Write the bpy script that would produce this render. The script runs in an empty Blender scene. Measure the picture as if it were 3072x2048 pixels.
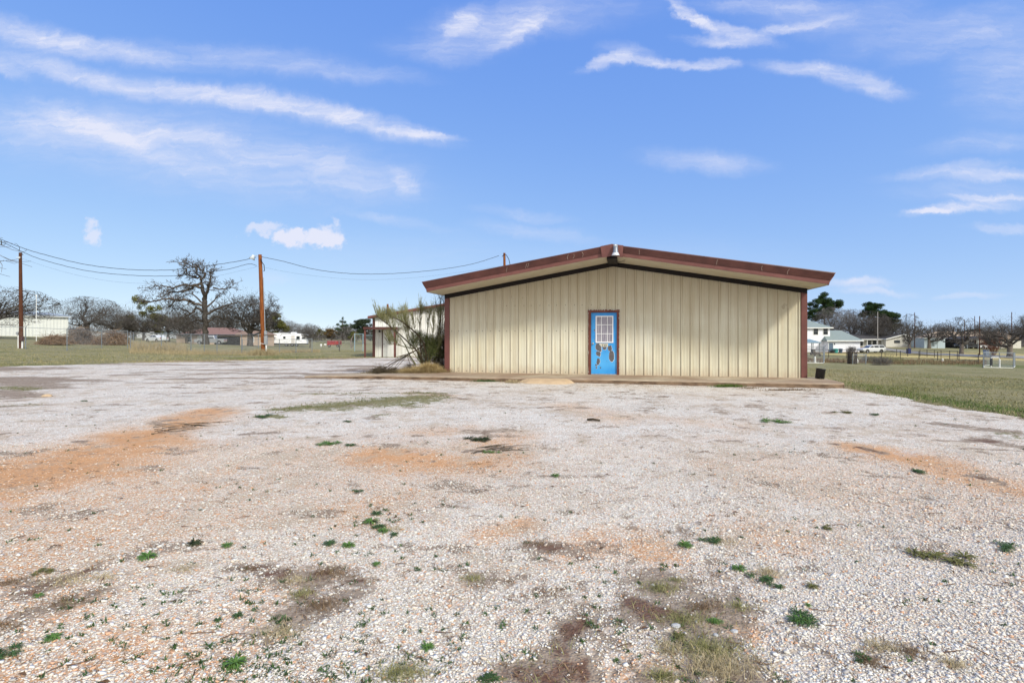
import bpy, math, random
import numpy as np
from mathutils import Vector, Matrix
R = math.radians
SC = bpy.context.scene
COL = SC.collection

# ------------------------------------------------------------------ camera, world, sun, exposure
FPX, CX, HY, CAMZ = 1570.0, 1536.0, 1001.0, 1.58      # focal length and horizon in pixels of a 3072 wide picture
cam_d = bpy.data.cameras.new('camera'); cam = bpy.data.objects.new('camera', cam_d); COL.objects.link(cam)
cam.location = (0, 0, CAMZ); cam.rotation_euler = (R(90), 0, 0)
cam_d.sensor_width = 36; cam_d.lens = 36 * FPX / 3072; cam_d.shift_y = -(1024 - HY) / 3072
cam_d.clip_start = 0.05; cam_d.clip_end = 5000
SC.camera = cam
SC.view_settings.view_transform = 'Standard'; SC.view_settings.look = 'None'
SC.view_settings.exposure = 0.58; SC.view_settings.gamma = 1

SUN = Vector((1.574, -1.945, 2.15)).normalized()
sun_d = bpy.data.lights.new('sun', 'SUN'); sun = bpy.data.objects.new('sun', sun_d); COL.objects.link(sun)
sun_d.energy = 2.6; sun_d.angle = R(9); sun_d.color = (1.0, 0.965, 0.85)
sun.rotation_euler = SUN.to_track_quat('Z', 'Y').to_euler(); sun.location = (10, -12, 30)

world = bpy.data.worlds.new('World'); SC.world = world; world.use_nodes = True
def N(t, typ, **kw):
    n = t.nodes.new(typ)
    for k, v in kw.items():
        if k == 'i':
            for a, b in v.items(): n.inputs[a].default_value = b
        else: setattr(n, k, v)
    return n
def sky_world():
    t = world.node_tree; t.nodes.clear(); L = t.links.new
    out = N(t, 'ShaderNodeOutputWorld'); bg = N(t, 'ShaderNodeBackground'); bg.inputs[1].default_value = 0.1
    L(bg.outputs[0], out.inputs[0])
    sky = N(t, 'ShaderNodeTexSky', sky_type='NISHITA', sun_disc=False, sun_elevation=math.asin(SUN.z),
            sun_rotation=math.atan2(SUN.x, SUN.y), altitude=200, air_density=1.0, dust_density=0.35, ozone_density=2.2)
    # direction -> coordinates on a far vertical plane in front of the lot
    tc = N(t, 'ShaderNodeTexCoord'); sp = N(t, 'ShaderNodeSeparateXYZ'); L(tc.outputs['Generated'], sp.inputs[0])
    lift = N(t, 'ShaderNodeVectorMath', operation='ADD'); L(tc.outputs['Generated'], lift.inputs[0]); lift.inputs[1].default_value = (0, 0, .12)
    nrm = N(t, 'ShaderNodeVectorMath', operation='NORMALIZE'); L(lift.outputs[0], nrm.inputs[0]); L(nrm.outputs[0], sky.inputs[0])
    def M(op, a, b=None, c=None, clamp=False):
        n = N(t, 'ShaderNodeMath', operation=op, use_clamp=clamp)
        for k, v in enumerate((a, b, c)):
            if v is None: continue
            if isinstance(v, (int, float)): n.inputs[k].default_value = v
            else: L(v, n.inputs[k])
        return n.outputs[0]
    sc = N(t, 'ShaderNodeSeparateColor'); L(sky.outputs[0], sc.inputs[0]); tint = N(t, 'ShaderNodeCombineColor')
    for k, (kk, pw) in enumerate(SKYFIT): L(M('MULTIPLY', M('POWER', sc.outputs[k], pw), kk*7.07), tint.inputs[k])
    ay = M('MAXIMUM', M('ABSOLUTE', sp.outputs[1]), 0.12)
    pu = M('MULTIPLY_ADD', M('DIVIDE', sp.outputs[0], ay), 1.57/1.306, 1.536/1.306)
    pv = M('MULTIPLY_ADD', M('DIVIDE', sp.outputs[2], ay), -1.57/1.306, 1.001/1.306)
    cb = N(t, 'ShaderNodeCombineXYZ'); L(pu, cb.inputs[0]); L(pv, cb.inputs[1])
    P = cb.outputs[0]
    # warp
    nz = N(t, 'ShaderNodeTexNoise', i={'Scale': 4.0, 'Detail': 6.0, 'Roughness': 0.62}); L(P, nz.inputs['Vector'])
    vm = N(t, 'ShaderNodeVectorMath', operation='SUBTRACT'); L(nz.outputs['Color'], vm.inputs[0]); vm.inputs[1].default_value = (.5, .5, .5)
    vs = N(t, 'ShaderNodeVectorMath', operation='MULTIPLY'); L(vm.outputs[0], vs.inputs[0]); vs.inputs[1].default_value = (.16, .05, 0)
    va = N(t, 'ShaderNodeVectorMath', operation='ADD'); L(P, va.inputs[0]); L(vs.outputs[0], va.inputs[1])
    nf = N(t, 'ShaderNodeTexNoise', i={'Scale': 16.0, 'Detail': 9.0, 'Roughness': 0.7}); L(va.outputs[0], nf.inputs['Vector'])
    vf = N(t, 'ShaderNodeVectorMath', operation='SUBTRACT'); L(nf.outputs['Color'], vf.inputs[0]); vf.inputs[1].default_value = (.5, .5, .5)
    vg = N(t, 'ShaderNodeVectorMath', operation='MULTIPLY'); L(vf.outputs[0], vg.inputs[0]); vg.inputs[1].default_value = (.075, .036, 0)
    vh = N(t, 'ShaderNodeVectorMath', operation='ADD'); L(va.outputs[0], vh.inputs[0]); L(vg.outputs[0], vh.inputs[1])
    W = vh.outputs[0]
    def stroke(x, y, hx, hy, ang, inten, src, soft=0.0):
        mp = N(t, 'ShaderNodeMapping', vector_type='TEXTURE'); L(src, mp.inputs[0])
        mp.inputs[1].default_value = (x/1000, y/1000, 0); mp.inputs[2].default_value = (0, 0, R(ang)); mp.inputs[3].default_value = (hx*1.25/1000, hy*1.5/1000, 1)
        ln = N(t, 'ShaderNodeVectorMath', operation='LENGTH'); L(mp.outputs[0], ln.inputs[0])
        mr = N(t, 'ShaderNodeMapRange', interpolation_type='SMOOTHERSTEP'); L(ln.outputs[1], mr.inputs[0])
        mr.inputs[1].default_value = soft; mr.inputs[2].default_value = 1.0; mr.inputs[3].default_value = inten; mr.inputs[4].default_value = 0
        return mr.outputs[0]
    S = [(110, 158, 260, 24, 13, .55), (330, 200, 280, 28, 8, .55), (520, 222, 280, 28, 5, .58), (700, 250, 250, 30, 10, .6), (860, 284, 200, 26, 14, .68), (965, 307, 110, 10, 8, .7),
         (60, 85, 190, 36, 14, .8), (250, 120, 240, 28, 9, .55), (560, 140, 380, 34, 5, .42), (780, 165, 260, 20, 4, .3), (-20, 150, 120, 18, 20, .6),
         (420, 345, 640, 110, 8, .45), (200, 290, 330, 40, 9, .4), (330, 300, 330, 40, 11, .3), (640, 370, 300, 50, 9, .3), (920, 415, 60, 18, 50, .5), (480, 390, 240, 40, 14, .22), (250, 310, 230, 26, 24, .5), (820, 400, 190, 60, 12, .35), (60, 300, 200, 50, 8, .35),
         (1120, 60, 200, 62, -12, .55), (1060, 50, 70, 24, -45, .6), (1180, 80, 120, 22, -30, .5), (1000, 120, 140, 30, 5, .3), (1580, 40, 90, 16, 38, .9), (1680, 72, 130, 18, 14, .8), (1820, 62, 130, 14, -10, .75), (1650, 95, 100, 14, 2, .8), (1760, 12, 220, 22, 2, .5), (1850, 40, 160, 34, 0, .35),
         (1400, 140, 70, 14, -25, .8), (1500, 143, 120, 13, 7, .85), (1640, 150, 90, 14, -2, .8), (1450, 120, 90, 22, 10, .35), (1850, 160, 120, 20, 5, .6), (1960, 185, 150, 26, 12, .5), (2030, 200, 90, 22, 12, .4), (2130, 70, 260, 40, -14, .38), (2330, 150, 190, 130, -25, .46), (2200, 95, 200, 26, -18, .4), (2000, 40, 200, 40, -12, .3), (1300, 30, 260, 50, -6, .3),
         (2300, 402, 170, 14, -3, .9), (2180, 392, 180, 16, -6, .5), (2290, 455, 140, 10, -2, .95), (2230, 478, 170, 13, -4, .95), (2130, 486, 60, 6, 3, .8), (2250, 440, 240, 30, 0, .3), (2320, 525, 110, 12, 0, .5), (2290, 330, 180, 25, -5, .35), (1610, 372, 160, 28, 4, .55),
         (1960, 650, 100, 12, 2, .9), (2000, 672, 110, 9, 4, .85), (2220, 685, 90, 8, 0, .5), (1200, 500, 130, 14, 6, .4), (1240, 540, 190, 18, 6, .4), (900, 505, 170, 14, 12, .3),
         (620, 640, 70, 18, 4, .25), (900, 590, 400, 60, 0, .12), (1500, 600, 500, 60, 0, .10)]
    acc = None; vac = None
    for s in S:
        o = stroke(*s, W)
        if s[5] <= .46: vac = o if vac is None else M('ADD', vac, o)
        else: acc = o if acc is None else M('ADD', acc, o)
    # fine streaks drawn along the wind
    mp = N(t, 'ShaderNodeMapping'); L(W, mp.inputs[0]); mp.inputs[2].default_value = (0, 0, R(-14)); mp.inputs[3].default_value = (2.4, 15, 1)
    n1 = N(t, 'ShaderNodeTexNoise', i={'Scale': 1.7, 'Detail': 10.0, 'Roughness': 0.66, 'Distortion': .9}); L(mp.outputs[0], n1.inputs['Vector'])
    st = N(t, 'ShaderNodeMapRange'); L(n1.outputs[0], st.inputs[0]); st.inputs[1].default_value = .34; st.inputs[2].default_value = .66; st.inputs[3].default_value = .22; st.inputs[4].default_value = 1.3
    mq = N(t, 'ShaderNodeMapping'); L(W, mq.inputs[0]); mq.inputs[2].default_value = (0, 0, R(28)); mq.inputs[3].default_value = (5, 17, 1)
    n3 = N(t, 'ShaderNodeTexNoise', i={'Scale': 2.2, 'Detail': 8.0, 'Roughness': 0.7, 'Distortion': 1.4}); L(mq.outputs[0], n3.inputs['Vector'])
    s3 = N(t, 'ShaderNodeMapRange'); L(n3.outputs[0], s3.inputs[0]); s3.inputs[1].default_value = .36; s3.inputs[2].default_value = .64; s3.inputs[3].default_value = .6; s3.inputs[4].default_value = 1.3
    n4 = N(t, 'ShaderNodeTexNoise', i={'Scale': 5.0, 'Detail': 7.0, 'Roughness': 0.6, 'Distortion': .5}); L(mp.outputs[0], n4.inputs['Vector'])
    s4 = N(t, 'ShaderNodeMapRange'); L(n4.outputs[0], s4.inputs[0]); s4.inputs[1].default_value = .3; s4.inputs[2].default_value = .7; s4.inputs[3].default_value = .72; s4.inputs[4].default_value = 1.12
    sm = M('MULTIPLY_ADD', st.outputs[0], .45, .5)
    cir = M('ADD', M('MULTIPLY', M('MULTIPLY', M('MULTIPLY', acc, sm), M('MULTIPLY_ADD', s3.outputs[0], .5, .45)), s4.outputs[0]), M('MULTIPLY', M('MULTIPLY', M('MULTIPLY', vac, s4.outputs[0]), M('MULTIPLY_ADD', st.outputs[0], .55, .32)), M('MULTIPLY_ADD', s3.outputs[0], .4, .5)), clamp=True)
    # small puffs low on the left
    n2 = N(t, 'ShaderNodeTexNoise', i={'Scale': 15.0, 'Detail': 9.0, 'Roughness': 0.62}); L(P, n2.inputs['Vector'])
    v2 = N(t, 'ShaderNodeVectorMath', operation='SUBTRACT'); L(n2.outputs['Color'], v2.inputs[0]); v2.inputs[1].default_value = (.5, .5, .5)
    v3 = N(t, 'ShaderNodeVectorMath', operation='MULTIPLY'); L(v2.outputs[0], v3.inputs[0]); v3.inputs[1].default_value = (.17, .12, 0)
    v4 = N(t, 'ShaderNodeVectorMath', operation='ADD'); L(P, v4.inputs[0]); L(v3.outputs[0], v4.inputs[1])
    pf = None
    for s in [(758, 546, 40, 30, 0, .95), (712, 556, 76, 20, 0, .92), (665, 550, 36, 20, 0, .85), (606, 531, 46, 15, -14, .7), (212, 538, 32, 24, -40, .75)]:
        o = stroke(*s, v4.outputs[0], .30); pf = o if pf is None else M('ADD', pf, o)
    cl = M('MAXIMUM', cir, M('MULTIPLY', pf, 1.0, clamp=True), clamp=True)
    cl = M('MULTIPLY', cl, M('GREATER_THAN', sp.outputs[2], 0.0))
    mx = N(t, 'ShaderNodeMix', data_type='RGBA'); L(M('MULTIPLY', cl, .93), mx.inputs[0])
    L(tint.outputs[0], mx.inputs[6]); mx.inputs[7].default_value = CLOUDCOL
    # unseen bright sky added behind the viewer as fill on the front wall
    rear_fill = N(t, 'ShaderNodeMapRange', interpolation_type='SMOOTHSTEP'); L(sp.outputs[1], rear_fill.inputs[0])
    rear_fill.inputs[1].default_value = .15; rear_fill.inputs[2].default_value = -.45; rear_fill.inputs[3].default_value = 0; rear_fill.inputs[4].default_value = .85
    m2 = N(t, 'ShaderNodeMix', data_type='RGBA'); L(M('MULTIPLY', rear_fill.outputs[0], M('GREATER_THAN', sp.outputs[2], 0.0)), m2.inputs[0]); L(mx.outputs[2], m2.inputs[6]); m2.inputs[7].default_value = REAR_FILL
    L(m2.outputs[2], bg.inputs[0])
SKYFIT = [(.183, 1.0), (.248, .71), (.653, .2)]; CLOUDCOL = (5.4, 5.55, 6.5, 1); REAR_FILL = (9.0, 9.0, 8.8, 1)
sky_world()

# ------------------------------------------------------------------ helpers
def pxX(u, s): return (u - CX) / s
def s2Y(s): return FPX / s
class MB:
    def __init__(s): s.v = []; s.f = []; s.m = []
    def add(s, vs, fs, m=0):
        b = len(s.v); s.v += [tuple(p) for p in vs]
        for f in fs: s.f.append(tuple(b + i for i in f)); s.m.append(m)
        return s
    def box(s, x0, x1, y0, y1, z0, z1, m=0, mat=None):
        vs = [(x, y, z) for z in (z0, z1) for y in (y0, y1) for x in (x0, x1)]
        if mat: vs = [mat @ Vector(p) for p in vs]
        return s.add(vs, [(0,2,3,1),(4,5,7,6),(0,1,5,4),(2,6,7,3),(0,4,6,2),(1,3,7,5)], m)
    def tube(s, pts, rad, k=6, m=0, cap=True):
        n = len(pts); 
        if not hasattr(rad, '__len__'): rad = [rad]*n
        b = len(s.v); pts = [Vector(p) for p in pts]; up = None
        for i in range(n):
            d = (pts[min(i+1, n-1)] - pts[max(i-1, 0)])
            if d.length < 1e-9: d = Vector((0, 0, 1))
            d.normalize()
            if up is None: up = Vector((1, 0, 0)) if abs(d.x) < .8 else Vector((0, 1, 0))
            a = up - d * up.dot(d)
            if a.length < 1e-6: a = d.orthogonal()
            a.normalize(); c = d.cross(a); up = a; r = rad[i]; P = pts[i]
            for j in range(k):
                w = 2*math.pi*j/k; q = P + a*(r*math.cos(w)) + c*(r*math.sin(w)); s.v.append((q.x, q.y, q.z))
        for i in range(n-1):
            for j in range(k):
                s.f.append((b+i*k+j, b+i*k+(j+1) % k, b+(i+1)*k+(j+1) % k, b+(i+1)*k+j)); s.m.append(m)
        if cap and k > 2:
            s.f.append(tuple(b+j for j in range(k-1, -1, -1))); s.m.append(m)
            s.f.append(tuple(b+(n-1)*k+j for j in range(k))); s.m.append(m)
        return s
    def lathe(s, prof, c=(0, 0, 0), k=16, m=0):
        b = len(s.v)
        for r, z in prof:
            for j in range(k):
                w = 2*math.pi*j/k; s.v.append((c[0]+r*math.cos(w), c[1]+r*math.sin(w), c[2]+z))
        for i in range(len(prof)-1):
            for j in range(k):
                s.f.append((b+i*k+j, b+i*k+(j+1) % k, b+(i+1)*k+(j+1) % k, b+(i+1)*k+j)); s.m.append(m)
        return s
    def prism(s, poly, y0, y1, m=0):          # poly in (x, z), extruded along y
        n = len(poly); vs = [(x, y0, z) for x, z in poly] + [(x, y1, z) for x, z in poly]
        fs = [tuple(range(n)), tuple(range(2*n-1, n-1, -1))] + [(i, i+n, (i+1) % n+n, (i+1) % n) for i in range(n)]
        return s.add(vs, fs, m)
    def build(s, name, mats, parent=None, smooth=False, bevel=0, loc=None):
        me = bpy.data.meshes.new(name); me.from_pydata(s.v, [], s.f)
        if not isinstance(mats, (list, tuple)): mats = [mats]
        for m in mats: me.materials.append(m)
        me.polygons.foreach_set('material_index', s.m)
        if smooth: me.polygons.foreach_set('use_smooth', [True]*len(s.f))
        me.update(); me.validate()
        o = bpy.data.objects.new(name, me); COL.objects.link(o)
        if parent: o.parent = parent
        if loc: o.location = loc
        if bevel:
            b = o.modifiers.new('bevel', 'BEVEL'); b.width = bevel; b.segments = 2; b.limit_method = 'ANGLE'
        return o
def npmesh(name, V, F, mats, parent=None, smooth=False, attrs=None, fcol=None):
    """V (n,3), F (m,k) arrays"""
    me = bpy.data.meshes.new(name); nv, nf, k = len(V), len(F), F.shape[1]
    me.vertices.add(nv); me.vertices.foreach_set('co', np.asarray(V, np.float32).ravel())
    me.loops.add(nf*k); me.loops.foreach_set('vertex_index', np.asarray(F, np.int32).ravel())
    me.polygons.add(nf); me.polygons.foreach_set('loop_start', np.arange(0, nf*k, k, dtype=np.int32))
    me.polygons.foreach_set('loop_total', np.full(nf, k, np.int32))
    if smooth: me.polygons.foreach_set('use_smooth', np.ones(nf, bool))
    me.update(calc_edges=True)
    for nm, a in (attrs or {}).items():
        at = me.attributes.new(nm, 'FLOAT', 'POINT'); at.data.foreach_set('value', np.asarray(a, np.float32))
    if fcol is not None:
        at = me.attributes.new('tone', 'FLOAT', 'FACE'); at.data.foreach_set('value', np.asarray(fcol, np.float32))
    for m in (mats if isinstance(mats, (list, tuple)) else [mats]): me.materials.append(m)
    o = bpy.data.objects.new(name, me); COL.objects.link(o)
    if parent: o.parent = parent
    return o
def tag(o, label=None, cat=None, group=None, kind=None):
    if label: o['label'] = label
    if cat: o['category'] = cat
    if group: o['group'] = group
    if kind: o['kind'] = kind
    return o
def empty(name, loc=(0, 0, 0), rz=0, label=None, cat=None, group=None):
    o = bpy.data.objects.new(name, None); COL.objects.link(o); o.location = loc; o.rotation_euler = (0, 0, rz); o.empty_display_size = .2
    return tag(o, label, cat, group)
def copy_tree(o, parent=None):
    c = o.copy(); COL.objects.link(c)
    if parent: c.parent = parent
    for ch in list(o.children): copy_tree(ch, c)
    return c

# value noise for masks
_rs = np.random.RandomState(7); _LAT = _rs.rand(256, 256)
def vnoise(x, y):
    xi = np.floor(x).astype(int); yi = np.floor(y).astype(int); fx = x-xi; fy = y-yi
    fx = fx*fx*(3-2*fx); fy = fy*fy*(3-2*fy)
    a = _LAT[xi & 255, yi & 255]; b = _LAT[(xi+1) & 255, yi & 255]; c = _LAT[xi & 255, (yi+1) & 255]; d = _LAT[(xi+1) & 255, (yi+1) & 255]
    return (a*(1-fx)+b*fx)*(1-fy)+(c*(1-fx)+d*fx)*fy
def fbm(x, y, o=4):
    s = 0; a = .5; t = 0
    for i in range(o): s = s+a*vnoise(x*2**i+17.3*i, y*2**i+5.1*i); t += a; a *= .55
    return s/t
def sstep(a, b, x):
    t = np.clip((x-a)/(b-a), 0, 1); return t*t*(3-2*t)

# ------------------------------------------------------------------ materials
MATS = {}
class G:
    """tiny node helper"""
    def __init__(s, name, rough=.8, spec=.3, metal=0):
        m = bpy.data.materials.new(name); m.use_nodes = True; s.m = m; s.t = m.node_tree; s.b = s.t.nodes['Principled BSDF']
        s.b.inputs['Roughness'].default_value = rough; s.b.inputs['Specular IOR Level'].default_value = spec; s.b.inputs['Metallic'].default_value = metal
        s.tc = s.t.nodes.new('ShaderNodeTexCoord'); MATS[name] = m
    def l(s, a, b): s.t.links.new(a, b)
    def noise(s, scale, detail=4, rough=.55, stretch=None, vec='Object', dist=0):
        n = N(s.t, 'ShaderNodeTexNoise', i={'Scale': scale, 'Detail': detail, 'Roughness': rough, 'Distortion': dist})
        src = s.tc.outputs[vec] if isinstance(vec, str) else vec
        if stretch:
            mp = N(s.t, 'ShaderNodeMapping'); mp.inputs[3].default_value = stretch; s.l(src, mp.inputs[0]); src = mp.outputs[0]
        s.l(src, n.inputs['Vector']); return n.outputs[0]
    def rng(s, v, a, b, c=0, d=1, smooth=False):
        n = N(s.t, 'ShaderNodeMapRange', i={1: a, 2: b, 3: c, 4: d}); s.l(v, n.inputs[0])
        if smooth: n.interpolation_type = 'SMOOTHSTEP'
        return n.outputs[0]
    def mix(s, f, a, b, mode='MIX'):
        n = N(s.t, 'ShaderNodeMix', data_type='RGBA', blend_type=mode)
        for k, v in ((0, f), (6, a), (7, b)):
            if isinstance(v, (int, float)): n.inputs[k].default_value = v
            elif isinstance(v, tuple): n.inputs[k].default_value = v if len(v) == 4 else v+(1,)
            else: s.l(v, n.inputs[k])
        return n.outputs[2]
    def math(s, op, a, b=0.0, clamp=False):
        n = N(s.t, 'ShaderNodeMath', operation=op, use_clamp=clamp)
        for k, v in ((0, a), (1, b)):
            if isinstance(v, (int, float)): n.inputs[k].default_value = v
            else: s.l(v, n.inputs[k])
        return n.outputs[0]
    def attr(s, name): 
        n = N(s.t, 'ShaderNodeAttribute', attribute_name=name); return n.outputs['Fac']
    def color(s, c):
        if isinstance(c, tuple): s.b.inputs['Base Color'].default_value = c if len(c) == 4 else c+(1,)
        else: s.l(c, s.b.inputs['Base Color'])
        return s
    def bump(s, h, strength=.5, dist=.01):
        n = N(s.t, 'ShaderNodeBump', i={'Strength': strength, 'Distance': dist}); s.l(h, n.inputs['Height']); s.l(n.outputs[0], s.b.inputs['Normal']); return s
def worn(name, c1, c2, scale=3, rough=.7, spec=.3, metal=0, stretch=None, bump=0):
    g = G(name, rough, spec, metal); n = g.noise(scale, 6, .6, stretch)
    g.color(g.mix(g.rng(n, .35, .68), c1, c2))
    if bump: g.bump(n, bump, .01)
    return g.m
# ------------------------------------------------------------------ terrain
_A = []     # X, Y, Z anchors read off the photograph: u, base y, pixels per metre
for u, y, s in [(62, 1044, 35.7), (785, 1065, 37.4), (1120, 1071.5, 39), (1246, 1073, 44), (860, 1039, 13.6), (0, 1008, 16.7), (205, 1011, 14.6), (-160, 1005, 18),
                (305, 1037, 27), (391, 1053, 32), (612, 1061, 33), (725, 1064, 34), (936, 1054, 31), (260, 1032, 26), (616, 1032, 21), (733, 1038, 21), (600, 1032, 14.3), (760, 1036, 14.3),
                (1000, 1041, 16), (930, 1044, 20), (1090, 1055, 32), (1010, 1020, 9), (1060, 1044, 22),
                (2500, 1057, 14), (2420, 1056, 14), (2590, 1088, 25), (2440, 1083, 25), (2950, 1098, 28), (3045, 1100, 28), (2614, 1058, 14.7), (2727, 1059, 15), (2650, 1040, 12.5),
                (2785, 1044, 13), (2884, 1062, 16), (3027, 1070, 18), (2486, 1075, 21), (2860, 1078, 21), (2935, 1086, 23), (3200, 1085, 20), (2900, 1044, 12.5), (3050, 1046, 12),
                (2600, 1032, 8), (2950, 1036, 8), (500, 1014, 8), (100, 1003, 8), (800, 1016, 8)]:
    Y = FPX/s; _A.append(((u-CX)/s, Y, CAMZ-(y-HY)/s))
_A += [(x, y, 0) for x, y in [(0, 0), (-12, 0), (12, 0), (-6, 5), (6, 5), (0, 10), (-8, 10), (8, 9), (-3, 17), (9, 14), (-14, 15), (2, 23), (10, 24), (-8, 24), (0, -12), (-25, -5), (25, -5), (-14, 25), (0, 18), (5, 16)]]
_A += [(-25, 20, .05), (-20, 30, .0), (-6, 30, -.1), (14, 12, -.1), (20, 20, -.5), (16, 28, -.5), (30, 30, -1.0), (35, 10, -.6), (-45, 20, .3), (-200, 100, 1.5), (-250, 300, 1), (0, 350, -2), (0, 120, -1.8), (0, 60, -.9),
       (10, 40, -.7), (200, 100, -5), (300, 300, -6), (0, 900, -3), (-600, 900, 0), (600, 900, -8), (-500, 0, 1), (500, 0, -5), (0, -300, 0), (-300, -300, 0), (300, -300, -2)]
_A = np.array(_A, float)
_K = np.sqrt(((_A[:, None, :2]-_A[None, :, :2])**2).sum(-1)+1)
_n = len(_A); _S = np.zeros((_n+1, _n+1)); _S[:_n, :_n] = -_K + np.eye(_n)*-0.0 ; _S[:_n, _n] = 1; _S[_n, :_n] = 1
_S[:_n, :_n] += np.eye(_n)*.9
_W = np.linalg.solve(_S, np.append(_A[:, 2], 0))
def terr(X, Y):
    X = np.asarray(X, float); Y = np.asarray(Y, float); sh = X.shape; x = X.ravel(); y = Y.ravel(); out = np.empty(len(x))
    for i in range(0, len(x), 20000):
        d = np.sqrt((x[i:i+20000, None]-_A[None, :, 0])**2+(y[i:i+20000, None]-_A[None, :, 1])**2+1)
        out[i:i+20000] = -(d @ _W[:_n])+_W[_n]
    # the lot itself is level
    flat = sstep(30, 20, np.hypot((x-0)*1.1, (y-8)*1.0))
    out = out*(1-flat)
    return out.reshape(sh)
def tz(x, y): return float(terr(np.array([x]), np.array([y]))[0])
def px(u, y):                       # picture point on level ground of the lot -> X, Y
    Y = CAMZ*FPX/(y-HY); return (u-CX)/FPX*Y, Y
KQ = 3072/2352
def pq(u, y): return px(u*KQ, y*KQ)

# building frame
C0, S0 = math.cos(R(12.2)), math.sin(R(12.2)); BX, BY = -2.484, 19.6
def b2w(x, d): return (BX+C0*x+S0*d, BY-S0*x+C0*d)

# lot outline in world coordinates
LOT = [px(-260, 1112), px(0, 1103), px(200, 1097), px(400, 1090), px(600, 1086), px(800, 1088)]
LOT = [(x, y) for x, y in LOT] + [(-17.5, 30), (-13, 33), (-9.6, 36), (-6.5, 37.5), (-4.2, 36)] + [b2w(-.5, 14), b2w(-.3, 0), b2w(0, .4), b2w(12.4, .4), b2w(12.9, -1.0)] + \
      [px(2500, 1161), px(2560, 1171), px(2628, 1183), px(2759, 1208), px(2857, 1226), px(2989, 1240), px(3072, 1256), px(3300, 1300), px(3700, 1400), (14, 0), (20, -14), (-30, -14), (-40, 10), (-36, 22)]
LOT = np.array(LOT)
def inside(px_, py_, poly):
    r = np.zeros(px_.shape, bool); n = len(poly)
    for i in range(n):
        x1, y1 = poly[i]; x2, y2 = poly[(i+1) % n]
        c = ((y1 > py_) != (y2 > py_)) & (px_ < (x2-x1)*(py_-y1)/(y2-y1+1e-12)+x1); r ^= c
    return r
def segd(x, y, a, b):
    ax, ay = a; bx, by = b; dx, dy = bx-ax, by-ay; t = np.clip(((x-ax)*dx+(y-ay)*dy)/(dx*dx+dy*dy+1e-9), 0, 1)
    return np.hypot(x-ax-t*dx, y-ay-t*dy), t
def polyd(x, y, poly):
    d = np.full(x.shape, 1e9); n = len(poly)
    for i in range(n): d = np.minimum(d, segd(x, y, poly[i], poly[(i+1) % n])[0])
    return np.where(inside(x, y, poly), d, -d)

def strokes(x, y, L, warp=.35, wf=1.3):
    wx = x+(fbm(x*wf, y*wf, 4)-.5)*2*warp; wy = y+(fbm(x*wf+40, y*wf+9, 4)-.5)*2*warp
    out = np.zeros(x.shape)
    for a, b, w0, w1, k in L:
        d, t = segd(wx, wy, pq(*a), pq(*b)); w = w0+(w1-w0)*t
        out = np.maximum(out, k*(1-sstep(.0, 1.0, d/(w*1.35))))
    n = fbm(x*wf*3.1+5, y*wf*3.1, 5); return out*np.clip(.35+1.35*n, 0, 1.25)
# (start, end, half width at start, half width at end, strength); points in the picture's 2352 px frame
ORANGE = [((-160, 1130), (150, 1075), 1.5, 1.3, 1.15), ((150, 1075), (330, 1000), 1.2, 1.0, 1.05), ((330, 1000), (500, 945), 1.0, .7, .8), ((-100, 1230), (350, 1120), .8, .8, .25), ((0, 1400), (400, 1250), .6, .5, .2), ((100, 1500), (500, 1500), .5, .4, .35), ((-80, 1100), (200, 1060), .6, .6, 1.0),
          ((850, 1045), (960, 1055), .45, .5, .95), ((960, 1055), (1080, 1068), .45, .3, .95), ((1080, 1062), (1180, 1050), .35, .3, .5), ((950, 1070), (1090, 1075), .7, .5, .45), ((1130, 1030), (1180, 1000), .5, .5, .35),
          ((1950, 1030), (2100, 1055), .45, .7, .85), ((2080, 1060), (2180, 1085), .6, .4, .6), ((2230, 1100), (2360, 1125), .4, .5, .5), ((1900, 1025), (1960, 1032), .2, .2, .4),
          ((-60, 1600), (60, 1500), .35, .22, .9), ((60, 1500), (260, 1350), .25, .1, .35), ((1140, 1215), (1215, 1195), .2, .18, .75), ((1420, 1255), (1560, 1280), .3, .3, .55), ((1650, 1420), (1700, 1450), .18, .12, .6),
          ((1350, 1250), (1450, 1240), .35, .3, .45), ((500, 1420), (700, 1330), .4, .4, .22), ((0, 1300), (250, 1200), .8, .8, .22), ((1750, 1220), (1850, 1230), .4, .4, .25), ((300, 1500), (500, 1560), .3, .3, .25),
          ((800, 1190), (900, 1150), .4, .3, .25), ((1300, 930), (1420, 960), .6, .8, .3), ((1480, 960), (1700, 985), .6, .6, .22), ((960, 905), (1020, 910), .5, .5, .35), ((1000, 990), (1060, 985), .5, .5, .35), ((1300, 1560), (1500, 1530), .2, .2, .4)]
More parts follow.
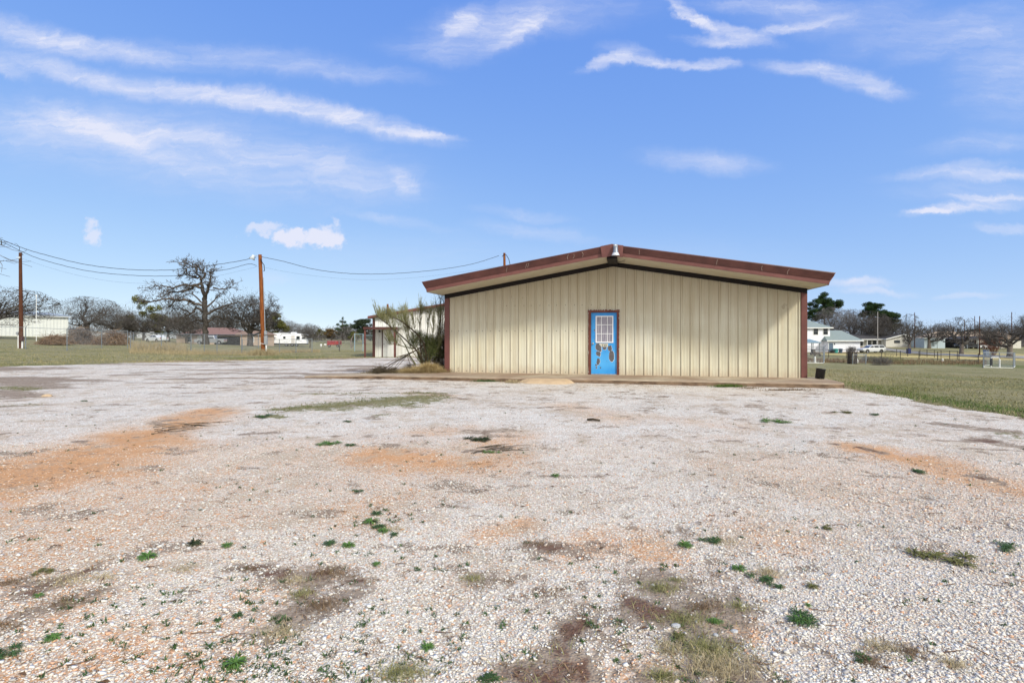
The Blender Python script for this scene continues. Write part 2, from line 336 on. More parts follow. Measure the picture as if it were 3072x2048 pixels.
SOIL = [((830, 848), (1000, 848), .9, 1.3, 1.0), ((760, 852), (860, 852), .5, .6, .8), ((650, 1330), (770, 1350), .2, .35, .8), ((690, 1400), (800, 1350), .32, .28, .85), ((600, 1460), (680, 1440), .20, .16, .7), ((1530, 1350), (1640, 1390), .5, .45, .85), ((1455, 1400), (1530, 1420), .2, .2, 1.3), ((1540, 1430), (1660, 1560), .5, .4, .85), ((1380, 1480), (1500, 1560), .35, .3, .55), ((1650, 1380), (1720, 1420), .3, .2, .6), ((1080, 1350), (1130, 1340), .25, .2, .5),
        ((1345, 1450), (1290, 1530), .15, .15, 1.3), ((1280, 1530), (1180, 1565), .16, .16, 1.25), ((1450, 1330), (1700, 1350), .25, .2, .5), ((1230, 1250), (1290, 1265), .12, .12, .6), ((1100, 1330), (1300, 1400), .30, .35, .38), ((1200, 1420), (1400, 1400), .30, .3, .35),
        ((90, 1345), (190, 1320), .10, .10, .75), ((60, 1400), (190, 1370), .14, .14, .65), ((0, 1345), (40, 1340), .1, .1, .6), ((560, 1310), (600, 1308), .08, .08, .6), ((2000, 1500), (2080, 1510), .14, .12, .6), ((1480, 1220), (1540, 1225), .14, .14, .5),
        ((1960, 1520), (1990, 1530), .1, .1, .6), ((560, 998), (630, 995), .16, .16, .75), ((300, 985), (440, 965), .14, .14, .4), ((375, 985), (440, 1000), .16, .1, .45), ((1970, 1026), (2040, 1042), .10, .12, 1.15), ((1905, 1021), (1915, 1022), .07, .07, 1.1), ((2160, 975), (2352, 1000), .3, .5, .8),
        ((2250, 1010), (2420, 1040), .3, .4, .75), ((2230, 1097), (2290, 1105), .08, .1, 1.0), ((2200, 1032), (2352, 1040), .08, .10, .8), ((2090, 930), (2180, 945), .3, .25, .55), ((1680, 1045), (1760, 1055), .25, .2, .25), ((0, 870), (110, 890), 1.4, .9, .9), ((0, 900), (60, 912), .9, .6, .9),
        ((390, 905), (490, 902), .25, .25, .6), ((480, 850), (610, 846), .5, .5, .7), ((640, 858), (740, 860), .35, .35, .6), ((0, 935), (110, 930), .25, .25, .6), ((60, 950), (200, 936), .25, .2, .3), ((1120, 888), (1170, 890), .22, .18, .6), ((720, 906), (1040, 900), .10, .10, .45),
        ((640, 940), (840, 930), .28, .35, .75), ((800, 930), (1000, 910), .4, .45, .75), ((1050, 1040), (1150, 1030), .05, .12, .8), ((880, 1020), (1000, 1040), .1, .1, .2), ((1870, 885), (1960, 890), .3, .2, .7), ((2000, 930), (2010, 915), .15, .15, .4), ((1650, 892), (1720, 895), .2, .2, .5),
        ((700, 862), (1290, 880), .22, .16, .6), ((1310, 884), (1890, 893), .14, .2, .6), ((1840, 1510), (1890, 1540), .06, .06, .5)]
GREEN = [((600, 958), (640, 960), .3, .3, .8), ((620, 942), (800, 940), .35, .45, .75), ((690, 938), (960, 915), .8, 1.3, .9), ((860, 930), (1000, 918), .9, .7, .8), ((700, 905), (1040, 903), .35, .3, .7), ((880, 925), (960, 935), .3, .25, .85), ((830, 905), (1000, 905), .12, .1, .6), ((1000, 904), (1060, 902), .12, .12, .6), ((860, 958), (900, 950), .14, .1, .7),
         ((0, 935), (70, 930), .2, .2, .7), ((0, 890), (70, 895), .7, .5, .8), ((2330, 1000), (2352, 1010), .3, .3, .5), ((1130, 1560), (1160, 1540), .08, .08, .4)]

def axis(lo, hi, a, n):
    t = np.linspace(np.arcsinh(lo/a), np.arcsinh(hi/a), n); return a*np.sinh(t)
def grid(xs, ys):
    X, Y = np.meshgrid(xs, ys); n, m = X.shape
    i = np.arange(n*m).reshape(n, m); F = np.stack([i[:-1, :-1], i[:-1, 1:], i[1:, 1:], i[1:, :-1]], -1).reshape(-1, 4)
    return X.ravel(), Y.ravel(), F

# --- ground material (grass and dirt)
g = G('grass_ground', .95, .1)
n1 = g.noise(.35, 6, .6); n2 = g.noise(3.0, 6, .7, (1, .5, 1)); n3 = g.noise(22, 5, .7)
dry = g.mix(g.rng(n2, .3, .7), (.215, .19, .095), (.35, .31, .18)); grn = g.mix(g.rng(n2, .3, .7), (.075, .105, .022), (.14, .165, .045))
fg = g.math('ADD', g.rng(n1, .44, .66, 0, .6), g.attr('green'), True)
c = g.mix(fg, dry, grn)
c = g.mix(g.rng(n3, .3, .72, 0, .5), c, (.11, .10, .05)); c = g.mix(g.rng(g.noise(9, 6, .7), .52, .78, 0, .5), c, (.40, .36, .23))
bare = g.mix(g.rng(n3, .3, .7), (.26, .17, .105), (.42, .31, .22)); yel = g.mix(g.rng(n2, .3, .7), (.42, .33, .13), (.52, .43, .20))
c = g.mix(g.attr('yellow'), c, yel); c = g.mix(g.attr('bare'), c, bare)
g.color(c); g.bump(g.math('ADD', n3, n2), .9, .05)
GROUND = g.m

# --- gravel material
g = G('gravel', .9, .12)
vec = g.tc.outputs['Object']
wn = N(g.t, 'ShaderNodeTexNoise', i={'Scale': 20.0, 'Detail': 2.0}); g.l(vec, wn.inputs['Vector'])
wa = N(g.t, 'ShaderNodeVectorMath', operation='MULTIPLY_ADD'); g.l(wn.outputs['Color'], wa.inputs[0]); wa.inputs[1].default_value = (.02, .02, .0); g.l(vec, wa.inputs[2])
vo = N(g.t, 'ShaderNodeTexVoronoi', feature='F1', i={'Scale': 62.0, 'Randomness': 1.0}); g.l(wa.outputs[0], vo.inputs['Vector'])
sr = N(g.t, 'ShaderNodeSeparateColor'); g.l(vo.outputs['Color'], sr.inputs[0]); r1, r2, r3 = sr.outputs
edge = g.rng(vo.outputs['Distance'], .30, .62)
stone = g.mix(g.rng(r1, .0, 1.), (.70, .69, .645), (.92, .915, .87))
stone = g.mix(g.rng(r2, .80, .90), stone, (.66, .42, .28)); stone = g.mix(g.rng(r3, .90, .95, 0, .8), stone, (.20, .19, .18)); stone = g.mix(g.rng(r2, .12, .06), stone, (.46, .45, .44))
big = g.noise(.55, 5, .6); mid = g.noise(3.2, 6, .65); fin = g.noise(30, 5, .7)
dust = g.mix(g.rng(mid, .35, .7), (.50, .465, .41), (.40, .32, .25))
col = g.mix(g.math('MULTIPLY', edge, .95), stone, dust)
vor = g.attr('orange'); tint = g.rng(big, .46, .68, .0, .16)
ofac = g.math('MULTIPLY', g.math('ADD', vor, tint, True), g.rng(mid, .25, .55, .55, 1.0))
omul = g.mix(ofac, (1, 1, 1), (.96, .70, .48)); col = g.mix(1.0, col, omul, 'MULTIPLY')
oc = g.mix(g.rng(fin, .3, .7), (.41, .175, .055), (.62, .37, .20))
cover = g.rng(g.math('ADD', vor, g.math('MULTIPLY', g.math('SUBTRACT', r1, .5), .8)), .28, .80)
col = g.mix(g.math('MULTIPLY', cover, .88), col, oc)
# bluish grey, cleaner stones and dark specks in drifts
drift = g.rng(g.noise(.8, 6, .65, (1, .7, 1)), .50, .68); spk = g.rng(g.noise(46, 3, .6), .56, .64)
fl = g.rng(g.noise(24, 4, .7), .55, .61); dr2 = g.rng(g.noise(1.1, 6, .7), .49, .58); col = g.mix(g.math('MULTIPLY', g.math('MULTIPLY', dr2, fl), .8), col, (.13, .115, .10))
col = g.mix(g.math('MULTIPLY', g.math('MULTIPLY', drift, spk), .85), col, (.11, .105, .10))
spk2 = g.rng(g.noise(15, 5, .75), .555, .625); col = g.mix(g.math('MULTIPLY', spk2, .6), col, (.28, .21, .15))
patch = g.rng(g.math('ADD', g.noise(2.3, 7, .72, (1, .8, 1)), g.math('MULTIPLY', g.math('SUBTRACT', big, .5), .5)), .53, .61); col = g.mix(g.math('MULTIPLY', patch, .6), col, g.mix(g.rng(fin, .35, .65), (.30, .225, .155), (.52, .43, .33)))
gr2 = g.rng(g.noise(1.4, 6, .7), .58, .70); col = g.mix(g.math('MULTIPLY', gr2, .5), col, g.mix(g.rng(fin, .4, .6), (.30, .29, .28), (.66, .66, .66)))
# soil with litter
so = g.math('MULTIPLY', g.attr('soil'), 1.15); sf = g.rng(g.math('ADD', so, g.math('MULTIPLY', g.math('SUBTRACT', g.noise(11, 7, .75), .5), 2.6)), .46, .74)
sc = g.mix(g.rng(fin, .35, .65), (.15, .11, .08), (.34, .27, .205)); sc = g.mix(g.rng(g.math('ADD', so, g.math('MULTIPLY', g.math('SUBTRACT', g.noise(16, 6, .75), .5), 1.6)), 1.05, 1.45), sc, (.10, .045, .028))
col = g.mix(g.math('MULTIPLY', sf, .9), col, sc)
ge = g.math('MULTIPLY', g.attr('green'), 1.25); gf = g.rng(g.math('ADD', ge, g.math('MULTIPLY', g.math('SUBTRACT', g.noise(6.5, 7, .72, (.8, 1.6, 1)), .5), 4.0)), .62, .80)
col = g.mix(g.math('MULTIPLY', gf, .9), col, g.mix(g.rng(fin, .4, .6), (.09, .10, .035), (.23, .20, .09)))
g.color(col)
hgt = g.math('ADD', g.math('MULTIPLY', g.rng(vo.outputs['Distance'], .0, .65, 1, 0), .5), g.math('MULTIPLY', mid, 1.4)); g.bump(hgt, 1.0, .011)
GRAVEL = g.m

# --- build ground
xs = np.unique(np.round(np.concatenate([axis(-900, 900, 9, 330)]), 4)); ys = np.concatenate([axis(-300, 1400, 9, 330)])
X, Y, F = grid(xs, ys)
dl = polyd(X, Y, LOT); Z = terr(X, Y)-.06*sstep(.2, 1.2, dl) + (fbm(X*.5, Y*.5)-.5)*.10*sstep(-.5, -4, dl)
green = .9*np.exp(-((np.clip(-dl, 0, 99)-.5)/.9)**2)*(X > 2)*(Y < 17)*(Y > 0)*sstep(17, 13, Y) + .8*np.exp(-((Y-37)/2.5)**2)*sstep(-21, -17, X)*(X < -6) + .5*np.exp(-((Y-26)/1.5)**2)*(X < -9)
green = green+.35*np.exp(-((X-52)/8)**2-((Y-60)/10)**2)*2
bare = np.exp(-(np.clip(-dl, 0, 99)/.45)**2)*.55 + .8*np.exp(-((-dl-1.5)/1.6)**2)*(Y > 29)*(X < -4)*(dl < 0)
yellow = sstep(74, 82, Y)*sstep(110, 100, Y)*sstep(55, 62, X)*sstep(100, 90, X)
ground = npmesh('ground', np.stack([X, Y, Z], 1), F, GROUND, smooth=True, attrs={'green': green, 'bare': bare, 'yellow': yellow*.9}); tag(ground, kind='structure')

# --- gravel lot
X, Y, F = grid(axis(-44, 22, 3.0, 470), axis(-14-5, 38-5, 4.5, 470)+5)
cx = X[F].mean(1); cy = Y[F].mean(1)
edge_n = (fbm(cx*1.1, cy*1.1, 5)-.5)*1.3*sstep(6, 14, cy)+(fbm(cx*1.5+9, cy*1.5, 4)-.5)*.5
keep = polyd(cx, cy, LOT)+edge_n > .05
F = F[keep]; used = np.unique(F); re = np.full(len(X), -1); re[used] = np.arange(len(used)); F = re[F]; X = X[used]; Y = Y[used]
near = polyd(X, Y, LOT)
A_or = strokes(X, Y, ORANGE, .3, 1.1); A_so = strokes(X, Y, SOIL, .16, 2.6); A_gr = strokes(X, Y, GREEN, .25, 2.2)
A_or = A_or+np.clip((.12+.62*sstep(.38, .62, fbm(X*.55+3, Y*.55+8, 4)))*sstep(10.5, 4.5, Y)*(.6+.4*sstep(1.5, -2.5, X))*.6+.05*sstep(9, 5, Y), 0, .28)*(1-np.clip(A_or, 0, 1))
A_so = A_so+np.clip(sstep(.54, .66, fbm(X*.28+4, Y*1.25+2, 5)), 0, .8)*sstep(13, 19, Y)*sstep(-1, -5, X)+.5*sstep(.6, .7, fbm(X*.5+14, Y*1.6+2, 5))*sstep(10, 15, Y)
A_so = A_so+.62*sstep(.60, .74, fbm(X*1.9+31, Y*2.6+7, 5))*sstep(2, 4, Y)+.5*sstep(.63, .75, fbm(X*5+3, Y*6+7, 4))
A_so = np.where(Y > 8.5, np.minimum(A_so, .92), A_so)
Z = terr(X, Y)+.012+(fbm(X*.7, Y*.7)-.5)*.03-.02*A_or+(fbm(X*4, Y*4)-.5)*.012
lot = npmesh('gravel_lot', np.stack([X, Y, Z], 1), F, GRAVEL, smooth=True, attrs={'orange': A_or, 'soil': A_so, 'green': A_gr}); tag(lot, kind='structure')
def lotz(x, y):
    x = np.atleast_1d(np.asarray(x, float)); y = np.atleast_1d(np.asarray(y, float))
    return terr(x, y)+.012+(fbm(x*.7, y*.7)-.5)*.03-.02*strokes(x, y, ORANGE, .3, 1.1)+(fbm(x*4, y*4)-.5)*.012

# --- loose stones (nobody could count them)
g = G('stone_chips', .85, .2)
tn = g.attr('tone'); ramp = N(g.t, 'ShaderNodeValToRGB'); g.l(tn, ramp.inputs[0]); ramp.color_ramp.interpolation = 'CONSTANT'
els = [(0, (.68, .64, .575)), (.32, (.76, .745, .69)), (.54, (.60, .575, .51)), (.70, (.70, .60, .50)), (.82, (.58, .55, .52)), (.885, (.62, .36, .22)), (.935, (.38, .36, .34)), (.965, (.13, .12, .12))]
ramp.color_ramp.elements[0].color = els[0][1]+(1,); ramp.color_ramp.elements[1].position = els[1][0]; ramp.color_ramp.elements[1].color = els[1][1]+(1,)
for p, cc in els[2:]:
    e = ramp.color_ramp.elements.new(p); e.color = cc+(1,)
g.color(g.mix(g.rng(g.noise(90, 3), .3, .7, 0, .3), ramp.outputs[0], (.45, .36, .28)))
CHIP = g.m
rs = np.random.RandomState(11)
def scatter(n, y0, y1, pw, xr=1.06):
    t = rs.rand(n); Yv = (y0**(1-pw)+(y1**(1-pw)-y0**(1-pw))*t)**(1/(1-pw)) if pw != 1 else y0*(y1/y0)**t
    Xv = (rs.rand(n)*2-1)*xr*Yv; return Xv, Yv
X, Y = scatter(140000, 1.9, 7.5, 1.35)
o_ = strokes(X, Y, ORANGE, .3, 1.1); s_ = strokes(X, Y, SOIL, .16, 2.6)
ok = (rs.rand(len(X)) > np.clip(o_*.7+s_*1.1, 0, .985)) & (polyd(X, Y, LOT) > .1); X, Y = X[ok], Y[ok]; n = len(X)
sz = .0035*np.exp(rs.randn(n)*.40); big_ = rs.rand(n) < .012; sz[big_] *= 2.0; sz = np.minimum(sz, .012)
oct_ = np.array([(1, 0, 0), (-1, 0, 0), (0, 1, 0), (0, -1, 0), (0, 0, 1), (0, 0, -1), ], float)
cube = np.array([(x, y, z) for z in (-1, 1) for y in (-1, 1) for x in (-1, 1)], float)*.72
B = cube[None]*(1+.5*(rs.rand(n, 8, 3)-.5)); B *= np.stack([1.25+.5*rs.rand(n), .8+.4*rs.rand(n), .5+.25*rs.rand(n)], 1)[:, None, :]
a = rs.rand(n)*6.283; ca, sa = np.cos(a), np.sin(a); bx = B[..., 0]*ca[:, None]-B[..., 1]*sa[:, None]; by = B[..., 0]*sa[:, None]+B[..., 1]*ca[:, None]
ti = (rs.rand(n)-.5)*.8; bz = B[..., 2]+bx*ti[:, None]
P = np.stack([bx, by, bz], -1)*sz[:, None, None]; P[..., 0] += X[:, None]; P[..., 1] += Y[:, None]; P[..., 2] += (lotz(X, Y)+sz*.25)[:, None]
cf = np.array([(0, 2, 3, 1), (4, 5, 7, 6), (0, 1, 5, 4), (2, 6, 7, 3), (0, 4, 6, 2), (1, 3, 7, 5)])
FF = (np.arange(n)[:, None, None]*8+cf[None]).reshape(-1, 4)
tn_ = rs.rand(n)*.97; oo = strokes(X, Y, ORANGE, .3, 1.1)*1.2; sw_ = rs.rand(n) < oo; tn_[sw_] = np.where(rs.rand(sw_.sum()) < .6, .76, .90); tone = np.repeat(tn_, 6)
chips = npmesh('gravel_stones', P.reshape(-1, 3), FF, CHIP, fcol=tone); tag(chips, 'loose pale limestone chips scattered over the gravel lot', 'gravel', kind='stuff')
# ------------------------------------------------------------------ shared materials
def plain(name, c, rough=.6, spec=.4, metal=0):
    g = G(name, rough, spec, metal); g.color(c); return g.m
BROWN = worn('brown_trim_paint', (.11, .036, .031), (.165, .060, .050), 2.2, .5, .4)
BROWN_D = worn('dark_brown_trim_paint', (.055, .017, .014), (.10, .034, .027), 2.6, .45, .45, stretch=(1, 1, 1))
SHADED_TRIM = worn('shade_dark_trim', (.006, .005, .006), (.014, .009, .009), 4, .6, .3)  # dark brown trim, its shade under the overhang put into the colour
SOFF = worn('soffit_beige', (.52, .47, .34), (.60, .55, .42), 2, .6, .3)
GLASS = plain('dark_glass', (.02, .025, .03), .08, .8)
WHITE = worn('white_paint', (.66, .66, .64), (.78, .78, .77), 3, .6, .3)
BLACK = plain('black_plastic', (.015, .015, .017), .45, .4)
GALV = worn('galvanised_steel', (.30, .32, .34), (.48, .50, .52), 12, .42, .5, .6)
RUSTW = worn('weathered_pole_wood', (.13, .04, .014), (.30, .105, .032), 5, .85, .15, stretch=(6, 6, .35), bump=.6)
DKWOOD = worn('dark_pole_wood', (.06, .024, .014), (.12, .048, .026), 5, .85, .15, stretch=(6, 6, .35), bump=.6)
CONC = None
g = G('stained_concrete', .9, .15)
a_ = g.noise(1.1, 6, .62); b_ = g.noise(9, 5, .65); c_ = g.noise(.5, 4, .6, (1, 1, 4))
cc = g.mix(g.rng(a_, .35, .65), (.30, .24, .17), (.44, .37, .28)); cc = g.mix(g.rng(c_, .40, .62, 0, .8), cc, (.24, .16, .11)); cc = g.mix(g.rng(b_, .4, .75, 0, .35), cc, (.18, .14, .11))
g.color(cc); g.bump(b_, .5, .02); CONC = g.m
# painted wall panels with grime, screws and rain streaks
g = G('beige_wall_panels', .48, .35)
st = g.noise(1.0, 6, .65, (7, 7, .35)); lg = g.noise(.45, 4, .6); fn = g.noise(6, 5, .7, (1, 1, .5))
cc = g.mix(g.rng(lg, .35, .68), (.56, .53, .40), (.65, .63, .52)); cc = g.mix(g.rng(st, .40, .74, 0, .6), cc, (.40, .32, .205)); cc = g.mix(g.rng(fn, .58, .8, 0, .3), cc, (.33, .26, .17))
sx = N(g.t, 'ShaderNodeSeparateXYZ'); g.l(g.tc.outputs['Object'], sx.inputs[0])
upr = g.rng(g.math('ADD', sx.outputs[2], g.math('MULTIPLY', g.noise(1.2, 5, .6), 1.6)), 2.2, 3.9, 0, .42, True); cc = g.mix(upr, cc, (.40, .315, .20))     # brown dust high on the wall, with some eave shade put into the colour
low = g.rng(g.math('ADD', sx.outputs[2], g.math('MULTIPLY', g.noise(2.0, 6, .7, (2.5, 1, .6)), .9)), .30, .75, .65, 0)     # splashed mud at the foot of the wall
cc = g.mix(low, cc, (.40, .28, .19))
blot = g.rng(g.noise(3.3, 3, .5, (1, 1, .6)), .70, .74); cc = g.mix(g.math('MULTIPLY', blot, .55), cc, (.30, .24, .17))
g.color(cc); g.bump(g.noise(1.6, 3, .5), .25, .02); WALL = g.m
SCREW = plain('screw_heads', (.09, .075, .06), .6)

# ------------------------------------------------------------------ main building
HW, EZ, RZ_, LW = 6.155, 2.775, 3.81, 12.31       # half width, wall top at eave / ridge, width
SL = (RZ_-EZ)/HW
OV = 1.57
LEN = 14.0
def ztop(x): return EZ+SL*(HW-abs(x-HW))
bld = empty('metal_building', (BX, BY, .15), R(-12.2), 'low beige ribbed metal building with brown gabled roof edge and peeling blue door', 'building')
def panel_profile(x0, x1, start):
    pts = []; x = start
    while x < x1:
        for dx, dy in ((-.045, 0), (-.034, -.001), (-.016, -.030), (.014, -.030), (.032, 0), (.092, 0), (.10, -.005), (.112, -.005), (.12, 0), (.185, 0), (.193, -.005), (.205, -.005), (.213, 0)):
            if x0 < x+dx < x1: pts.append((x+dx, dy))
        x += .305
    return [(x0, 0)]+pts+[(x1, 0)]
def ribbed(mb, x0, x1, zb, zt, start, m=0, ridge=None, jag=0):
    pts = panel_profile(x0, x1, start)
    if ridge is not None and x0 < ridge < x1:
        pts.append((ridge, pts[0][1])); pts.sort()
    vs = []
    rj = random.Random(3)
    for x, y in pts: vs += [(x, y, zb+(rj.uniform(-jag, 0) if jag else 0)), (x, y, zt(x) if callable(zt) else zt)]
    fs = [(2*i, 2*i+2, 2*i+3, 2*i+1) for i in range(len(pts)-1)]
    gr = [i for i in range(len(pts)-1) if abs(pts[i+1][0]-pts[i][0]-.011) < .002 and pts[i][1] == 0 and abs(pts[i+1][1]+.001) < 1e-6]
    mb.add(vs, [f for i, f in enumerate(fs) if i not in gr], m); mb.add(vs, [fs[i] for i in gr], 2)          # shade painted as a dark strip at the foot of each rib
wall = MB(); FD0, FD1, FZ = 5.30, 6.37, 2.275     # door frame outside, above slab
ribbed(wall, .16, FD0, -.005, ztop, .07, jag=.015); ribbed(wall, FD0, FD1, FZ, ztop, 5.36, ridge=HW); ribbed(wall, FD1, 12.16, -.005, ztop, 6.62, jag=.015)
for x in [i*.305+.22 for i in range(39)]:
    for z in (1.53, .06) + ((2.45,) if 2.2 < x < 10 else ()):
        if FD0-.05 < x < FD1+.05 and z < 2.3: continue
        xx = x+.02*math.sin(x*7); wall.box(xx-.011, xx+.011, -.012, .001, z-.011, z+.011, 1)
RIB_SHADE = plain('rib_foot_shade', (.27, .215, .14), .9)
wall.build('wall', [WALL, SCREW, RIB_SHADE], bld)
sw = MB()
for s_, x in ((0, 0.0), (1, LW)):
    b = len(sw.v); m_ = MB(); ribbed(m_, .1, LEN, -.1, EZ-.02, .2)
    vs = [((x+(y if s_ == 0 else -y)), xx, z) for xx, y, z in m_.v]; m2 = sw if s_ == 0 else MB(); m2.add(vs, m_.f)
    if s_ == 0: sw.build('side_wall', [WALL, WALL, RIB_SHADE], bld)
    else: m2.build('side_wall', [WALL, WALL, RIB_SHADE], bld)
m_ = MB(); ribbed(m_, 0, LW, -.1, ztop, .2, ridge=HW); MB().add([(x, LEN-y, z) for x, y, z in m_.v], m_.f).build('rear_wall', WALL, bld)
# corner trims
for x0, x1 in ((-.03, .16), (12.16, 12.34)):
    MB().box(x0, x1, -.045, .14, -.01, EZ+.02).build('corner_trim', BROWN, bld, bevel=.006)
# band under the soffit (follows both slopes)
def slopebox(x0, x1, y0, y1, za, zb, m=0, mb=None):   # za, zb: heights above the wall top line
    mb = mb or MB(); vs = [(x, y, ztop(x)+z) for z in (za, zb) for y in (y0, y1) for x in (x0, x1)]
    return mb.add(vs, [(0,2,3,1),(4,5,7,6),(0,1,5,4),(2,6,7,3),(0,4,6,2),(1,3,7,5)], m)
mb = MB(); slopebox(-.02, HW, -.07, .05, -.035, .12, mb=mb); slopebox(HW, 12.33, -.07, .05, -.035, .12, mb=mb); mb.build('rake_band', SHADED_TRIM, bld)
# roof panels: ribs run down the slope, seen from below as soffit
TH = .14
def roof_sheet(xa, xb):
    mb = MB(); y = -OV; prof = []
    while y < LEN+.3:
        for dy, dz in ((0, 0), (.018, .03), (.05, .03), (.068, 0)): prof.append((y+dy, dz))
        y += .305
    vs = []
    for yy, dz in prof:
        for x in (xa, xb):
            vs += [(x, yy, ztop(x)+TH-.02+dz), (x, yy, ztop(x)+TH+.10+dz)]
    fs = []
    for i in range(len(prof)-1):
        a, b = 4*i, 4*i+4; fs += [(a, a+2, b+2, b), (a+1, b+1, b+3, a+3)]
        fs += [(a, b, b+1, a+1), (a+2, a+3, b+3, b+2)]
    fs += [(0, 1, 3, 2)]; mb.add(vs, fs)
    return mb
r1 = roof_sheet(-.13, HW-.01); r2 = roof_sheet(HW+.01, 12.44)
r1.build('roof', SOFF, bld); r2.build('roof', SOFF, bld)
# soffit: flat liner under the overhang between band and fascia
# fascia: lower board and proud darker rake trim above it, mitred at the ridge
for s_, (xa, xb) in enumerate(((-.13, HW), (HW, 12.44))):
    slopebox(xa, xb, -OV-.03, -OV+.0, TH-.01, TH+.12).build('fascia', BROWN, bld)
for s_, (xa, xb, tip) in enumerate(((-.13, HW, -.29), (12.44, HW, 12.60))):
    mb = MB(); e = .16 if s_ == 0 else -.16
    sec = [(-OV-.045, TH+.115), (-OV-.10, TH+.30), (-OV-.085, TH+.325), (-OV+.10, TH+.325), (-OV+.0, TH+.115)]
    vs = [(xb, y, ztop(HW)+z) for y, z in sec]+[(xa+(tip-xa)*((z-TH-.085)/.24), y, ztop(xa)+z) for y, z in sec]
    n = len(sec); mb.add(vs, [tuple(range(n)), tuple(range(2*n-1, n-1, -1))]+[(i, (i+1) % n, (i+1) % n+n, i+n) for i in range(n)])
    mb.build('rake_trim', BROWN_D, bld)
    # eave gutter running back along the side
    g2 = MB(); sx_ = -1 if s_ == 0 else 1; x0 = -.13 if s_ == 0 else 12.44
    zz = ztop(x0)+TH; p2 = [(x0, zz-.03), (x0+sx_*.02, zz+.06), (x0+sx_*.15, zz+.26), (x0+sx_*.13, zz+.27), (x0, zz+.12)]
    g2.prism(p2, -OV-.02, LEN+.2); g2.build('gutter', BROWN, bld)
# ridge plate and ridge cap
mb = MB(); pl = [(HW-.36, ztop(HW-.36)+TH+.335), (HW, RZ_+TH+.335), (HW+.36, ztop(HW+.36)+TH+.335), (HW+.34, ztop(HW+.34)+TH-.045), (HW, RZ_+TH-.045), (HW-.30, ztop(HW-.30)+TH-.045)]
mb.prism(pl, -OV-.125, -OV-.105); mb.build('ridge_plate', BROWN, bld)
mb = MB(); mb.prism([(HW-.3, ztop(HW-.3)+TH+.14), (HW, RZ_+TH+.19), (HW+.3, ztop(HW+.3)+TH+.14), (HW+.3, ztop(HW+.3)+TH+.13), (HW, RZ_+TH+.18), (HW-.3, ztop(HW-.3)+TH+.13)], -OV+.1, LEN); mb.build('ridge_cap', BROWN, bld)
mb = MB(); mb.prism([(HW-.16, RZ_+TH-.12), (HW+.16, RZ_+TH-.12), (HW+.16, RZ_+TH-.045), (HW-.16, RZ_+TH-.045)], -OV-.0, .0); mb.build('ridge_beam', SHADED_TRIM, bld)
# scratches of bare metal on the rake trim
rr = random.Random(5); SCR = plain('scratched_metal', (.42, .33, .27), .5)
for x in (2.7, 3.35, 3.42, 4.75, 4.92, 5.22, 7.0, 9.3, 10.6, 11.3):
    z0 = ztop(x)+TH+.12; yy = -OV-.062; MB().tube([(x, yy, z0), (x+rr.uniform(-.02, .04), yy-.02, z0+.08), (x+rr.uniform(-.02, .06), yy-.04, z0+.15)], .0045, 4).build('scratch_mark', SCR, bld)
# door
frame = MB()
frame.box(FD0, FD0+.095, -.05, .06, 0, FZ-.1); frame.box(FD1-.085, FD1, -.05, .06, 0, FZ-.1); frame.box(FD0-.01, FD1+.01, -.052, .06, FZ-.1, FZ)
FRM = worn('flaking_frame_paint', (.10, .03, .022), (.17, .055, .04), 6, .6, .3, bump=.3)
ch = frame; rr = random.Random(8)
for i in range(60):
    if rr.random() < .4: x = rr.uniform(FD0, FD1); z = FZ-.005+rr.uniform(-.01, .008)
    else: x = rr.choice([FD0+.004, FD1-.004])+rr.uniform(-.006, .006); z = rr.uniform(.05, 2.2)
    w, h = rr.uniform(.006, .03), rr.uniform(.005, .022)
    if rr.random() < .5: w, h = h*.6, w*1.6
    ch.add([(x-w, -.056, z-h*.4), (x+w*.3, -.056, z-h), (x+w, -.056, z+h*.3), (x-w*.2, -.056, z+h)], [(0, 1, 2, 3)], 1)
frame.build('door_frame', [FRM, plain('pale_flakes', (.50, .47, .43), .8)], bld)
MB().box(FD0+.09, FD1-.08, -.03, .05, 0, .022).build('threshold', GALV, bld)
g = G('blue_door_paint', .38, .45)
d1 = g.noise(1.6, 4, .55); cc = g.mix(g.rng(d1, .35, .65), (.018, .23, .62), (.05, .34, .74)); d2 = g.noise(7, 6, .7, (1, 1, .5))
sx = N(g.t, 'ShaderNodeSeparateXYZ'); g.l(g.tc.outputs['Object'], sx.inputs[0])
chalk = g.math('MULTIPLY', g.rng(sx.outputs[2], 1.15, .5, 0, .65, True), g.rng(sx.outputs[2], .08, .4, 0, 1, True)); cc = g.mix(chalk, cc, (.09, .42, .80)); cc = g.mix(g.rng(d2, .62, .72, 0, .5), cc, (.02, .12, .36))
g.color(cc); g.bump(g.noise(14, 4), .12, .01); BLUE = g.m
DX0, DX1, DZ1 = FD0+.095, FD1-.085, FZ-.1
door = MB().box(DX0, DX1, .0, .045, .024, DZ1).build('door', [BLUE], bld, bevel=.003)
dl_ = door
WX0, WX1, WZ0, WZ1 = 5.555, 6.165, 1.115, 2.06
wf = MB(); F_ = .038
wf.box(WX0, WX1, -.022, .001, WZ1-F_, WZ1); wf.box(WX0, WX1, -.022, .001, WZ0, WZ0+F_); wf.box(WX0, WX0+F_, -.021, .001, WZ0+F_, WZ1-F_); wf.box(WX1-F_, WX1, -.021, .001, WZ0+F_, WZ1-F_)
for k in (1, 2):
    xx = WX0+(WX1-WX0)*k/3; zz = WZ0+(WZ1-WZ0)*k/3
    wf.box(xx-.01, xx+.01, -.018, .001, WZ0+F_, WZ1-F_); wf.box(WX0+F_, WX1-F_, -.0165, .001, zz-.01, zz+.01)
wf.build('window_frame', plain('white_window_plastic', (.78, .79, .80), .45), door)
cu = MB(); vs = []; nn = 60
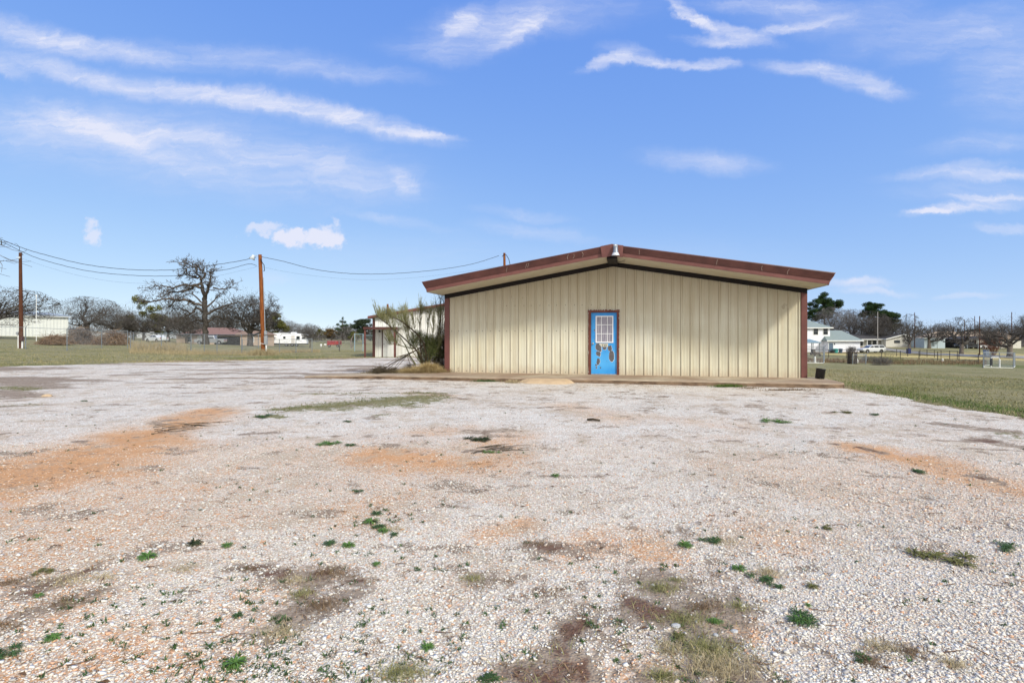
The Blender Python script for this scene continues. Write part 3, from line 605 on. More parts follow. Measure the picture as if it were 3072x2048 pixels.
for i in range(nn+1):
    x = WX0+F_+(WX1-WX0-2*F_)*i/nn
    for j in range(7):
        z = WZ0+F_+(WZ1-WZ0-2*F_)*j/6; amp = .004+.003*(6-j)/6
        vs.append((x, -.006+amp*.55*math.sin(i*.75+j*.1+1.2*math.sin(i*.2))*(1), z))
cu.add(vs, [(i*7+j, (i+1)*7+j, (i+1)*7+j+1, i*7+j+1) for i in range(nn) for j in range(6)])
cu.build('curtain', worn('grey_curtain', (.22, .21, .26), (.42, .40, .46), 3, .9, .1, stretch=(9, 1, .9)), door, smooth=True)
kn = MB(); kn.lathe([(.0, .062), (.02, .058), (.028, .045), (.026, .03), (.012, .022), (.012, .008), (.03, .004), (.03, 0)], k=14)
M9 = Matrix.Rotation(R(90), 4, 'X'); kn.v = [tuple(M9 @ Vector(v)+Vector((5.46, 0, 1.085))) for v in kn.v]; kn.build('door_knob', plain('brass_knob', (.55, .50, .36), .3, .5, .9), door, smooth=True)
# peeled patches of bare metal, each edged with pale primer
def blob(cx_, cz_, pts, mb, y, m, grow=0.0):
    c_ = (sum(p[0] for p in pts)/len(pts), sum(p[1] for p in pts)/len(pts)); vs = []
    for x, z in pts:
        dx, dz = x-c_[0], z-c_[1]; L_ = math.hypot(dx, dz)+1e-6; vs.append((x+dx/L_*grow, y, z+dz/L_*grow))
    mb.add(vs+[(c_[0], y, c_[1])], [(i, (i+1) % len(pts), len(pts)) for i in range(len(pts))], m)
def dpx(u, y):                        # door close-up pixel -> door plane
    return (DX0+(u-218)/(725-218)*(DX1-DX0), .024+(1420-y)/(1420-250)*(DZ1-.024))
PATCH = [[(318, 845), (375, 838), (385, 865), (418, 900), (428, 985), (395, 995), (335, 970), (305, 930), (308, 880)], [(335, 985), (395, 1000), (408, 1050), (390, 1092), (330, 1062), (315, 1020)],
         [(350, 1118), (385, 1130), (398, 1190), (380, 1225), (345, 1262), (325, 1210), (335, 1150)], [(450, 915), (520, 905), (525, 940), (490, 962), (450, 945)], [(560, 885), (615, 875), (635, 940), (610, 990), (565, 975), (545, 930)],
         [(590, 985), (650, 980), (670, 1030), (668, 1140), (640, 1185), (600, 1180), (572, 1120), (575, 1040)], [(295, 1235), (330, 1245), (342, 1262), (310, 1275)], [(310, 1285), (340, 1290), (330, 1325), (312, 1322)], [(392, 1292), (415, 1290), (418, 1315), (395, 1318)], [(275, 575), (295, 570), (292, 610), (282, 600)], [(365, 1235), (385, 1240), (375, 1258)], [(496, 990), (506, 990), (502, 1003)], [(280, 755), (292, 755), (292, 778), (282, 778)], [(520, 1172), (532, 1178), (524, 1188)]]
rr = random.Random(2); PRIM = plain('pale_primer', (.55, .60, .66), .7); BAREM = worn('bare_door_metal', (.085, .08, .088), (.12, .11, .115), 9, .6, .4)
for P_ in PATCH:
    pts = []; n = len(P_)
    for i in range(n):
        a, b = P_[i], P_[(i+1) % n]
        for k in range(4):
            f = k/4; j = 4 if n > 4 else 1; pts.append(dpx(a[0]+(b[0]-a[0])*f+rr.uniform(-j, j), a[1]+(b[1]-a[1])*f+rr.uniform(-j, j)))
    pm = MB(); blob(0, 0, pts, pm, -.003, 0)
    if n > 4 or P_[0][0] < 345:                     # the patch sits in a rim of pale primer
        q = len(pts); rim = [(x+.003, -.0015, z-.006) for x, z in pts]; c_ = (sum(v[0] for v in rim)/q, sum(v[2] for v in rim)/q)
        rim = [(x+(x-c_[0])*.10, y, z+(z-c_[1])*.05) for x, y, z in rim]; b = len(pm.v); pm.v += rim
        for i in range(q): pm.f.append((i, (i+1) % q, b+(i+1) % q, b+i)); pm.m.append(1)
    pm.build('peeled_patch', [BAREM, PRIM], door)
# house number on a pale torn strip
x0_, z0_ = dpx(378, 905); x1_, z1_ = dpx(552, 840)
MB().add([(x0_, -.005, z1_), (x0_+.01, -.005, z1_-.05), (x0_+.045, -.005, z1_-.06), (x0_+.08, -.005, z0_-.005), (x1_, -.005, z0_-.002), (x1_+.004, -.005, z1_)], [(0, 1, 2, 3, 4, 5)]).build('number_strip', plain('pale_strip', (.55, .53, .44), .7), door)
def text(body, size, loc, mat, parent, name, rot=(R(90), 0, 0), ext=.001, sx=1):
    cu_ = bpy.data.curves.new(name, 'FONT'); cu_.body = body; cu_.size = size; cu_.extrude = ext; cu_.align_x = 'LEFT'
    to = bpy.data.objects.new(name, cu_); COL.objects.link(to); bpy.context.view_layer.update()
    me = bpy.data.meshes.new_from_object(to); bpy.data.objects.remove(to); me.materials.clear(); me.materials.append(mat)
    o = bpy.data.objects.new(name, me); COL.objects.link(o); o.parent = parent; o.location = loc; o.rotation_euler = rot; o.scale = (sx, 1, 1); return o
text('330', .135, (x0_+.082, -.007, z0_+.004), plain('number_ink', (.05, .06, .06), .7), door, 'house_number', sx=.9)
# security lamp on the ridge plate
lamp = MB().box(HW+.06, HW+.18, -OV-.22, -OV-.12, RZ_+TH+.22, RZ_+TH+.30).build('security_lamp', GALV, bld)
ls = MB(); ls.lathe([(.03, .31), (.03, .28), (.065, .27), (.072, .25), (.072, .17), (.08, .16), (.086, .09), (.12, .0), (.112, .0), (.07, .1), (.0, .25)], k=24); LC = Vector((HW+.12, -OV-.26, RZ_+TH-.06))
ls.v = [tuple(Vector(v)+LC) for v in ls.v]; ls.build('lamp_shade', plain('bright_aluminium', (.20, .225, .26), .45, .4, .4), lamp, smooth=True)
fl = MB(); fl.lathe([(.088, .085), (.122, .0), (.126, .0), (.092, .085)], k=40); fl.v = [tuple(Vector(v)+LC) for v in fl.v]; fl.build('lens_skirt', plain('clear_ribbed_skirt', (.55, .57, .60), .3, .6), lamp)
ph = MB(); ph.lathe([(.0, .35), (.02, .345), (.026, .31)], k=12); ph.v = [tuple(Vector(v)+LC) for v in ph.v]; ph.build('photocell', WHITE, lamp, smooth=True)
wr = MB(); wr.tube([(HW+.1, -OV-.0, RZ_+TH-.04), (HW+.14, -OV+.3, RZ_-.02+TH-.12), (HW+.2, -OV+.5, RZ_-.06+TH-.10), (HW+.42, -OV+.55, RZ_-.06+TH-.08)], .006, 5); wr.tube([(HW+.05, -OV+.45, RZ_+.0), (HW+.3, -OV+.55, RZ_+.0), (HW+.44, -OV+.5, RZ_+.06)], .006, 5); wr.build('loose_wire', BLACK, lamp)

# slab in front (structure: concrete walk)
sl = MB(); pts = []
rr = random.Random(4); xs_ = np.arange(-4.6, 12.4, .22)
fe = [-1.93+.02*rr.uniform(-1, 1)-.03*math.sin(x*.8) for x in xs_]
front = list(zip(xs_, fe))+[(12.5, -1.9), (12.68, -1.84), (12.8, -1.70), (12.84, -1.5), (12.84, 0.3)]
back = [(12.84, .3), (-.1, .3), (-.1, -.55), (-.8, -.8), (-3.0, -.95), (-4.6, -1.1)]
poly = front+back[1:]
n = len(poly)
def sz_(x): return -.0 if x > -2 else -.03*(-2-x)
top = [(x, y, 0+sz_(x)) for x, y in poly]; bev = [(x, y-.02*(y < -1), -.035+sz_(x)) for x, y in poly]; bot = [(x, y-.03*(y < -1), -.30) for x, y in poly]
top = [(x, y+(.02 if y < -1 else 0), z) for x, y, z in top]
vs = top+bev+bot; fs = [tuple(range(n))]+[(i, i+n, (i+1) % n+n, (i+1) % n) for i in range(n)]
slab = MB().add(vs, fs); slab.add(vs, [(i+n, i+2*n, (i+1) % n+2*n, (i+1) % n+n) for i in range(n)], 1); CEDGE = worn('mud_stained_kerb_face', (.09, .06, .042), (.24, .165, .11), 2.5, .95, .1, stretch=(1, 1, 3), bump=.5); so_ = slab.build('concrete_walk', [CONC, CEDGE]); so_.location = (BX, BY, .15); so_.rotation_euler = (0, 0, R(-12.2)); tag(so_, kind='structure')
# expansion joints as shallow dark lines belong to the walk's surface
# worn concrete wedge in front of the door
wd = MB(); nn = 26; vs = []; rr = random.Random(6)
W_ = [(3.12, -2.02, -.155), (3.5, -2.40, -.15), (3.85, -2.50, -.15), (4.4, -2.53, -.15), (4.75, -2.45, -.15), (5.05, -2.02, -.155)]
T_ = [(3.55, -1.90, -.01), (3.62, -2.02, -.008), (4.0, -2.03, -.005), (4.45, -2.03, -.005), (4.68, -2.0, -.01), (4.75, -1.9, -.01)]
M_ = [tuple((a+b)/2+(.025 if k == 2 else 0) for k, (a, b) in enumerate(zip(p, q))) for p, q in zip(W_, T_)]
wd.add(W_+M_+T_, [(i+r*6, i+1+r*6, i+7+r*6, i+6+r*6) for r in (0, 1) for i in range(5)]+[(12, 13, 14, 15, 16, 17)])
RAMP = worn('tan_concrete_patch', (.40, .29, .185), (.50, .37, .24), 3, .95, .1, bump=.4)
wo = wd.build('ramp', RAMP); sb = wo.modifiers.new('s', 'SUBSURF'); sb.levels = sb.render_levels = 2; sb.subdivision_type = 'SIMPLE'
wo.location = (BX, BY, .15); wo.rotation_euler = (0, 0, R(-12.2)); tag(wo, 'tan worn concrete wedge against the walk below the blue door', 'ramp')
# black bucket / can at the right corner
bk = empty('splash_bucket', b2w(12.62, -.28)+(.15,), R(-12.2), 'small black plastic bucket standing at the right corner of the beige building', 'bucket')
MB().lathe([(0, 0), (.13, 0), (.135, .28), (.142, .285), (.142, .31), (.13, .31), (.125, .02), (0, .02)], k=20).build('bucket_body', BLACK, bk, smooth=True)
MB().tube([(-.138, 0, .26), (-.12, -.05, .34), (0, -.07, .375), (.12, -.05, .34), (.138, 0, .26)], .004, 5).build('handle', GALV, bk)
bk.rotation_euler = (R(-6), R(9), R(-12)); bk.location.z += .01
# ------------------------------------------------------------------ poles and wires
def at(u, s): X = (u-CX)/s; Y = FPX/s; return X, Y, tz(X, Y)
def zat(y, s): return CAMZ-(y-HY)/s
def pole(u, s, ytop, r, mat, name, label, lean=0.0, cat='utility pole', u_top=None):
    X, Y, Z = at(u, s); H = zat(ytop, s)-Z
    e = empty(name, (X, Y, Z), 0, label, cat)
    lx_ = 0 if u_top is None else (u_top-u)/s
    MB().tube([(0, 0, -.3), (lx_*.3, 0, H*.3), (lx_*.65, 0, H*.65), (lx_, 0, H)], [r*1.25, r*1.15, r*1.0, r*.85], 12).build('shaft', mat, e, smooth=False)
    return e, H
p1, H1 = pole(64, 35.7, 758, .125, DKWOOD, 'utility_pole', 'short dark brown wooden pole at the far left beside the chain link fence', u_top=61)
m = MB(); m.tube([(-.17, -.1, 0), (-.17, -.1, 1.15), (-.16, -.1, 1.2)], .045, 8).build('conduit', WHITE, p1); MB().box(-.27, -.10, -.22, -.08, 1.15, 1.38).build('meter_box', GALV, p1, bevel=.02)
MB().tube([(.19, -.12, 0), (.19, -.12, .62)], .06, 8).build('conduit', WHITE, p1); MB().box(.08, .3, -.25, -.05, .62, 1.0).build('junction_box', BROWN_D, p1, bevel=.01)
m = MB(); m.tube([(-.28, -.14, H1-.42), (.1, -.14, H1-.42)], .02, 6); m.tube([(-.05, -.13, H1-.36), (-.05, -.13, H1-.5)], .035, 8); m.build('insulator', WHITE, p1)
p2, H2 = pole(792, 37.4, 764, .155, RUSTW, 'utility_pole', 'tall orange brown wooden pole with a lamp on top and grey meter box', u_top=780)
g_ = MB(); g_.tube([(.2, -.13, 0), (.12, -.13, 3), (-.0, -.13, 6.2)], .03, 8); g_.build('conduit', GALV, p2)
MB().box(.12, .36, -.3, -.12, .85, 1.55).build('meter_box', GALV, p2, bevel=.03); MB().box(.13, .32, -.28, -.12, 1.62, 1.95).build('junction_box', GALV, p2, bevel=.03)
MB().tube([(.28, -.2, 0), (.27, -.2, .85)], .05, 8).build('riser_pipe', WHITE, p2); MB().tube([(-.22, -.16, .96), (.3, -.2, .86)], .022, 6).build('strap', WHITE, p2)
LX = (780-792)/37.4
la = MB().tube([(LX+.05, 0, H2-.12), (LX-.2, -.1, H2-.1), (LX-.42, -.2, H2-.18)], .025, 8).build('lamp', GALV, p2)
sh = MB().lathe([(0, .24), (.09, .24), (.12, .14), (.12, .10), (.24, -.12), (.225, -.12), (.1, .08), (0, .1)], k=18); Mx = Matrix.Translation((LX-.5, -.22, H2-.28)) @ Matrix.Rotation(R(25), 4, 'Y')
sh.v = [tuple(Mx @ Vector(v)) for v in sh.v]; sh.build('lamp_shade', plain('pale_lamp_shade', (.55, .60, .64), .4), la, smooth=True)
MB().tube([(LX+.1, -.1, H2-.35), (LX+.3, -.2, H2-.7), (LX+.42, -.2, H2-.85), (LX+.45, -.2, H2-1.3), (LX+.38, -.2, H2-1.35)], .03, 6).build('cable_loop', BLACK, p2)
p3, H3 = pole(1517, 31, 759, .13, RUSTW, 'utility_pole', 'wooden pole whose top shows above the left slope of the beige building roof', u_top=1513)
MB().tube([(-.35, 0, H3-.35), (-.1, -.13, H3-.1), (.05, -.14, H3-.2), (.3, -.14, H3-.6), (.42, -.14, H3-1.1), (.42, -.14, H3-1.8)], .03, 6).build('cable_loop', BLACK, p3)
CABLE = plain('black_cable', (.02, .02, .022), .6)
def wire(pts, r, name, label, tw=.02):
    """pts: list of (u, y, s) along the cable"""
    P = [Vector(((u-CX)/s, FPX/s, zat(y, s))) for u, y, s in pts]; out = []
    for i in range(len(P)-1):                 # Catmull-Rom
        a, b, c, d = P[max(i-1, 0)], P[i], P[i+1], P[min(i+2, len(P)-1)]
        for k in range(12):
            t = k/12; out.append(.5*((2*b)+(c-a)*t+(2*a-5*b+4*c-d)*t*t+(3*b-a-3*c+d)*t**3))
    out.append(P[-1])
    for i, q in enumerate(out):
        if 0 < i < len(out)-1: q.z += tw*math.sin(i*1.9)*math.sin(i*.37)
    return tag(MB().tube(out, r, 5).build(name, CABLE), label, 'power cable')
wire([(-180, 640, 41), (-60, 694, 40), (0, 717, 39.6), (60, 741, 39.2), (127, 762, 39), (255, 793, 38.5), (383, 808, 38), (500, 810, 37.8), (577, 803, 37.7), (700, 786, 37.5), (768, 772, 37.4)], .021, 'power_cable', 'upper black cable sagging from left edge to the lamp on the orange pole', .012)
wire([(-180, 655, 41), (-60, 705, 40), (17, 731, 39.6), (60, 752, 39.2), (127, 779, 39), (255, 811, 38.5), (383, 825, 38), (500, 828, 37.8), (577, 822, 37.7), (680, 808, 37.5), (745, 792, 37.4), (770, 797, 37.4)], .019, 'power_cable', 'lower black cable sagging from left edge to just below the orange pole top', .012)
wire([(783, 770, 37.4), (850, 784, 37), (940, 807, 36), (1030, 819, 35), (1120, 822, 34), (1220, 818, 33), (1330, 807, 32.5), (1420, 791, 32), (1497, 767, 31)], .02, 'power_cable', 'black cable sagging between the orange brown pole and the pole behind the roof', .012)
wire([(63, 774, 35.7), (130, 797, 35.9), (230, 825, 36), (330, 843, 36.3), (430, 850, 36.6), (540, 845, 37), (660, 826, 37.2), (778, 798, 37.4)], .005, 'power_cable', 'thin faint line between the short dark pole and the orange brown pole', 0)
wire([(788, 801, 37.4), (900, 822, 36), (1060, 838, 35), (1200, 836, 33), (1340, 822, 32), (1510, 797, 31)], .005, 'power_cable', 'thin faint line right of the orange brown pole running to the roof', 0)
# span hardware just inside the left edge
hw = empty('cable_dead_end', ((4-CX)/39.6, FPX/39.6, zat(722, 39.6)), 0, 'black cable clamp with hanging loop at the left edge of the picture', 'cable clamp')
m = MB().tube([(-.25, 0, .1), (0, 0, 0), (.02, 0, -.35)], .03, 6); m.build('clamp', CABLE, hw); MB().tube([(-.2, 0, -.25), (.1, 0, -.35), (.25, 0, -.3), (.32, 0, -.2), (.22, 0, -.05)], .014, 5).build('loop', CABLE, hw)

# ------------------------------------------------------------------ chain link fences
LINK = plain('fence_wire', (.26, .28, .30), .5, .5, .5); POSTM = plain('fence_pipe', (.20, .225, .25), .5, .5, .4)
def chain(name, pts, label, h=1.8, arms=(), sp=.085, group=None, wr=.0022, bottom=False, pm=None, base=None):
    """pts: (u, s) of the posts"""
    G_ = []
    for k, p in enumerate(pts):
        X, Y, Z = at(p[0], p[1]); G_.append(Vector((X, Y, Z if base is None else base)))
    o = empty(name, G_[0], 0, label, 'fence', group); O = G_[0]; pm = pm or POSTM
    for k, p in enumerate(G_):
        q = p-O; hh = h if len(pts[k]) < 3 else pts[k][2]
        mb = MB().tube([q-Vector((0, 0, .1)), q+Vector((0, 0, hh+.04))], .034, 8)
        if k in arms: mb.tube([q+Vector((0, 0, hh)), q+Vector((.28, 0, hh+.36))], .02, 6)
        mb.build('post', pm, o)
    for k in range(len(G_)-1):
        a, b = G_[k]-O, G_[k+1]-O; MB().tube([a+Vector((0, 0, h)), b+Vector((0, 0, h))], .021, 6).build('rail', pm, o)
        if bottom: MB().tube([a+Vector((0, 0, .06)), b+Vector((0, 0, .06))], .03, 6).build('rail', WHITE, o)
        m = MB(); L = (b-a).length; n = max(2, int(L/sp)); hn = h-.06
        for i in range(-int(hn/sp), n+1):
            for sg in (0, 1):
                x0, z0, x1, z1 = i*sp, 0.03, i*sp+hn, hn+.03
                if x1 > L: z1 -= (x1-L); x1 = L
                if x0 < 0: z0 += -x0; x0 = 0
                if x1-x0 < .02: continue
                if sg: z0, z1 = hn+.06-z0, hn+.06-z1
                pa = a+(b-a)*(x0/L); pb = a+(b-a)*(x1/L); m.tube([pa+Vector((0, 0, z0)), pb+Vector((0, 0, z1))], wr, 3, cap=False)
        m.build('mesh_panel', LINK, o)
    return o
chain('chain_link_fence', [(-260, 37.5), (-120, 37), (77, 36.5), (201, 35.5), (305, 30), (383, 29.5)], 'chain link fence with angled post arms in front of the cream warehouse', 1.8, arms=(2, 3), wr=.0014, sp=.11)
chain('chain_link_fence', [(391, 32), (484, 32.5), (573, 33), (613, 33), (651, 33.5), (725, 34), (775, 35)], 'chain link fence with tall dry grass at its foot, left of orange brown pole', 1.75)
chain('chain_link_fence', [(727, 31), (838, 32), (888, 33), (936, 32.5)], 'low chain link fence in front of the white camper trailer', 1.25)
chain('chain_link_fence', [(936, 27), (1017, 26), (1063, 26)], 'low chain link fence in front of the red trailer', 1.0, sp=.12)
chain('chain_link_fence', [(305, 27), (400, 25), (500, 24.5), (600, 24)], 'farther chain link fence behind the brush pile, seen through the nearer one', 1.5, sp=.14)
k_ = chain('dog_kennel', [(1064, 30), (1089, 30), (1089, 26), (1120, 26)], 'tall chain link kennel with pale blue posts left of the small barn', 1.75, pm=plain('pale_blue_pipe', (.28, .40, .46), .5)); k_['category'] = 'kennel'

# ------------------------------------------------------------------ small barn on the left
BP = at(1120, 39)
barn = empty('metal_barn', BP, R(-4), 'pale ribbed metal barn with brown roof edge and a small porch, behind the bushes', 'barn')
bw = MB(); BW = 8.4; be, br = 3.0, 4.35
def bt(x): return be+(x/BW)*(br-be)*1.0
pts = panel_profile(0, BW, .15); vs = []
for x, y in pts: vs += [(x, y, -.1), (x, y, bt(x))]
g = G('pale_barn_panels', .5, .3); nn_ = g.noise(1.2, 5, .6, (5, 5, .5)); g.color(g.mix(g.rng(nn_, .4, .75), (.70, .70, .67), (.56, .54, .48))); BARNM = g.m
ribbed(bw, 0, BW, -.1, bt, .15); bw.build('wall', [BARNM, BARNM, plain('barn_rib_shade', (.17, .15, .12), .9)], barn)  # last material paints the shade strips beside the barn ribs
MB().add([(0, 0, -.1), (0, 12, -.1), (0, 12, be), (0, 0, be), (BW, 0, -.1), (BW, 12, -.1), (BW, 12, br), (BW, 0, br), (0, 12.01, -.1), (BW, 12.01, -.1), (BW, 12.01, br), (0, 12.01, be)], [(3, 2, 1, 0), (4, 5, 6, 7), (8, 9, 10, 11)]).build('side_wall', BARNM, barn)
MB().box(-.05, .16, -.06, .1, -.1, be).build('corner_trim', BROWN_D, barn)
mb = MB(); mb.prism([(-.35, be-.04), (BW+.2, bt(BW+.2)), (BW+.2, bt(BW+.2)+.2), (-.35, be+.14)], -.3, 12.3); mb.build('roof', BROWN, barn)
MB().box(.75, 1.72, -.03, .05, 0, 2.05).build('door', worn('white_barn_door', (.60, .60, .57), (.68, .68, .65), 3), barn)
MB().box(.68, .75, -.05, .02, 0, 2.1).box(1.72, 1.79, -.05, .02, 0, 2.1).box(.68, 1.79, -.05, .02, 2.1, 2.16).build('door_frame', BROWN_D, barn)
mb = MB(); mb.add([(-.35, -1.2, 2.22), (2.25, -1.2, 2.22), (2.25, 0, 2.28), (-.35, 0, 2.28), (-.35, -1.2, 2.26), (2.25, -1.2, 2.26), (2.25, 0, 2.32), (-.35, 0, 2.32)], [(0, 3, 2, 1), (4, 5, 6, 7), (0, 1, 5, 4), (1, 2, 6, 5), (3, 0, 4, 7)]); pr = mb.build('porch_roof', GALV, barn)
MB().box(-.36, 2.26, -1.24, -1.2, 2.12, 2.3).build('porch_fascia', BROWN_D, barn)
for x in (-.25, 2.0): MB().box(x-.05, x+.05, -1.17, -1.07, -.1, 2.2).build('porch_post', BROWN, barn)
MB().lathe([(0, .16), (.07, .14), (.08, 0), (0, 0)], c=(.52, -.12, 1.9), k=10).build('door_lamp', BLACK, barn)
MB().tube([(.82, -.06, 1.0), (.9, -.08, 1.0)], .02, 6).build('door_handle', BLACK, barn)
tag(MB().add([(-1.0, 0, -.05), (-.3, -.3, .08), (.2, -.25, .22), (.8, -.2, .10), (1.3, 0, -.03), (.1, .25, .12)], [(0, 1, 5), (1, 2, 5), (2, 3, 5), (3, 4, 5)]).build('dirt_heap', worn('orange_dirt', (.36, .20, .11), (.44, .27, .16), 4), loc=(BP[0]+2.4, BP[1]-.9, BP[2]+.02)), 'small heap of orange dirt at the foot of the pale barn door', 'dirt heap')
# post standing on / behind the barn
e, h_ = pole(1163, 33, 912, .1, RUSTW, 'wooden_post', 'rusty brown post top rising behind the barn roof among the bush tips', cat='post')

# ------------------------------------------------------------------ far left white building
wx0, wx1 = at(-190, 17.8), at(205, 14.6)
wbx = empty('warehouse', wx1, math.atan2(wx0[1]-wx1[1], wx0[0]-wx1[0]), 'long pale cream metal warehouse at the left edge behind the chain link fence', 'warehouse')
L_ = math.hypot(wx0[0]-wx1[0], wx0[1]-wx1[1]); wz = wx0[2]-wx1[2]
m = MB(); n_ = int(L_/.6)
prof = []
for i in range(n_+1):
    x = i*L_/n_; prof += [(x, 0), (x+.25, 0), (x+.3, .05), (x+.35, .05)] if i < n_ else [(x, 0)]
vs = []
CREAM = worn('cream_metal_wall', (.66, .67, .62), (.72, .73, .69), .6, .5)
for x, y in prof: vs += [(x, y, -.8+wz*x/L_), (x, y, 4.2+wz*x/L_*.5)]
m.add(vs, [(2*i, 2*i+2, 2*i+3, 2*i+1) for i in range(len(prof)-1)]); m.build('wall', CREAM, wbx)
MB().add([(0, 0, -.8), (0, -14, -.8), (0, -14, 4.2), (0, 0, 4.2)], [(0, 1, 2, 3)]).build('side_wall', CREAM, wbx)
zz1 = 4.2+wz*.5
MB().add([(-.35, .35, 4.15), (L_, .35, zz1), (L_, .35, zz1+.3), (-.35, .35, 4.4), (-.35, -14, 4.35), (L_, -14, zz1+.2), (L_, -7, zz1+1.0), (-.35, -7, 5.15)], [(3, 2, 1, 0), (3, 7, 6, 2), (7, 4, 5, 6), (0, 1, 5, 4)]).build('roof', worn('grey_blue_roof', (.22, .26, .31), (.36, .40, .45), 1), wbx)
MB().box(-.3, L_, .33, .45, 4.05, 4.16).build('gutter', WHITE, wbx)
MB().box(0, L_, .02, .08, -.9, .02).build('base_board', worn('rusty_base', (.25, .13, .09), (.30, .18, .12), 2), wbx)
e, h_ = pole(109, 22.4, 890, .035, WHITE, 'flag_pole', 'thin white pole standing in front of the cream warehouse', cat='flag pole')
MB().lathe([(0, .3), (.07, .25), (.07, 0), (0, 0)], c=(0, 0, h_), k=8).build('pole_cap', BLACK, e); e.children[0].data.materials[0] = WHITE

# ------------------------------------------------------------------ vehicles
TYRE = plain('tyre_rubber', (.012, .012, .012), .8, .2); RIM = plain('wheel_rim', (.35, .35, .36), .35, .5, .8)
def wheel(parent, x, y, r, w=.22):
    t = MB(); t.lathe([(r*.6, -w/2), (r*.96, -w/2), (r, -w*.3), (r, w*.3), (r*.96, w/2), (r*.6, w/2)], k=22)
    Mw = Matrix.Translation((x, y, r)) @ Matrix.Rotation(R(90), 4, 'X'); t.v = [tuple(Mw @ Vector(v)) for v in t.v]; to = t.build('wheel', TYRE, parent)
    q = MB(); q.lathe([(0, -w*.46), (r*.25, -w*.5), (r*.6, -w*.4), (r*.62, -w*.2), (r*.62, w*.3), (0, w*.3)], k=16); q.v = [tuple(Mw @ Vector(v)) for v in q.v]; q.build('rim', RIM, to)
def car(name, loc, rz, paint, label, kind='wagon', L=4.9, Wd=1.85):
    e = empty(name, loc, rz, label, 'car'); P = MB(); h0 = .28; r = .36; w = Wd/2
    if kind == 'wagon': low = [(-2.42, .45), (-2.40, .80), (-2.2, .93), (-1.15, 1.02), (2.35, 1.05), (2.42, .8), (2.40, .42)]; roof = [(-1.15, 1.0), (-.45, 1.52), (-.2, 1.58), (2.0, 1.56), (2.38, 1.03)]
    elif kind == 'pickup': low = [(-2.7, .5), (-2.68, .95), (-2.5, 1.08), (-1.3, 1.15), (2.65, 1.12), (2.7, .8), (2.68, .5)]; roof = [(-1.3, 1.1), (-.6, 1.75), (-.4, 1.8), (.75, 1.78), (.95, 1.12)]
    else: low = [(-2.3, .42), (-2.28, .72), (-2.1, .86), (-1.0, .98), (1.6, 1.02), (2.22, .98), (2.3, .7), (2.28, .42)]; roof = [(-1.0, .95), (-.3, 1.40), (0, 1.44), (.9, 1.43), (1.75, 1.0)]
    wb = 1.45 if kind != 'pickup' else 1.75
    def arch(cx): return [(cx+r*1.18*math.cos(t), .33+r*1.18*math.sin(t)) for t in np.linspace(0, math.pi, 9)]
    body = low+[(wb+r*1.18, .3)]+arch(wb)+[(-wb+r*1.18, .3)]+arch(-wb)
    P.prism(body, -w, w); P.build('body', paint, e, bevel=.05)
    cab = MB(); n = len(roof); tw = w*.80; bt_ = w*.96
    vs = []
    for x, z in roof:
        f = (z-1.0)/.55; ww = bt_+(tw-bt_)*max(0, min(1, f)); vs += [(x, -ww, z), (x, ww, z)]
    cab.add(vs, [tuple(range(0, 2*n, 2)), tuple(range(2*n-1, 0, -2))]+[(2*i, 2*i+1, 2*i+3, 2*i+2) for i in range(n-1)]); cb = cab.build('cabin', paint, e, bevel=.04)
    # side windows, windscreen and rear window stand 4 mm proud
    def win(x0, x1, xt0, xt1, zt):
        for sg in (-1, 1):
            z0 = 1.06 if kind != 'sedan' else 1.03; f = lambda z: bt_+(tw-bt_)*min(1, (z-1.0)/.55)
            MB().add([(x0, sg*(f(z0)+.006), z0), (x1, sg*(f(z0)+.006), z0), (xt1, sg*(f(zt)+.006), zt), (xt0, sg*(f(zt)+.006), zt)], [(0, 1, 2, 3)]).build('window', GLASS, e)
    if kind == 'wagon': win(-1.0, -.1, -.42, -.1, 1.48); win(0, .95, 0, .95, 1.50); win(1.05, 2.2, 1.05, 1.95, 1.49)
    elif kind == 'pickup': win(-1.15, -.2, -.55, -.2, 1.7); win(-.1, .85, -.1, .72, 1.7)
    else: win(-.85, -.0, -.28, 0, 1.36); win(.1, 1.4, .1, .88, 1.36)
    a, b = roof[0], roof[1]; MB().add([(a[0]-.01, -bt_*.9, a[1]+.06), (a[0]-.01, bt_*.9, a[1]+.06), (b[0]-.02, tw*.92, b[1]-.03), (b[0]-.02, -tw*.92, b[1]-.03)], [(0, 1, 2, 3)]).build('windscreen', GLASS, e)
    for y in (-w*.7, w*.7):
        MB().box(low[1][0]-.015, low[1][0]+.1, y-.16, y+.16, .66, .80).build('headlight', WHITE, e); MB().box(low[-2][0]-.08, low[-2][0]+.015, y-.12, y+.12, .72, .92).build('tail_light', plain('tail_red', (.3, .01, .01), .3), e)
    for x in (-wb, wb):
        for y in (-w+.1, w-.1): wheel(e, x, y, r)
    return e
WPAINT = plain('white_car_paint', (.62, .64, .66), .25, .5); DPAINT = plain('dark_car_paint', (.03, .033, .04), .2, .5); SPAINT = plain('silver_car_paint', (.33, .34, .36), .25, .5, .5)
car('parked_car', at(2614, 14.7), R(2), WPAINT, 'white station wagon parked side on in front of the cream ranch house', 'wagon')
X, Y, Z = at(690, 14.3); car('parked_car', (X, Y-7, tz(X, Y-7)), R(12), SPAINT, 'dark silver pickup parked by the red roofed house near the big bare oak', 'pickup')
X, Y, Z = at(528, 14.3); car('parked_car', (X, Y-6, tz(X, Y-6)), R(-25), WPAINT, 'small pale car parked at the left end of the red roofed house', 'sedan')
X, Y, Z = at(2910, 12.5); car('parked_car', (X, Y-4, tz(X, Y-4)), R(5), WPAINT, 'white car parked under the dark carport on the right', 'sedan'); 
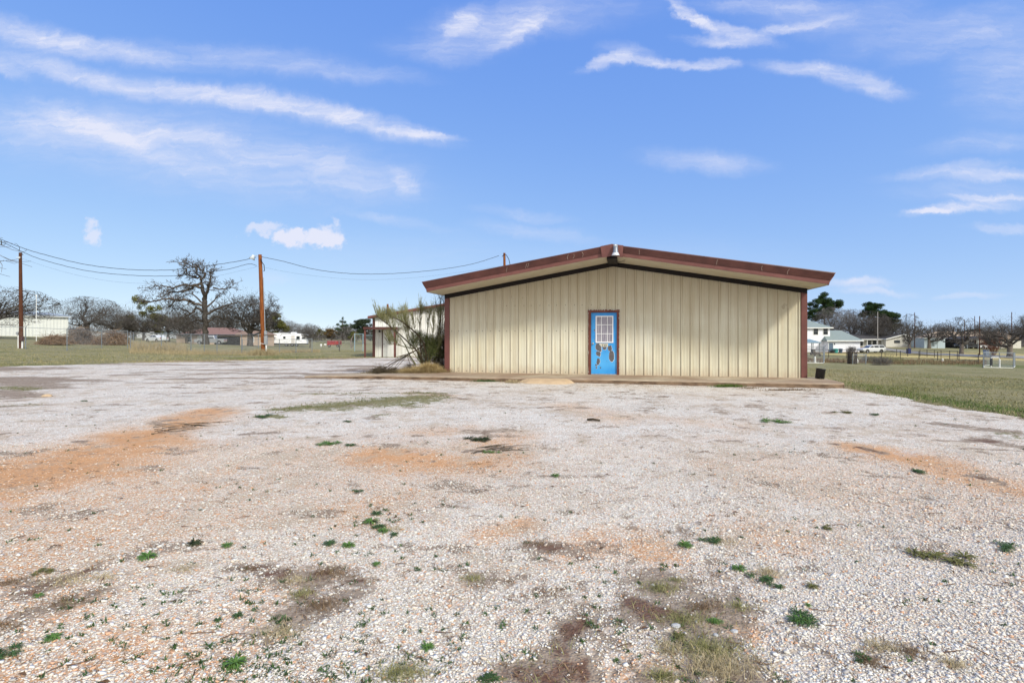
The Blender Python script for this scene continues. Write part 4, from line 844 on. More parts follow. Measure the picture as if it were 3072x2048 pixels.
X, Y, Z = at(2860, 12.5); car('parked_car', (X, Y-4, tz(X, Y-4)), R(5), DPAINT, 'dark pickup parked under the carport beside the pale blue shed', 'pickup')

# travel trailer
T = at(862, 13.6); tr = empty('camper_trailer', T, R(12), 'long white camper trailer with slanted nose and dark windows behind the low fence', 'camper')
m = MB(); m.prism([(-3.95, .75), (-3.95, 1.1), (-3.55, 2.75), (-3.3, 2.9), (-1.0, 2.95), (3.9, 2.72), (4.0, 2.6), (4.0, .62), (-.6, .62)], 0, 2.4); m.build('body', plain('white_fibreglass', (.80, .81, .83), .4), tr, bevel=.05)
MB().box(-3.9, 4.0, .06, 2.34, .42, .63).build('chassis', BLACK, tr)
MB().box(.6, 1.7, .7, 1.6, 2.86, 3.12).build('roof_unit', WHITE, tr, bevel=.05)
for x0, x1, z0, z1 in ((-.85, -.38, 1.7, 2.2), (1.88, 2.58, 1.42, 2.25), (3.0, 3.7, 1.6, 2.0)): MB().box(x0, x1, -.03, .02, z0, z1).build('window', GLASS, tr)
MB().box(.8, 1.55, -.02, .02, .72, 2.45).build('door', plain('pale_door_panel', (.55, .52, .50), .5), tr)
for x0, x1, z in ((-1.4, 1.0, 1.95), (.1, .6, 1.2), (2.1, 3.2, 1.1), (-1.0, .2, .85)): MB().prism([(x0, z), (x1, z+.02), (x1-.2, z+.1), (x0+.5, z+.08)], -.012, .01).build('stripe', plain('grey_stripe', (.16, .17, .18), .5), tr)
MB().prism([(-1.5, 2.3), (-1.2, 2.8), (1.6, 2.78), (1.6, 2.7), (-1.1, 2.7), (-1.4, 2.28)], -.014, .01).build('stripe', MATS['grey_stripe'], tr)
for x in (-.2, 1.0, 1.9): wheel(tr, x, .15, .38, .25)
MB().tube([(-3.9, 1.2, .5), (-5.0, 1.2, .5), (-5.0, 1.2, 0)], .05, 6).build('hitch', BLACK, tr)
# red cargo trailer
T = at(1001, 16); rt = empty('cargo_trailer', T, R(0), 'small red box trailer standing on the grass right of the white camper', 'trailer'); REDP = worn('red_trailer_paint', (.30, .02, .025), (.38, .035, .04), 2, .5)
MB().box(-1.25, 1.0, 0, 1.5, .45, 1.2).build('body', REDP, rt, bevel=.03); MB().box(-1.2, -.0, -.02, 0, .75, 1.15).build('side_panel', plain('darker_red_panel', (.24, .015, .02), .5), rt); MB().box(-1.3, 1.05, -.05, 0, .40, .50).build('bumper', plain('dull_red_metal', (.2, .03, .03), .5), rt)
for x in (-.85, .75):
    wheel(rt, x, .1, .28, .2)
# white jug and white box
for u, s, y0, nm, lb, w in ((963, 15.5, 1037, 'white_tank', 'small white tank standing on the grass left of the red trailer', .35), (975.5, 16, 1031, 'white_box', 'tiny white box on a stand just left of the red trailer', .3)):
    X, Y, Z = at(u, s); e = empty(nm, (X, Y, Z), 0, lb, 'tank' if 'tank' in nm else 'box')
    if 'tank' in nm: MB().lathe([(0, 0), (.16, .02), (.17, .45), (.1, .55), (0, .58)], k=12).build('tank_body', WHITE, e, smooth=True)
    else: MB().box(-.18, .18, 0, .3, .35, .62).build('box_body', WHITE, e); MB().tube([(0, .1, 0), (0, .1, .36)], .05, 6).build('stand', GALV, e)

# ------------------------------------------------------------------ houses
def hip(mb, x0, x1, y0, y1, z, h, inset, m=0, oh=.4):
    x0 -= oh; x1 += oh; y0 -= oh; y1 += oh; ym = (y0+y1)/2
    vs = [(x0, y0, z), (x1, y0, z), (x1, y1, z), (x0, y1, z), (x0+inset, ym, z+h), (x1-inset, ym, z+h), (x0, y0, z-.16), (x1, y0, z-.16), (x1, y1, z-.16), (x0, y1, z-.16)]
    return mb.add(vs, [(0, 1, 5, 4), (1, 2, 5), (2, 3, 4, 5), (3, 0, 4), (6, 7, 1, 0), (7, 8, 2, 1), (8, 9, 3, 2), (9, 6, 0, 3), (6, 9, 8, 7)], m)
def shingle(name, a, b):
    g = G(name, .9, .1); n = g.noise(5, 5, .7); w = N(g.t, 'ShaderNodeTexWave', wave_type='BANDS', bands_direction='Z', i={'Scale': 5.0, 'Distortion': .6}); g.l(g.tc.outputs['Object'], w.inputs[0])
    g.color(g.mix(g.rng(w.outputs[0], .0, .25, .35, 0), g.mix(g.rng(n, .3, .7), a, b), (a[0]*.5, a[1]*.5, a[2]*.5))); return g.m
GSH = shingle('grey_green_shingles', (.19, .235, .23), (.26, .30, .29)); RSH = shingle('dull_red_shingles', (.19, .115, .10), (.27, .17, .15)); DSH = shingle('dark_shingles', (.045, .045, .05), (.09, .085, .085)); TSH = shingle('tan_shingles', (.40, .30, .21), (.48, .37, .28))
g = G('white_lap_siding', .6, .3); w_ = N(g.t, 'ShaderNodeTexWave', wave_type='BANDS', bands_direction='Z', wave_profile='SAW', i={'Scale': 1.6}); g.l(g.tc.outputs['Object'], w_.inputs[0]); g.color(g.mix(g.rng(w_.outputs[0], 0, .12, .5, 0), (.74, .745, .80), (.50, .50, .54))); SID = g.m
def window(e, x0, x1, z0, z1, y=0, fr=.12, mat=None):
    f = MB().box(x0-fr, x1+fr, y-.05, y+.01, z0-fr, z1+fr).build('window', mat or WHITE, e); MB().box(x0, x1, y-.07, y-.051, z0, z1).build('pane', GLASS, f)
    MB().box(x0, x1, y-.085, y-.071, (z0+z1)/2-.025, (z0+z1)/2+.025).build('glazing_bar', plain('bar_grey', (.25, .26, .28), .5) if 'bar_grey' not in MATS else MATS['bar_grey'], f)
# two storey white house
T = at(2490, 14); T = (T[0], T[1], zat(1057, 14)); h1 = empty('white_house', T, 0, 'white two storey house with grey green hip roof and a lower garage wing', 'house')
MB().box(-8.5, 0, 0, 9, -.4, 5.4).build('wall', SID, h1)
m = MB(); hip(m, -8.5, 0, 0, 9, 5.35, 1.9, 3.4, oh=.45); m.build('roof', GSH, h1)
MB().box(-9.0, .46, -.5, -.44, 5.16, 5.36).build('eave_board', WHITE, h1)
MB().box(-1.4, 5.4, -1.6, 7.5, -.4, 2.55).build('garage_wall', SID, h1)
m = MB(); hip(m, -1.4, 5.4, -1.6, 7.5, 2.6, 2.15, 1.6, oh=.45); m.build('garage_roof', GSH, h1)
MB().box(-1.9, 5.9, -2.12, -2.06, 2.42, 2.62).build('eave_board', WHITE, h1)
window(h1, -3.55, -2.6, 3.85, 5.15); window(h1, -1.45, -.5, 3.85, 5.15); window(h1, -6.3, -5.4, 3.85, 5.15)
d_ = MB().box(-1.25, -.35, -1.66, -1.6, .25, 2.05).build('door', plain('slate_blue_door', (.10, .14, .20), .4), h1); MB().box(-1.35, -1.25, -1.67, -1.6, .2, 2.1).box(-.35, -.25, -1.67, -1.6, .2, 2.1).build('door_frame', WHITE, d_)
MB().box(-.12, .02, -1.75, -1.6, 1.7, 2.0).build('wall_lamp', BLACK, h1); MB().box(-4, 5.5, -1.9, -1.61, -.4, .18).build('step', CONC, h1)
# things by its wall
for u, c, nm, lb, w in ((2507, (.05, .30, .28), 'plastic_bin', 'teal plastic bin standing against the white garage wall', .5), (2522, (.06, .09, .14), 'plastic_bin', 'dark blue plastic bin with lid against the white garage wall', .38), (2498, (.03, .03, .035), 'plastic_bin', 'low black bin left of the teal one by the white garage wall', .42)):
    X = (u-CX)/14.3; Y = FPX/14.3; z = zat(1058, 14.3); e = empty(nm, (X, Y, z), 0, lb, 'bin', 'plastic bins by the white garage')
    mt = plain('bin_colour', c, .5); h = .75 if c[0] != .03 else .35; MB().lathe([(0, 0), (w*.75, 0), (w, h), (w*1.06, h), (w*1.06, h+.05), (0, h+.05)], k=12).build('bin_body', mt, e); MB().lathe([(w*1.08, h+.05), (w*1.08, h+.09), (0, h+.16)], k=12).build('lid', mt, e)
# gazebo
T = at(2426, 14.6); T = (T[0], T[1], zat(1057, 14.6)); gz = empty('gazebo', T, 0, 'blue grey roofed gazebo beside the white house, just right of the brown corner', 'gazebo')
m = MB(); hip(m, -1.5, 1.5, -1.5, 1.5, 1.55+.55, .65, 1.4, oh=.15); m.build('roof', worn('blue_grey_canopy', (.13, .20, .25), (.20, .28, .33), 2), gz)
for x in (-1.4, 1.4, .1):
    for y in (-1.4, 1.4): MB().box(x-.06, x+.06, y-.06, y+.06, -.3, 2.05).build('post', POSTM, gz)
# ranch house
T = at(2660, 12.5); T = (T[0], T[1], zat(1040, 12.5)); h2 = empty('ranch_house', T, 0, 'low cream ranch house with dark roof and white gable, behind the white station wagon', 'house')
CRM = worn('cream_brick', (.52, .50, .45), (.58, .56, .51), 8, .8)
MB().box(-7.5, -.2, 2, 9, -.4, 1.75+.1).build('wall', CRM, h2)
m = MB(); m.add([(-8, .8, 1.7), (0, .8, 1.7), (0, 5.5, 3.1), (-8, 5.5, 3.1), (-8, 10, 1.7), (0, 10, 1.7), (-8, .8, 1.82), (0, .8, 1.82)], [(6, 7, 2, 3), (3, 2, 5, 4), (0, 1, 7, 6), (0, 3, 4)]); m.build('roof', DSH, h2)
MB().box(-8, 0, .72, .78, 1.66, 1.84).build('eave_board', WHITE, h2)
m = MB(); m.prism([(-.2, -.4), (7.6, -.4), (7.6, 1.75), (3.9, 2.75), (-.2, 1.8)], 0, 9); m.build('gable_wall', CRM, h2)
m = MB(); m.prism([(-.5, 1.72), (3.9, 2.85), (8.1, 1.7), (8.1, 1.9), (3.9, 3.08), (-.5, 1.92)], -.5, 9.4); m.build('gable_roof', WHITE, h2)
m = MB(); m.prism([(-.5, 1.93), (3.9, 3.09), (8.1, 1.91), (8.1, 1.95), (3.9, 3.14), (-.5, 1.97)], -.45, 9.4); m.build('roof', DSH, h2)
window(h2, 1.85, 3.15, .95, 1.5, fr=.04, mat=BLACK); window(h2, -3.3, -2.4, .4, 1.5, y=2); window(h2, -2.0, -1.1, .5, 1.5, y=2); window(h2, -5.6, -4.4, .2, 1.6, y=2)
for x in (-6.5, -4.0, -1.6, -.4): MB().box(x-.07, x+.07, .95, 1.09, -.4, 1.7).build('porch_post', WHITE, h2)
mb = MB()
for i in range(8): mb.box(-2.3+i*.26, -2.22+i*.26, 1.0, 1.05, -.3, .4)
mb.box(-2.4, -.4, .99, 1.06, .4, .47); mb.build('porch_railing', WHITE, h2)
tag(MB().box(-8, 9, -1.6, -1.2, -.5, -.06).build('planter_border', worn('red_mulch', (.20, .10, .07), (.28, .15, .10), 3), loc=T), 'low reddish mulch border in front of the cream ranch house', 'border')
# pale blue shed
T = at(2804, 13); T = (T[0], T[1], zat(1044, 13)); h3 = empty('storage_shed', T, 0, 'pale blue flat roofed metal shed between two bare oaks on the right', 'shed')
MB().box(-2.4, 2.4, 0, 4, -.3, 2.25).build('wall', worn('pale_blue_panel', (.36, .43, .46), (.42, .49, .52), 2, .5), h3); MB().box(-2.5, 2.5, -.1, 4.1, 2.25, 2.4).build('roof', WHITE, h3)
MB().box(.55, .6, -.03, .02, -.2, 2.2).build('door_seam', BLACK, h3); MB().box(-.45, -.33, -.05, .01, .55, 1.45).box(-.45, .05, -.05, .01, .5, .58).build('door_latch', plain('dark_latch', (.1, .12, .13), .6), h3)
# carport
T = at(2884, 12.5); T = (T[0], T[1], zat(1044, 12.5)); cp = empty('carport', T, 0, 'dark carport with cars beneath it right of the pale blue shed', 'carport')
m = MB(); m.prism([(-3.8, 2.0), (4.2, 2.0), (4.2, 2.25), (.2, 2.9), (-3.8, 2.25)], -6, 2); m.build('roof', DSH, cp); MB().box(-3.7, 4.1, 1.9, 2.0, -.3, 2.2).build('rear_wall', BLACK, cp)
for x in (-3.7, -1.2, 1.4, 4.0): MB().box(x-.06, x+.06, -5.9, -5.78, -.5, 2.0).build('post', POSTM, cp)
# tan roofed houses beyond
for u, s, w, lb, zb in ((2872, 10.5, 5.5, 'distant house with tan roof showing between the bare oaks on the right', 1046), (2990, 10.5, 7.0, 'distant house with tan roof behind the reddish bush at the right edge', 1046)):
    X, Y = (u-CX)/s, FPX/s; z = zat(zb, s); e = empty('distant_house', (X, Y, z), 0, lb, 'house'); MB().box(-w, w, 0, 9, -.5, 3.0).build('wall', CRM, e); m = MB(); hip(m, -w, w, 0, 9, 3.0, 1.9, 2.5); m.build('roof', TSH, e); window(e, -1, .4, 1.2, 2.4)
# red roofed house on the left
T = at(672, 14.3); T = (T[0], T[1], zat(1036, 14.3)); h4 = empty('brick_house', T, 0, 'long tan house with dull red hip roof seen behind the big bare oak', 'house')
TAN = worn('tan_brick', (.44, .33, .25), (.50, .39, .31), 9, .85)
MB().box(-10, 1.9, 0, 9, -.5, 2.2).box(1.9, 8.6, .01, 4.2, -.5, 2.2).build('wall', TAN, h4); m = MB(); hip(m, -9.2, 2, 0, 9, 2.3, 1.5, 3.4, oh=.6); m.build('roof', RSH, h4)
m = MB(); hip(m, 2.2, 8.6, 0, 4.2, 2.3, .9, 2.0, oh=.4); m.build('wing_roof', shingle('brown_shingles', (.20, .14, .11), (.28, .20, .16)), h4); MB().box(-9.8, 2.6, -.68, -.61, 2.1, 2.3).build('eave_board', BLACK, h4)
MB().box(-2.0, 3.4, -.03, 0, -.3, 1.9).build('garage_opening', BLACK, h4); window(h4, -8, -6.8, .8, 1.8); window(h4, 5, 6.2, .8, 1.8); MB().box(-5.6, -3.6, -.04, 0, .2, 2.0).build('pale_panel', CREAM, h4)
# pale sheds glimpsed behind the left trees
for u, s, w, lb in ((300, 9, 5, 'low white shed glimpsed under the left trees behind the brush pile'), (450, 10, 4, 'white gabled shed glimpsed under the mistletoe tree')):
    X, Y, Z = at(u, s); e = empty('far_shed', (X, Y, zat(1016, s)), 0, lb, 'shed'); m = MB(); m.prism([(-w, -.3), (w, -.3), (w, 1.7), (0, 2.6), (-w, 1.7)], 0, 8); m.build('wall', worn('far_white', (.5, .52, .54), (.56, .58, .6), 2), e); m = MB(); m.prism([(-w-.3, 1.65), (0, 2.65), (w+.3, 1.65), (w+.3, 1.8), (0, 2.8), (-w-.3, 1.8)], -.3, 8.3); m.build('roof', GSH, e)
# ------------------------------------------------------------------ trees
BARK = worn('grey_oak_bark', (.055, .045, .038), (.13, .11, .095), 3, .95, .05, bump=.5)
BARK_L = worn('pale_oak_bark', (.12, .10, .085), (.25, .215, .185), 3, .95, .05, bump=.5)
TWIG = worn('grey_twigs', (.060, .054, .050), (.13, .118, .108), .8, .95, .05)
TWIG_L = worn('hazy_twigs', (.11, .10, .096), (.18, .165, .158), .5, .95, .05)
OLIVE = worn('olive_leaves', (.07, .08, .022), (.16, .15, .05), 1.5, .8, .1)
MISTL = worn('mistletoe_leaves', (.075, .085, .018), (.17, .16, .045), 3, .8, .1)
EVERG = worn('evergreen_needles', (.012, .030, .010), (.050, .085, .022), 1.1, .8, .15)
DGREEN = worn('dark_cedar_leaves', (.02, .032, .018), (.05, .065, .035), 1.1, .85, .1)
RUSTL = worn('rusty_leaves', (.10, .07, .03), (.17, .11, .05), 1.5, .85, .1)
def leaves(cs, n, size, seed, asp=.5):
    """cs: list of (x, y, z, rx, rz); leaf sized triangles through the volume, denser towards the shell"""
    r = np.random.RandomState(seed); cs = np.array(cs, float); w = cs[:, 3]**2*cs[:, 4]; k = r.choice(len(cs), n, p=w/w.sum()); c = cs[k]
    d = r.randn(n, 3); d /= np.linalg.norm(d, axis=1)[:, None]; rad = r.rand(n)**.45
    P = c[:, :3]+d*rad[:, None]*np.stack([c[:, 3], c[:, 3], c[:, 4]], 1)
    a = r.randn(n, 3); a /= np.linalg.norm(a, axis=1)[:, None]; b = np.cross(a, r.randn(n, 3)); b /= np.linalg.norm(b, axis=1)[:, None]
    s_ = size*(.6+.8*r.rand(n))[:, None]; V = np.stack([P-a*s_, P+b*s_*asp, P+a*s_, P-b*s_*asp], 1).reshape(-1, 3)
    return V, np.arange(n*4).reshape(-1, 4)
def slivers(cs, n, L, wd, seed, up=.3):
    r = np.random.RandomState(seed); cs = np.array(cs, float); w = cs[:, 3]**2*cs[:, 4]; k = r.choice(len(cs), n, p=w/w.sum()); c = cs[k]
    d = r.randn(n, 3); d /= np.linalg.norm(d, axis=1)[:, None]; rad = r.rand(n)**.5
    off = d*rad[:, None]*np.stack([c[:, 3], c[:, 3], c[:, 4]], 1); P = c[:, :3]+off
    a = r.randn(n, 3)*.7+d*.8; a[:, 2] += up; a /= np.linalg.norm(a, axis=1)[:, None]; b = np.cross(a, r.randn(n, 3)); b /= np.linalg.norm(b, axis=1)[:, None]
    l = L*(.5+r.rand(n))[:, None]; V = np.stack([P-b*wd, P+b*wd, P+a*l], 1).reshape(-1, 3); return V, np.arange(n*3).reshape(-1, 3)
def grow(mb, rng, p, d, L, r, lv, crook, env, seg=4, kids=4, up=.06, rmin=.012, shr=.66):
    pts = [p.copy()]; rad = [r]; q = p.copy(); d = d.normalized()
    for i in range(seg):
        d = (d+Vector((rng.gauss(0, crook), rng.gauss(0, crook), rng.gauss(0, crook*.8)+up))).normalized(); nq = q+d*(L/seg)
        if env:
            e = ((nq.x)/env[0])**2+((nq.y)/env[0])**2+((nq.z-env[1])/env[2])**2
            if e > 1.0:
                if i == 0 and lv == 0: return
                d = (d*.5-Vector((nq.x/env[0]**2, nq.y/env[0]**2, (nq.z-env[1])/env[2]**2)).normalized()*.5+Vector((0, 0, .1))).normalized(); nq = q+d*(L/seg)*.5
        q = nq; pts.append(q.copy()); rad.append(max(rmin*.6, r*(1-.55*(i+1)/seg)))
    mb.tube(pts, rad, 5 if r > .08 else (4 if r > .03 else 3), cap=False)
    if lv <= 0: return
    for k in range(kids+(rng.random() < .5)):
        t = rng.uniform(.3, 1.0) if k else 1.0; j = min(seg-1, int(t*seg)); b = pts[j].lerp(pts[j+1], t*seg-j) if t < 1 else pts[-1]
        ax = Vector((rng.gauss(0, 1), rng.gauss(0, 1), rng.gauss(0, 1))).cross(d); ax.normalize(); ang = R(rng.uniform(28, 75)) if k else R(rng.uniform(5, 30))
        dd = (pts[min(j+1, seg)]-pts[j]).normalized(); nd = Matrix.Rotation(ang, 3, ax) @ dd
        grow(mb, rng, b, nd, L*shr*rng.uniform(.75, 1.15), max(rmin, rad[j+1]*.68), lv-1, crook*1.08, env, 3 if lv > 2 else 3, kids, up, rmin, shr)
def bare_tree(name, seed, H, W, tr_, th, lv=3, kids=4, limbs=7, crook=.28, rmin=.016, bark=None, twig=None, fuzz=0, fuzzm=None, lean=0, loc=(0, 0, 0)):
    rng = random.Random(seed); e = empty(name, loc); env = (W, th*.75+(H-th*.75)*.5, (H-th*.75)*.5)
    t = MB(); tp = [Vector((0, 0, -.3)), Vector((lean*.2, 0, th*.3)), Vector((lean*.5+rng.gauss(0, .06), rng.gauss(0, .06), th*.65)), Vector((lean, 0, th)), Vector((lean+rng.gauss(0, .2), rng.gauss(0, .2), th*1.35))]
    t.tube(tp, [tr_*1.45, tr_*1.08, tr_*.95, tr_*.9, tr_*.6], 9); t.build('trunk', bark or BARK, e, smooth=True)
    c = MB()
    for i in range(limbs):
        a = 2*math.pi*i/limbs+rng.uniform(-.35, .35); el = rng.uniform(.15, 1.1); d = Vector((math.cos(a)*math.cos(el), math.sin(a)*math.cos(el), math.sin(el)))
        st = tp[3].lerp(tp[4], rng.random()) if i % 2 else tp[2].lerp(tp[3], rng.uniform(.4, 1)); grow(c, rng, st, d, W*rng.uniform(.6, .85), tr_*rng.uniform(.45, .62), lv, crook, env, 5, kids, .07, rmin)
    c.build('crown', twig or TWIG, e)
    if fuzz:
        V, F = slivers([(0, 0, env[1], W*.93, env[2]*.93)], fuzz, W*.09, .016*W/6, seed); npmesh('fine_twigs', V, F, fuzzm or TWIG, e)
    return e
def leafy(e, cs, n, size, mat, seed, nm='foliage', asp=.5):
    V, F = leaves(cs, n, size, seed, asp); return npmesh(nm, V, F, mat, e)
def clumps(rng, n, W, z0, z1, r0, r1, top=True):
    out = []
    for _ in range(n):
        a = rng.uniform(0, 6.28); rr_ = W*rng.random()**.6; z = rng.uniform(z0, z1); k = 1-.6*((z-z0)/(z1-z0))**2 if top else 1; r = rng.uniform(r0, r1); out.append((rr_*k*math.cos(a), rr_*k*math.sin(a), z, r, r*.7))
    return out
TREES = 'trees round the lot'
# hero oak, limbs laid out one by one
def hero():
    s = 21.0; u0, yb = 616, 1034; X, Y, Z = at(u0, s); e = empty('bare_oak', (X, Y, zat(yb, s)), 0, 'tallest gnarled bare oak, in front of the red roofed house', 'tree', TREES); rng = random.Random(77)
    def q(x, y, dy=0): return Vector(((450+x/3.92-u0)/s, dy, (yb-(700+y/3.92))/s))
    tr = [(650, 1330), (652, 1200), (648, 1080), (645, 950), (642, 830), (640, 740), (612, 640), (600, 570)]
    P = []
    for i, p in enumerate(tr[:-1]):
        a_, b_ = q(*p), q(*tr[i+1])
        for k in range(3): P.append(a_.lerp(b_, k/3)+Vector((rng.gauss(0, .045), rng.gauss(0, .045), 0)))
    P.append(q(*tr[-1])); rr_ = [.52, .38, .33, .32, .33, .27, .23, .17]; n_p = len(P)
    m = MB().tube(P, [np.interp(i/(n_p-1)*7, range(8), rr_)*rng.uniform(.93, 1.08) for i in range(n_p)], 10); m.build('trunk', worn('dark_oak_bark', (.04, .036, .032), (.10, .088, .078), 4, .95, .05, bump=.6), e, smooth=True)
    LM = [(.17, [(640, 840), (560, 830), (480, 790), (390, 790), (300, 775), (210, 800), (100, 830), (60, 825)]), (.16, [(600, 640), (520, 620), (430, 680), (330, 690), (240, 690), (150, 740)]),
          (.14, [(600, 590), (500, 620), (400, 600), (320, 655), (230, 630), (120, 620), (70, 655)]), (.17, [(655, 770), (700, 690), (740, 635), (768, 565), (780, 480), (850, 460)]), (.10, [(740, 640), (820, 660), (900, 640), (930, 620)]),
          (.12, [(605, 560), (580, 520), (510, 510), (430, 480), (385, 440), (350, 465)]), (.12, [(603, 575), (640, 520), (650, 440), (600, 400), (530, 400), (445, 385)]), (.16, [(645, 920), (560, 880), (480, 940), (400, 1000), (310, 1040)]),
          (.17, [(650, 960), (740, 900), (820, 865), (900, 820), (960, 790)]), (.15, [(655, 1040), (560, 1010), (440, 1045), (350, 1060)]), (.12, [(650, 880), (730, 790), (770, 710), (760, 420)][:3]), (.14, [(655, 1060), (760, 990), (860, 1005), (930, 980)]),
          (.11, [(600, 520), (560, 470), (560, 420), (500, 390)]), (.10, [(640, 830), (540, 740), (460, 700), (360, 740)]), (.1, [(300, 775), (260, 830), (200, 870)]), (.1, [(470, 940), (420, 900), (330, 880), (280, 900)]), (.09, [(650, 800), (640, 700), (690, 590), (700, 560)])]
    c = MB()
    for r0, L in LM:
        dy = 0; P = []; slope = rng.uniform(-.9, .9)
        for i, p in enumerate(L): P.append(q(p[0], p[1], dy)); dy += slope*rng.uniform(.2, .8)
        P2 = []
        for i in range(len(P)-1):
            for k in range(3): P2.append(P[i].lerp(P[i+1], k/3)+Vector((rng.gauss(0, .07), rng.gauss(0, .07), rng.gauss(0, .07)))*(1 if (i or k) else 0))
        P2.append(P[-1]); n = len(P2); c.tube(P2, [r0*1.25*(1-.72*i/(n-1)) for i in range(n)], 6, cap=False)
        for i in range(3, n):
            for _ in range(rng.choice((1, 2, 2))):
                d = (P2[i]-P2[i-1]).normalized(); ax = Vector((rng.gauss(0, .5), rng.gauss(0, 1), rng.gauss(0, .5))); d = Matrix.Rotation(R(rng.uniform(25, 80)*rng.choice((-1, 1))), 3, ax.normalized()) @ d
                grow(c, rng, P2[i], d, rng.uniform(.55, 1.15), r0*(1-.6*i/n)*.55, 2, .42, None, 4, 3, .05, .024, .66)
    c.build('crown', BARK, e); V, F = slivers([(-2.2, 0, 3.6, 2.6, 1.3), (2.4, 0, 3.6, 2.2, 1.3), (0, 0, 4.6, 2.2, 1.0), (-4, 0, 5.2, 2.0, .9)], 3500, .5, .02, 3, .4); npmesh('fine_twigs', V, F, TWIG, e)
hero()
o2 = bare_tree('bare_oak', 5, 8.9, 4.6, .36, 2.0, 4, 4, 10, .36, .02, fuzz=900); X, Y, Z = at(740, 20.6); o2.location = (X, Y+1, zat(1038, 20.6)); o2.rotation_euler = (0, 0, 1.0); tag(o2, 'dense bare oak with tangled crown directly left of the orange brown pole', 'tree', TREES)
# prototypes of the other trees (each stands in the scene itself, copies follow)
PB = [bare_tree('bare_oak', 21+i, 9.0, 5.6, .34, 2.3, 3, 5, 8, .30, .022, fuzz=5500, fuzzm=TWIG) for i in range(3)]
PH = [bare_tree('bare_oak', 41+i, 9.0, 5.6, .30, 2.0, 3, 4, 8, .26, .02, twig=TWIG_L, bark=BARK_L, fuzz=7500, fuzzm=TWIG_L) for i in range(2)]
PO = [bare_tree('bare_oak', 61+i, 8.2, 5.0, .42, 2.2, 3, 4, 8, .36, .026, bark=BARK_L, fuzz=700) for i in range(2)]      # open crowned, pale trunk
rg = random.Random(3)
PM = bare_tree('mistletoe_tree', 81, 8.5, 4.2, .26, 1.6, 3, 4, 7, .24, .02, fuzz=1200); leafy(PM, [(-1.6, 0, 7.9, .8, .9), (-1.1, .3, 6.4, .5, .6), (.2, -.5, 7.2, .8, .7), (1.3, 0, 6.0, .9, .8), (2.6, .3, 6.3, .7, .7), (-.2, 0, 5.1, .8, .6), (1.9, .5, 4.6, 1.0, .8), (-2.4, 0, 4.4, .7, .6)], 2600, .13, MISTL, 4, 'mistletoe')
PL = bare_tree('olive_tree', 91, 6.5, 3.6, .22, 1.3, 2, 4, 8, .25, .02, fuzz=1500); leafy(PL, clumps(rg, 34, 3.0, 1.6, 5.7, .5, 1.0), 6500, .15, OLIVE, 5)
PR = bare_tree('rusty_leaved_tree', 95, 6.0, 3.4, .22, 1.2, 2, 4, 8, .25, .02, fuzz=1500); leafy(PR, clumps(rg, 30, 2.8, 1.6, 5.2, .5, .9), 5000, .14, RUSTL, 6)
def pine(seed, H, W, th, cl, loc=(0, 0, 0), name='pine_tree'):
    rng = random.Random(seed); e = empty(name, loc); MB().tube([(0, 0, -.3), (.1, 0, H*.3), (-.1, .1, H*.6), (.05, 0, H*.93)], [.34, .27, .2, .06], 9).build('trunk', BARK, e, smooth=True); m = MB(); 
    for x, y, z, r, rz_ in cl:
        a = Vector((0, 0, max(th, z-rng.uniform(.6, 1.8)))); b = Vector((x, y, z-.1)); mid = a.lerp(b, .5)+Vector((0, 0, -.15)); m.tube([a, mid, b], [.10, .07, .03], 5)
    m.build('limb', BARK, e); leafy(e, cl, int(560*len(cl)), .19, EVERG, seed, 'foliage', .22); return e
rg = random.Random(12)
def pcl(rng, pts, n, r=1.0):
    out = []
    for x, z, w in pts:
        for _ in range(n): out.append((x+rng.gauss(0, w*.6), rng.gauss(0, 1.6), z+rng.gauss(0, .5), rng.uniform(.75, 1.3)*r, rng.uniform(.5, .85)*r))
    return out
# pine behind the white house: s 10.5, u0 2475, base 1035
P1 = pine(1, 14.2, 5, 4, pcl(rg, [(0, 13.6, 1.0), (-1.6, 12.6, 1.3), (1.2, 12.4, 1.2), (-3.2, 11.5, .8), (3.6, 12.0, .9), (0, 11.2, 2), (-3.6, 9.8, 1.0), (-1.5, 9.6, 1.5), (1.6, 10.2, 1.6), (4.3, 11.2, .5), (-3.3, 8.4, 1.1), (.5, 8.6, 1.6), (-1.8, 7.6, 1)], 4))
P1.location = ((2474-CX)/10.5, FPX/10.5, zat(1035, 10.5)); tag(P1, 'tall dark green pine rising behind the white two storey house', 'tree', TREES)
P2 = pine(2, 11.0, 5, 3, pcl(rg, [(-.6, 10.6, .8), (-1.8, 9.6, .9), (.6, 9.8, 1.0), (2.0, 9.0, 1.0), (3.4, 8.2, .9), (4.6, 6.9, .8), (5.6, 5.8, .6), (-.6, 8.8, 1.6), (-2.0, 8.4, .8), (3.6, 6.2, 1.0), (1.8, 7.6, 1.4), (5.0, 4.9, .8)], 4, .95))
P2.location = ((2623-CX)/11.6, FPX/11.6, zat(1040, 11.6)); tag(P2, 'flat topped green pine behind the cream ranch house', 'tree', TREES)
P3 = pine(3, 7.4, 2, 1, [(0, 0, 7.2, .5, .7), (-.5, 0, 6.2, .7, .5), (.6, .2, 6.0, .7, .5), (-1.6, 0, 5.2, .7, .5), (1.2, 0, 4.9, .9, .5), (0, .3, 4.6, 1.1, .6), (-1.7, 0, 3.7, .9, .6), (1.9, 0, 3.8, 1.1, .6), (0, 0, 3.2, 1.6, .8), (-1.2, 0, 2.3, 1.2, .7), (1.6, 0, 2.2, 1.4, .8), (2.6, .2, 5.2, .4, .5)])
P3.location = ((1028-CX)/9, FPX/9, zat(1020, 9)); tag(P3, 'small pointed dark conifer standing above the treeline left of the barn', 'tree', TREES)
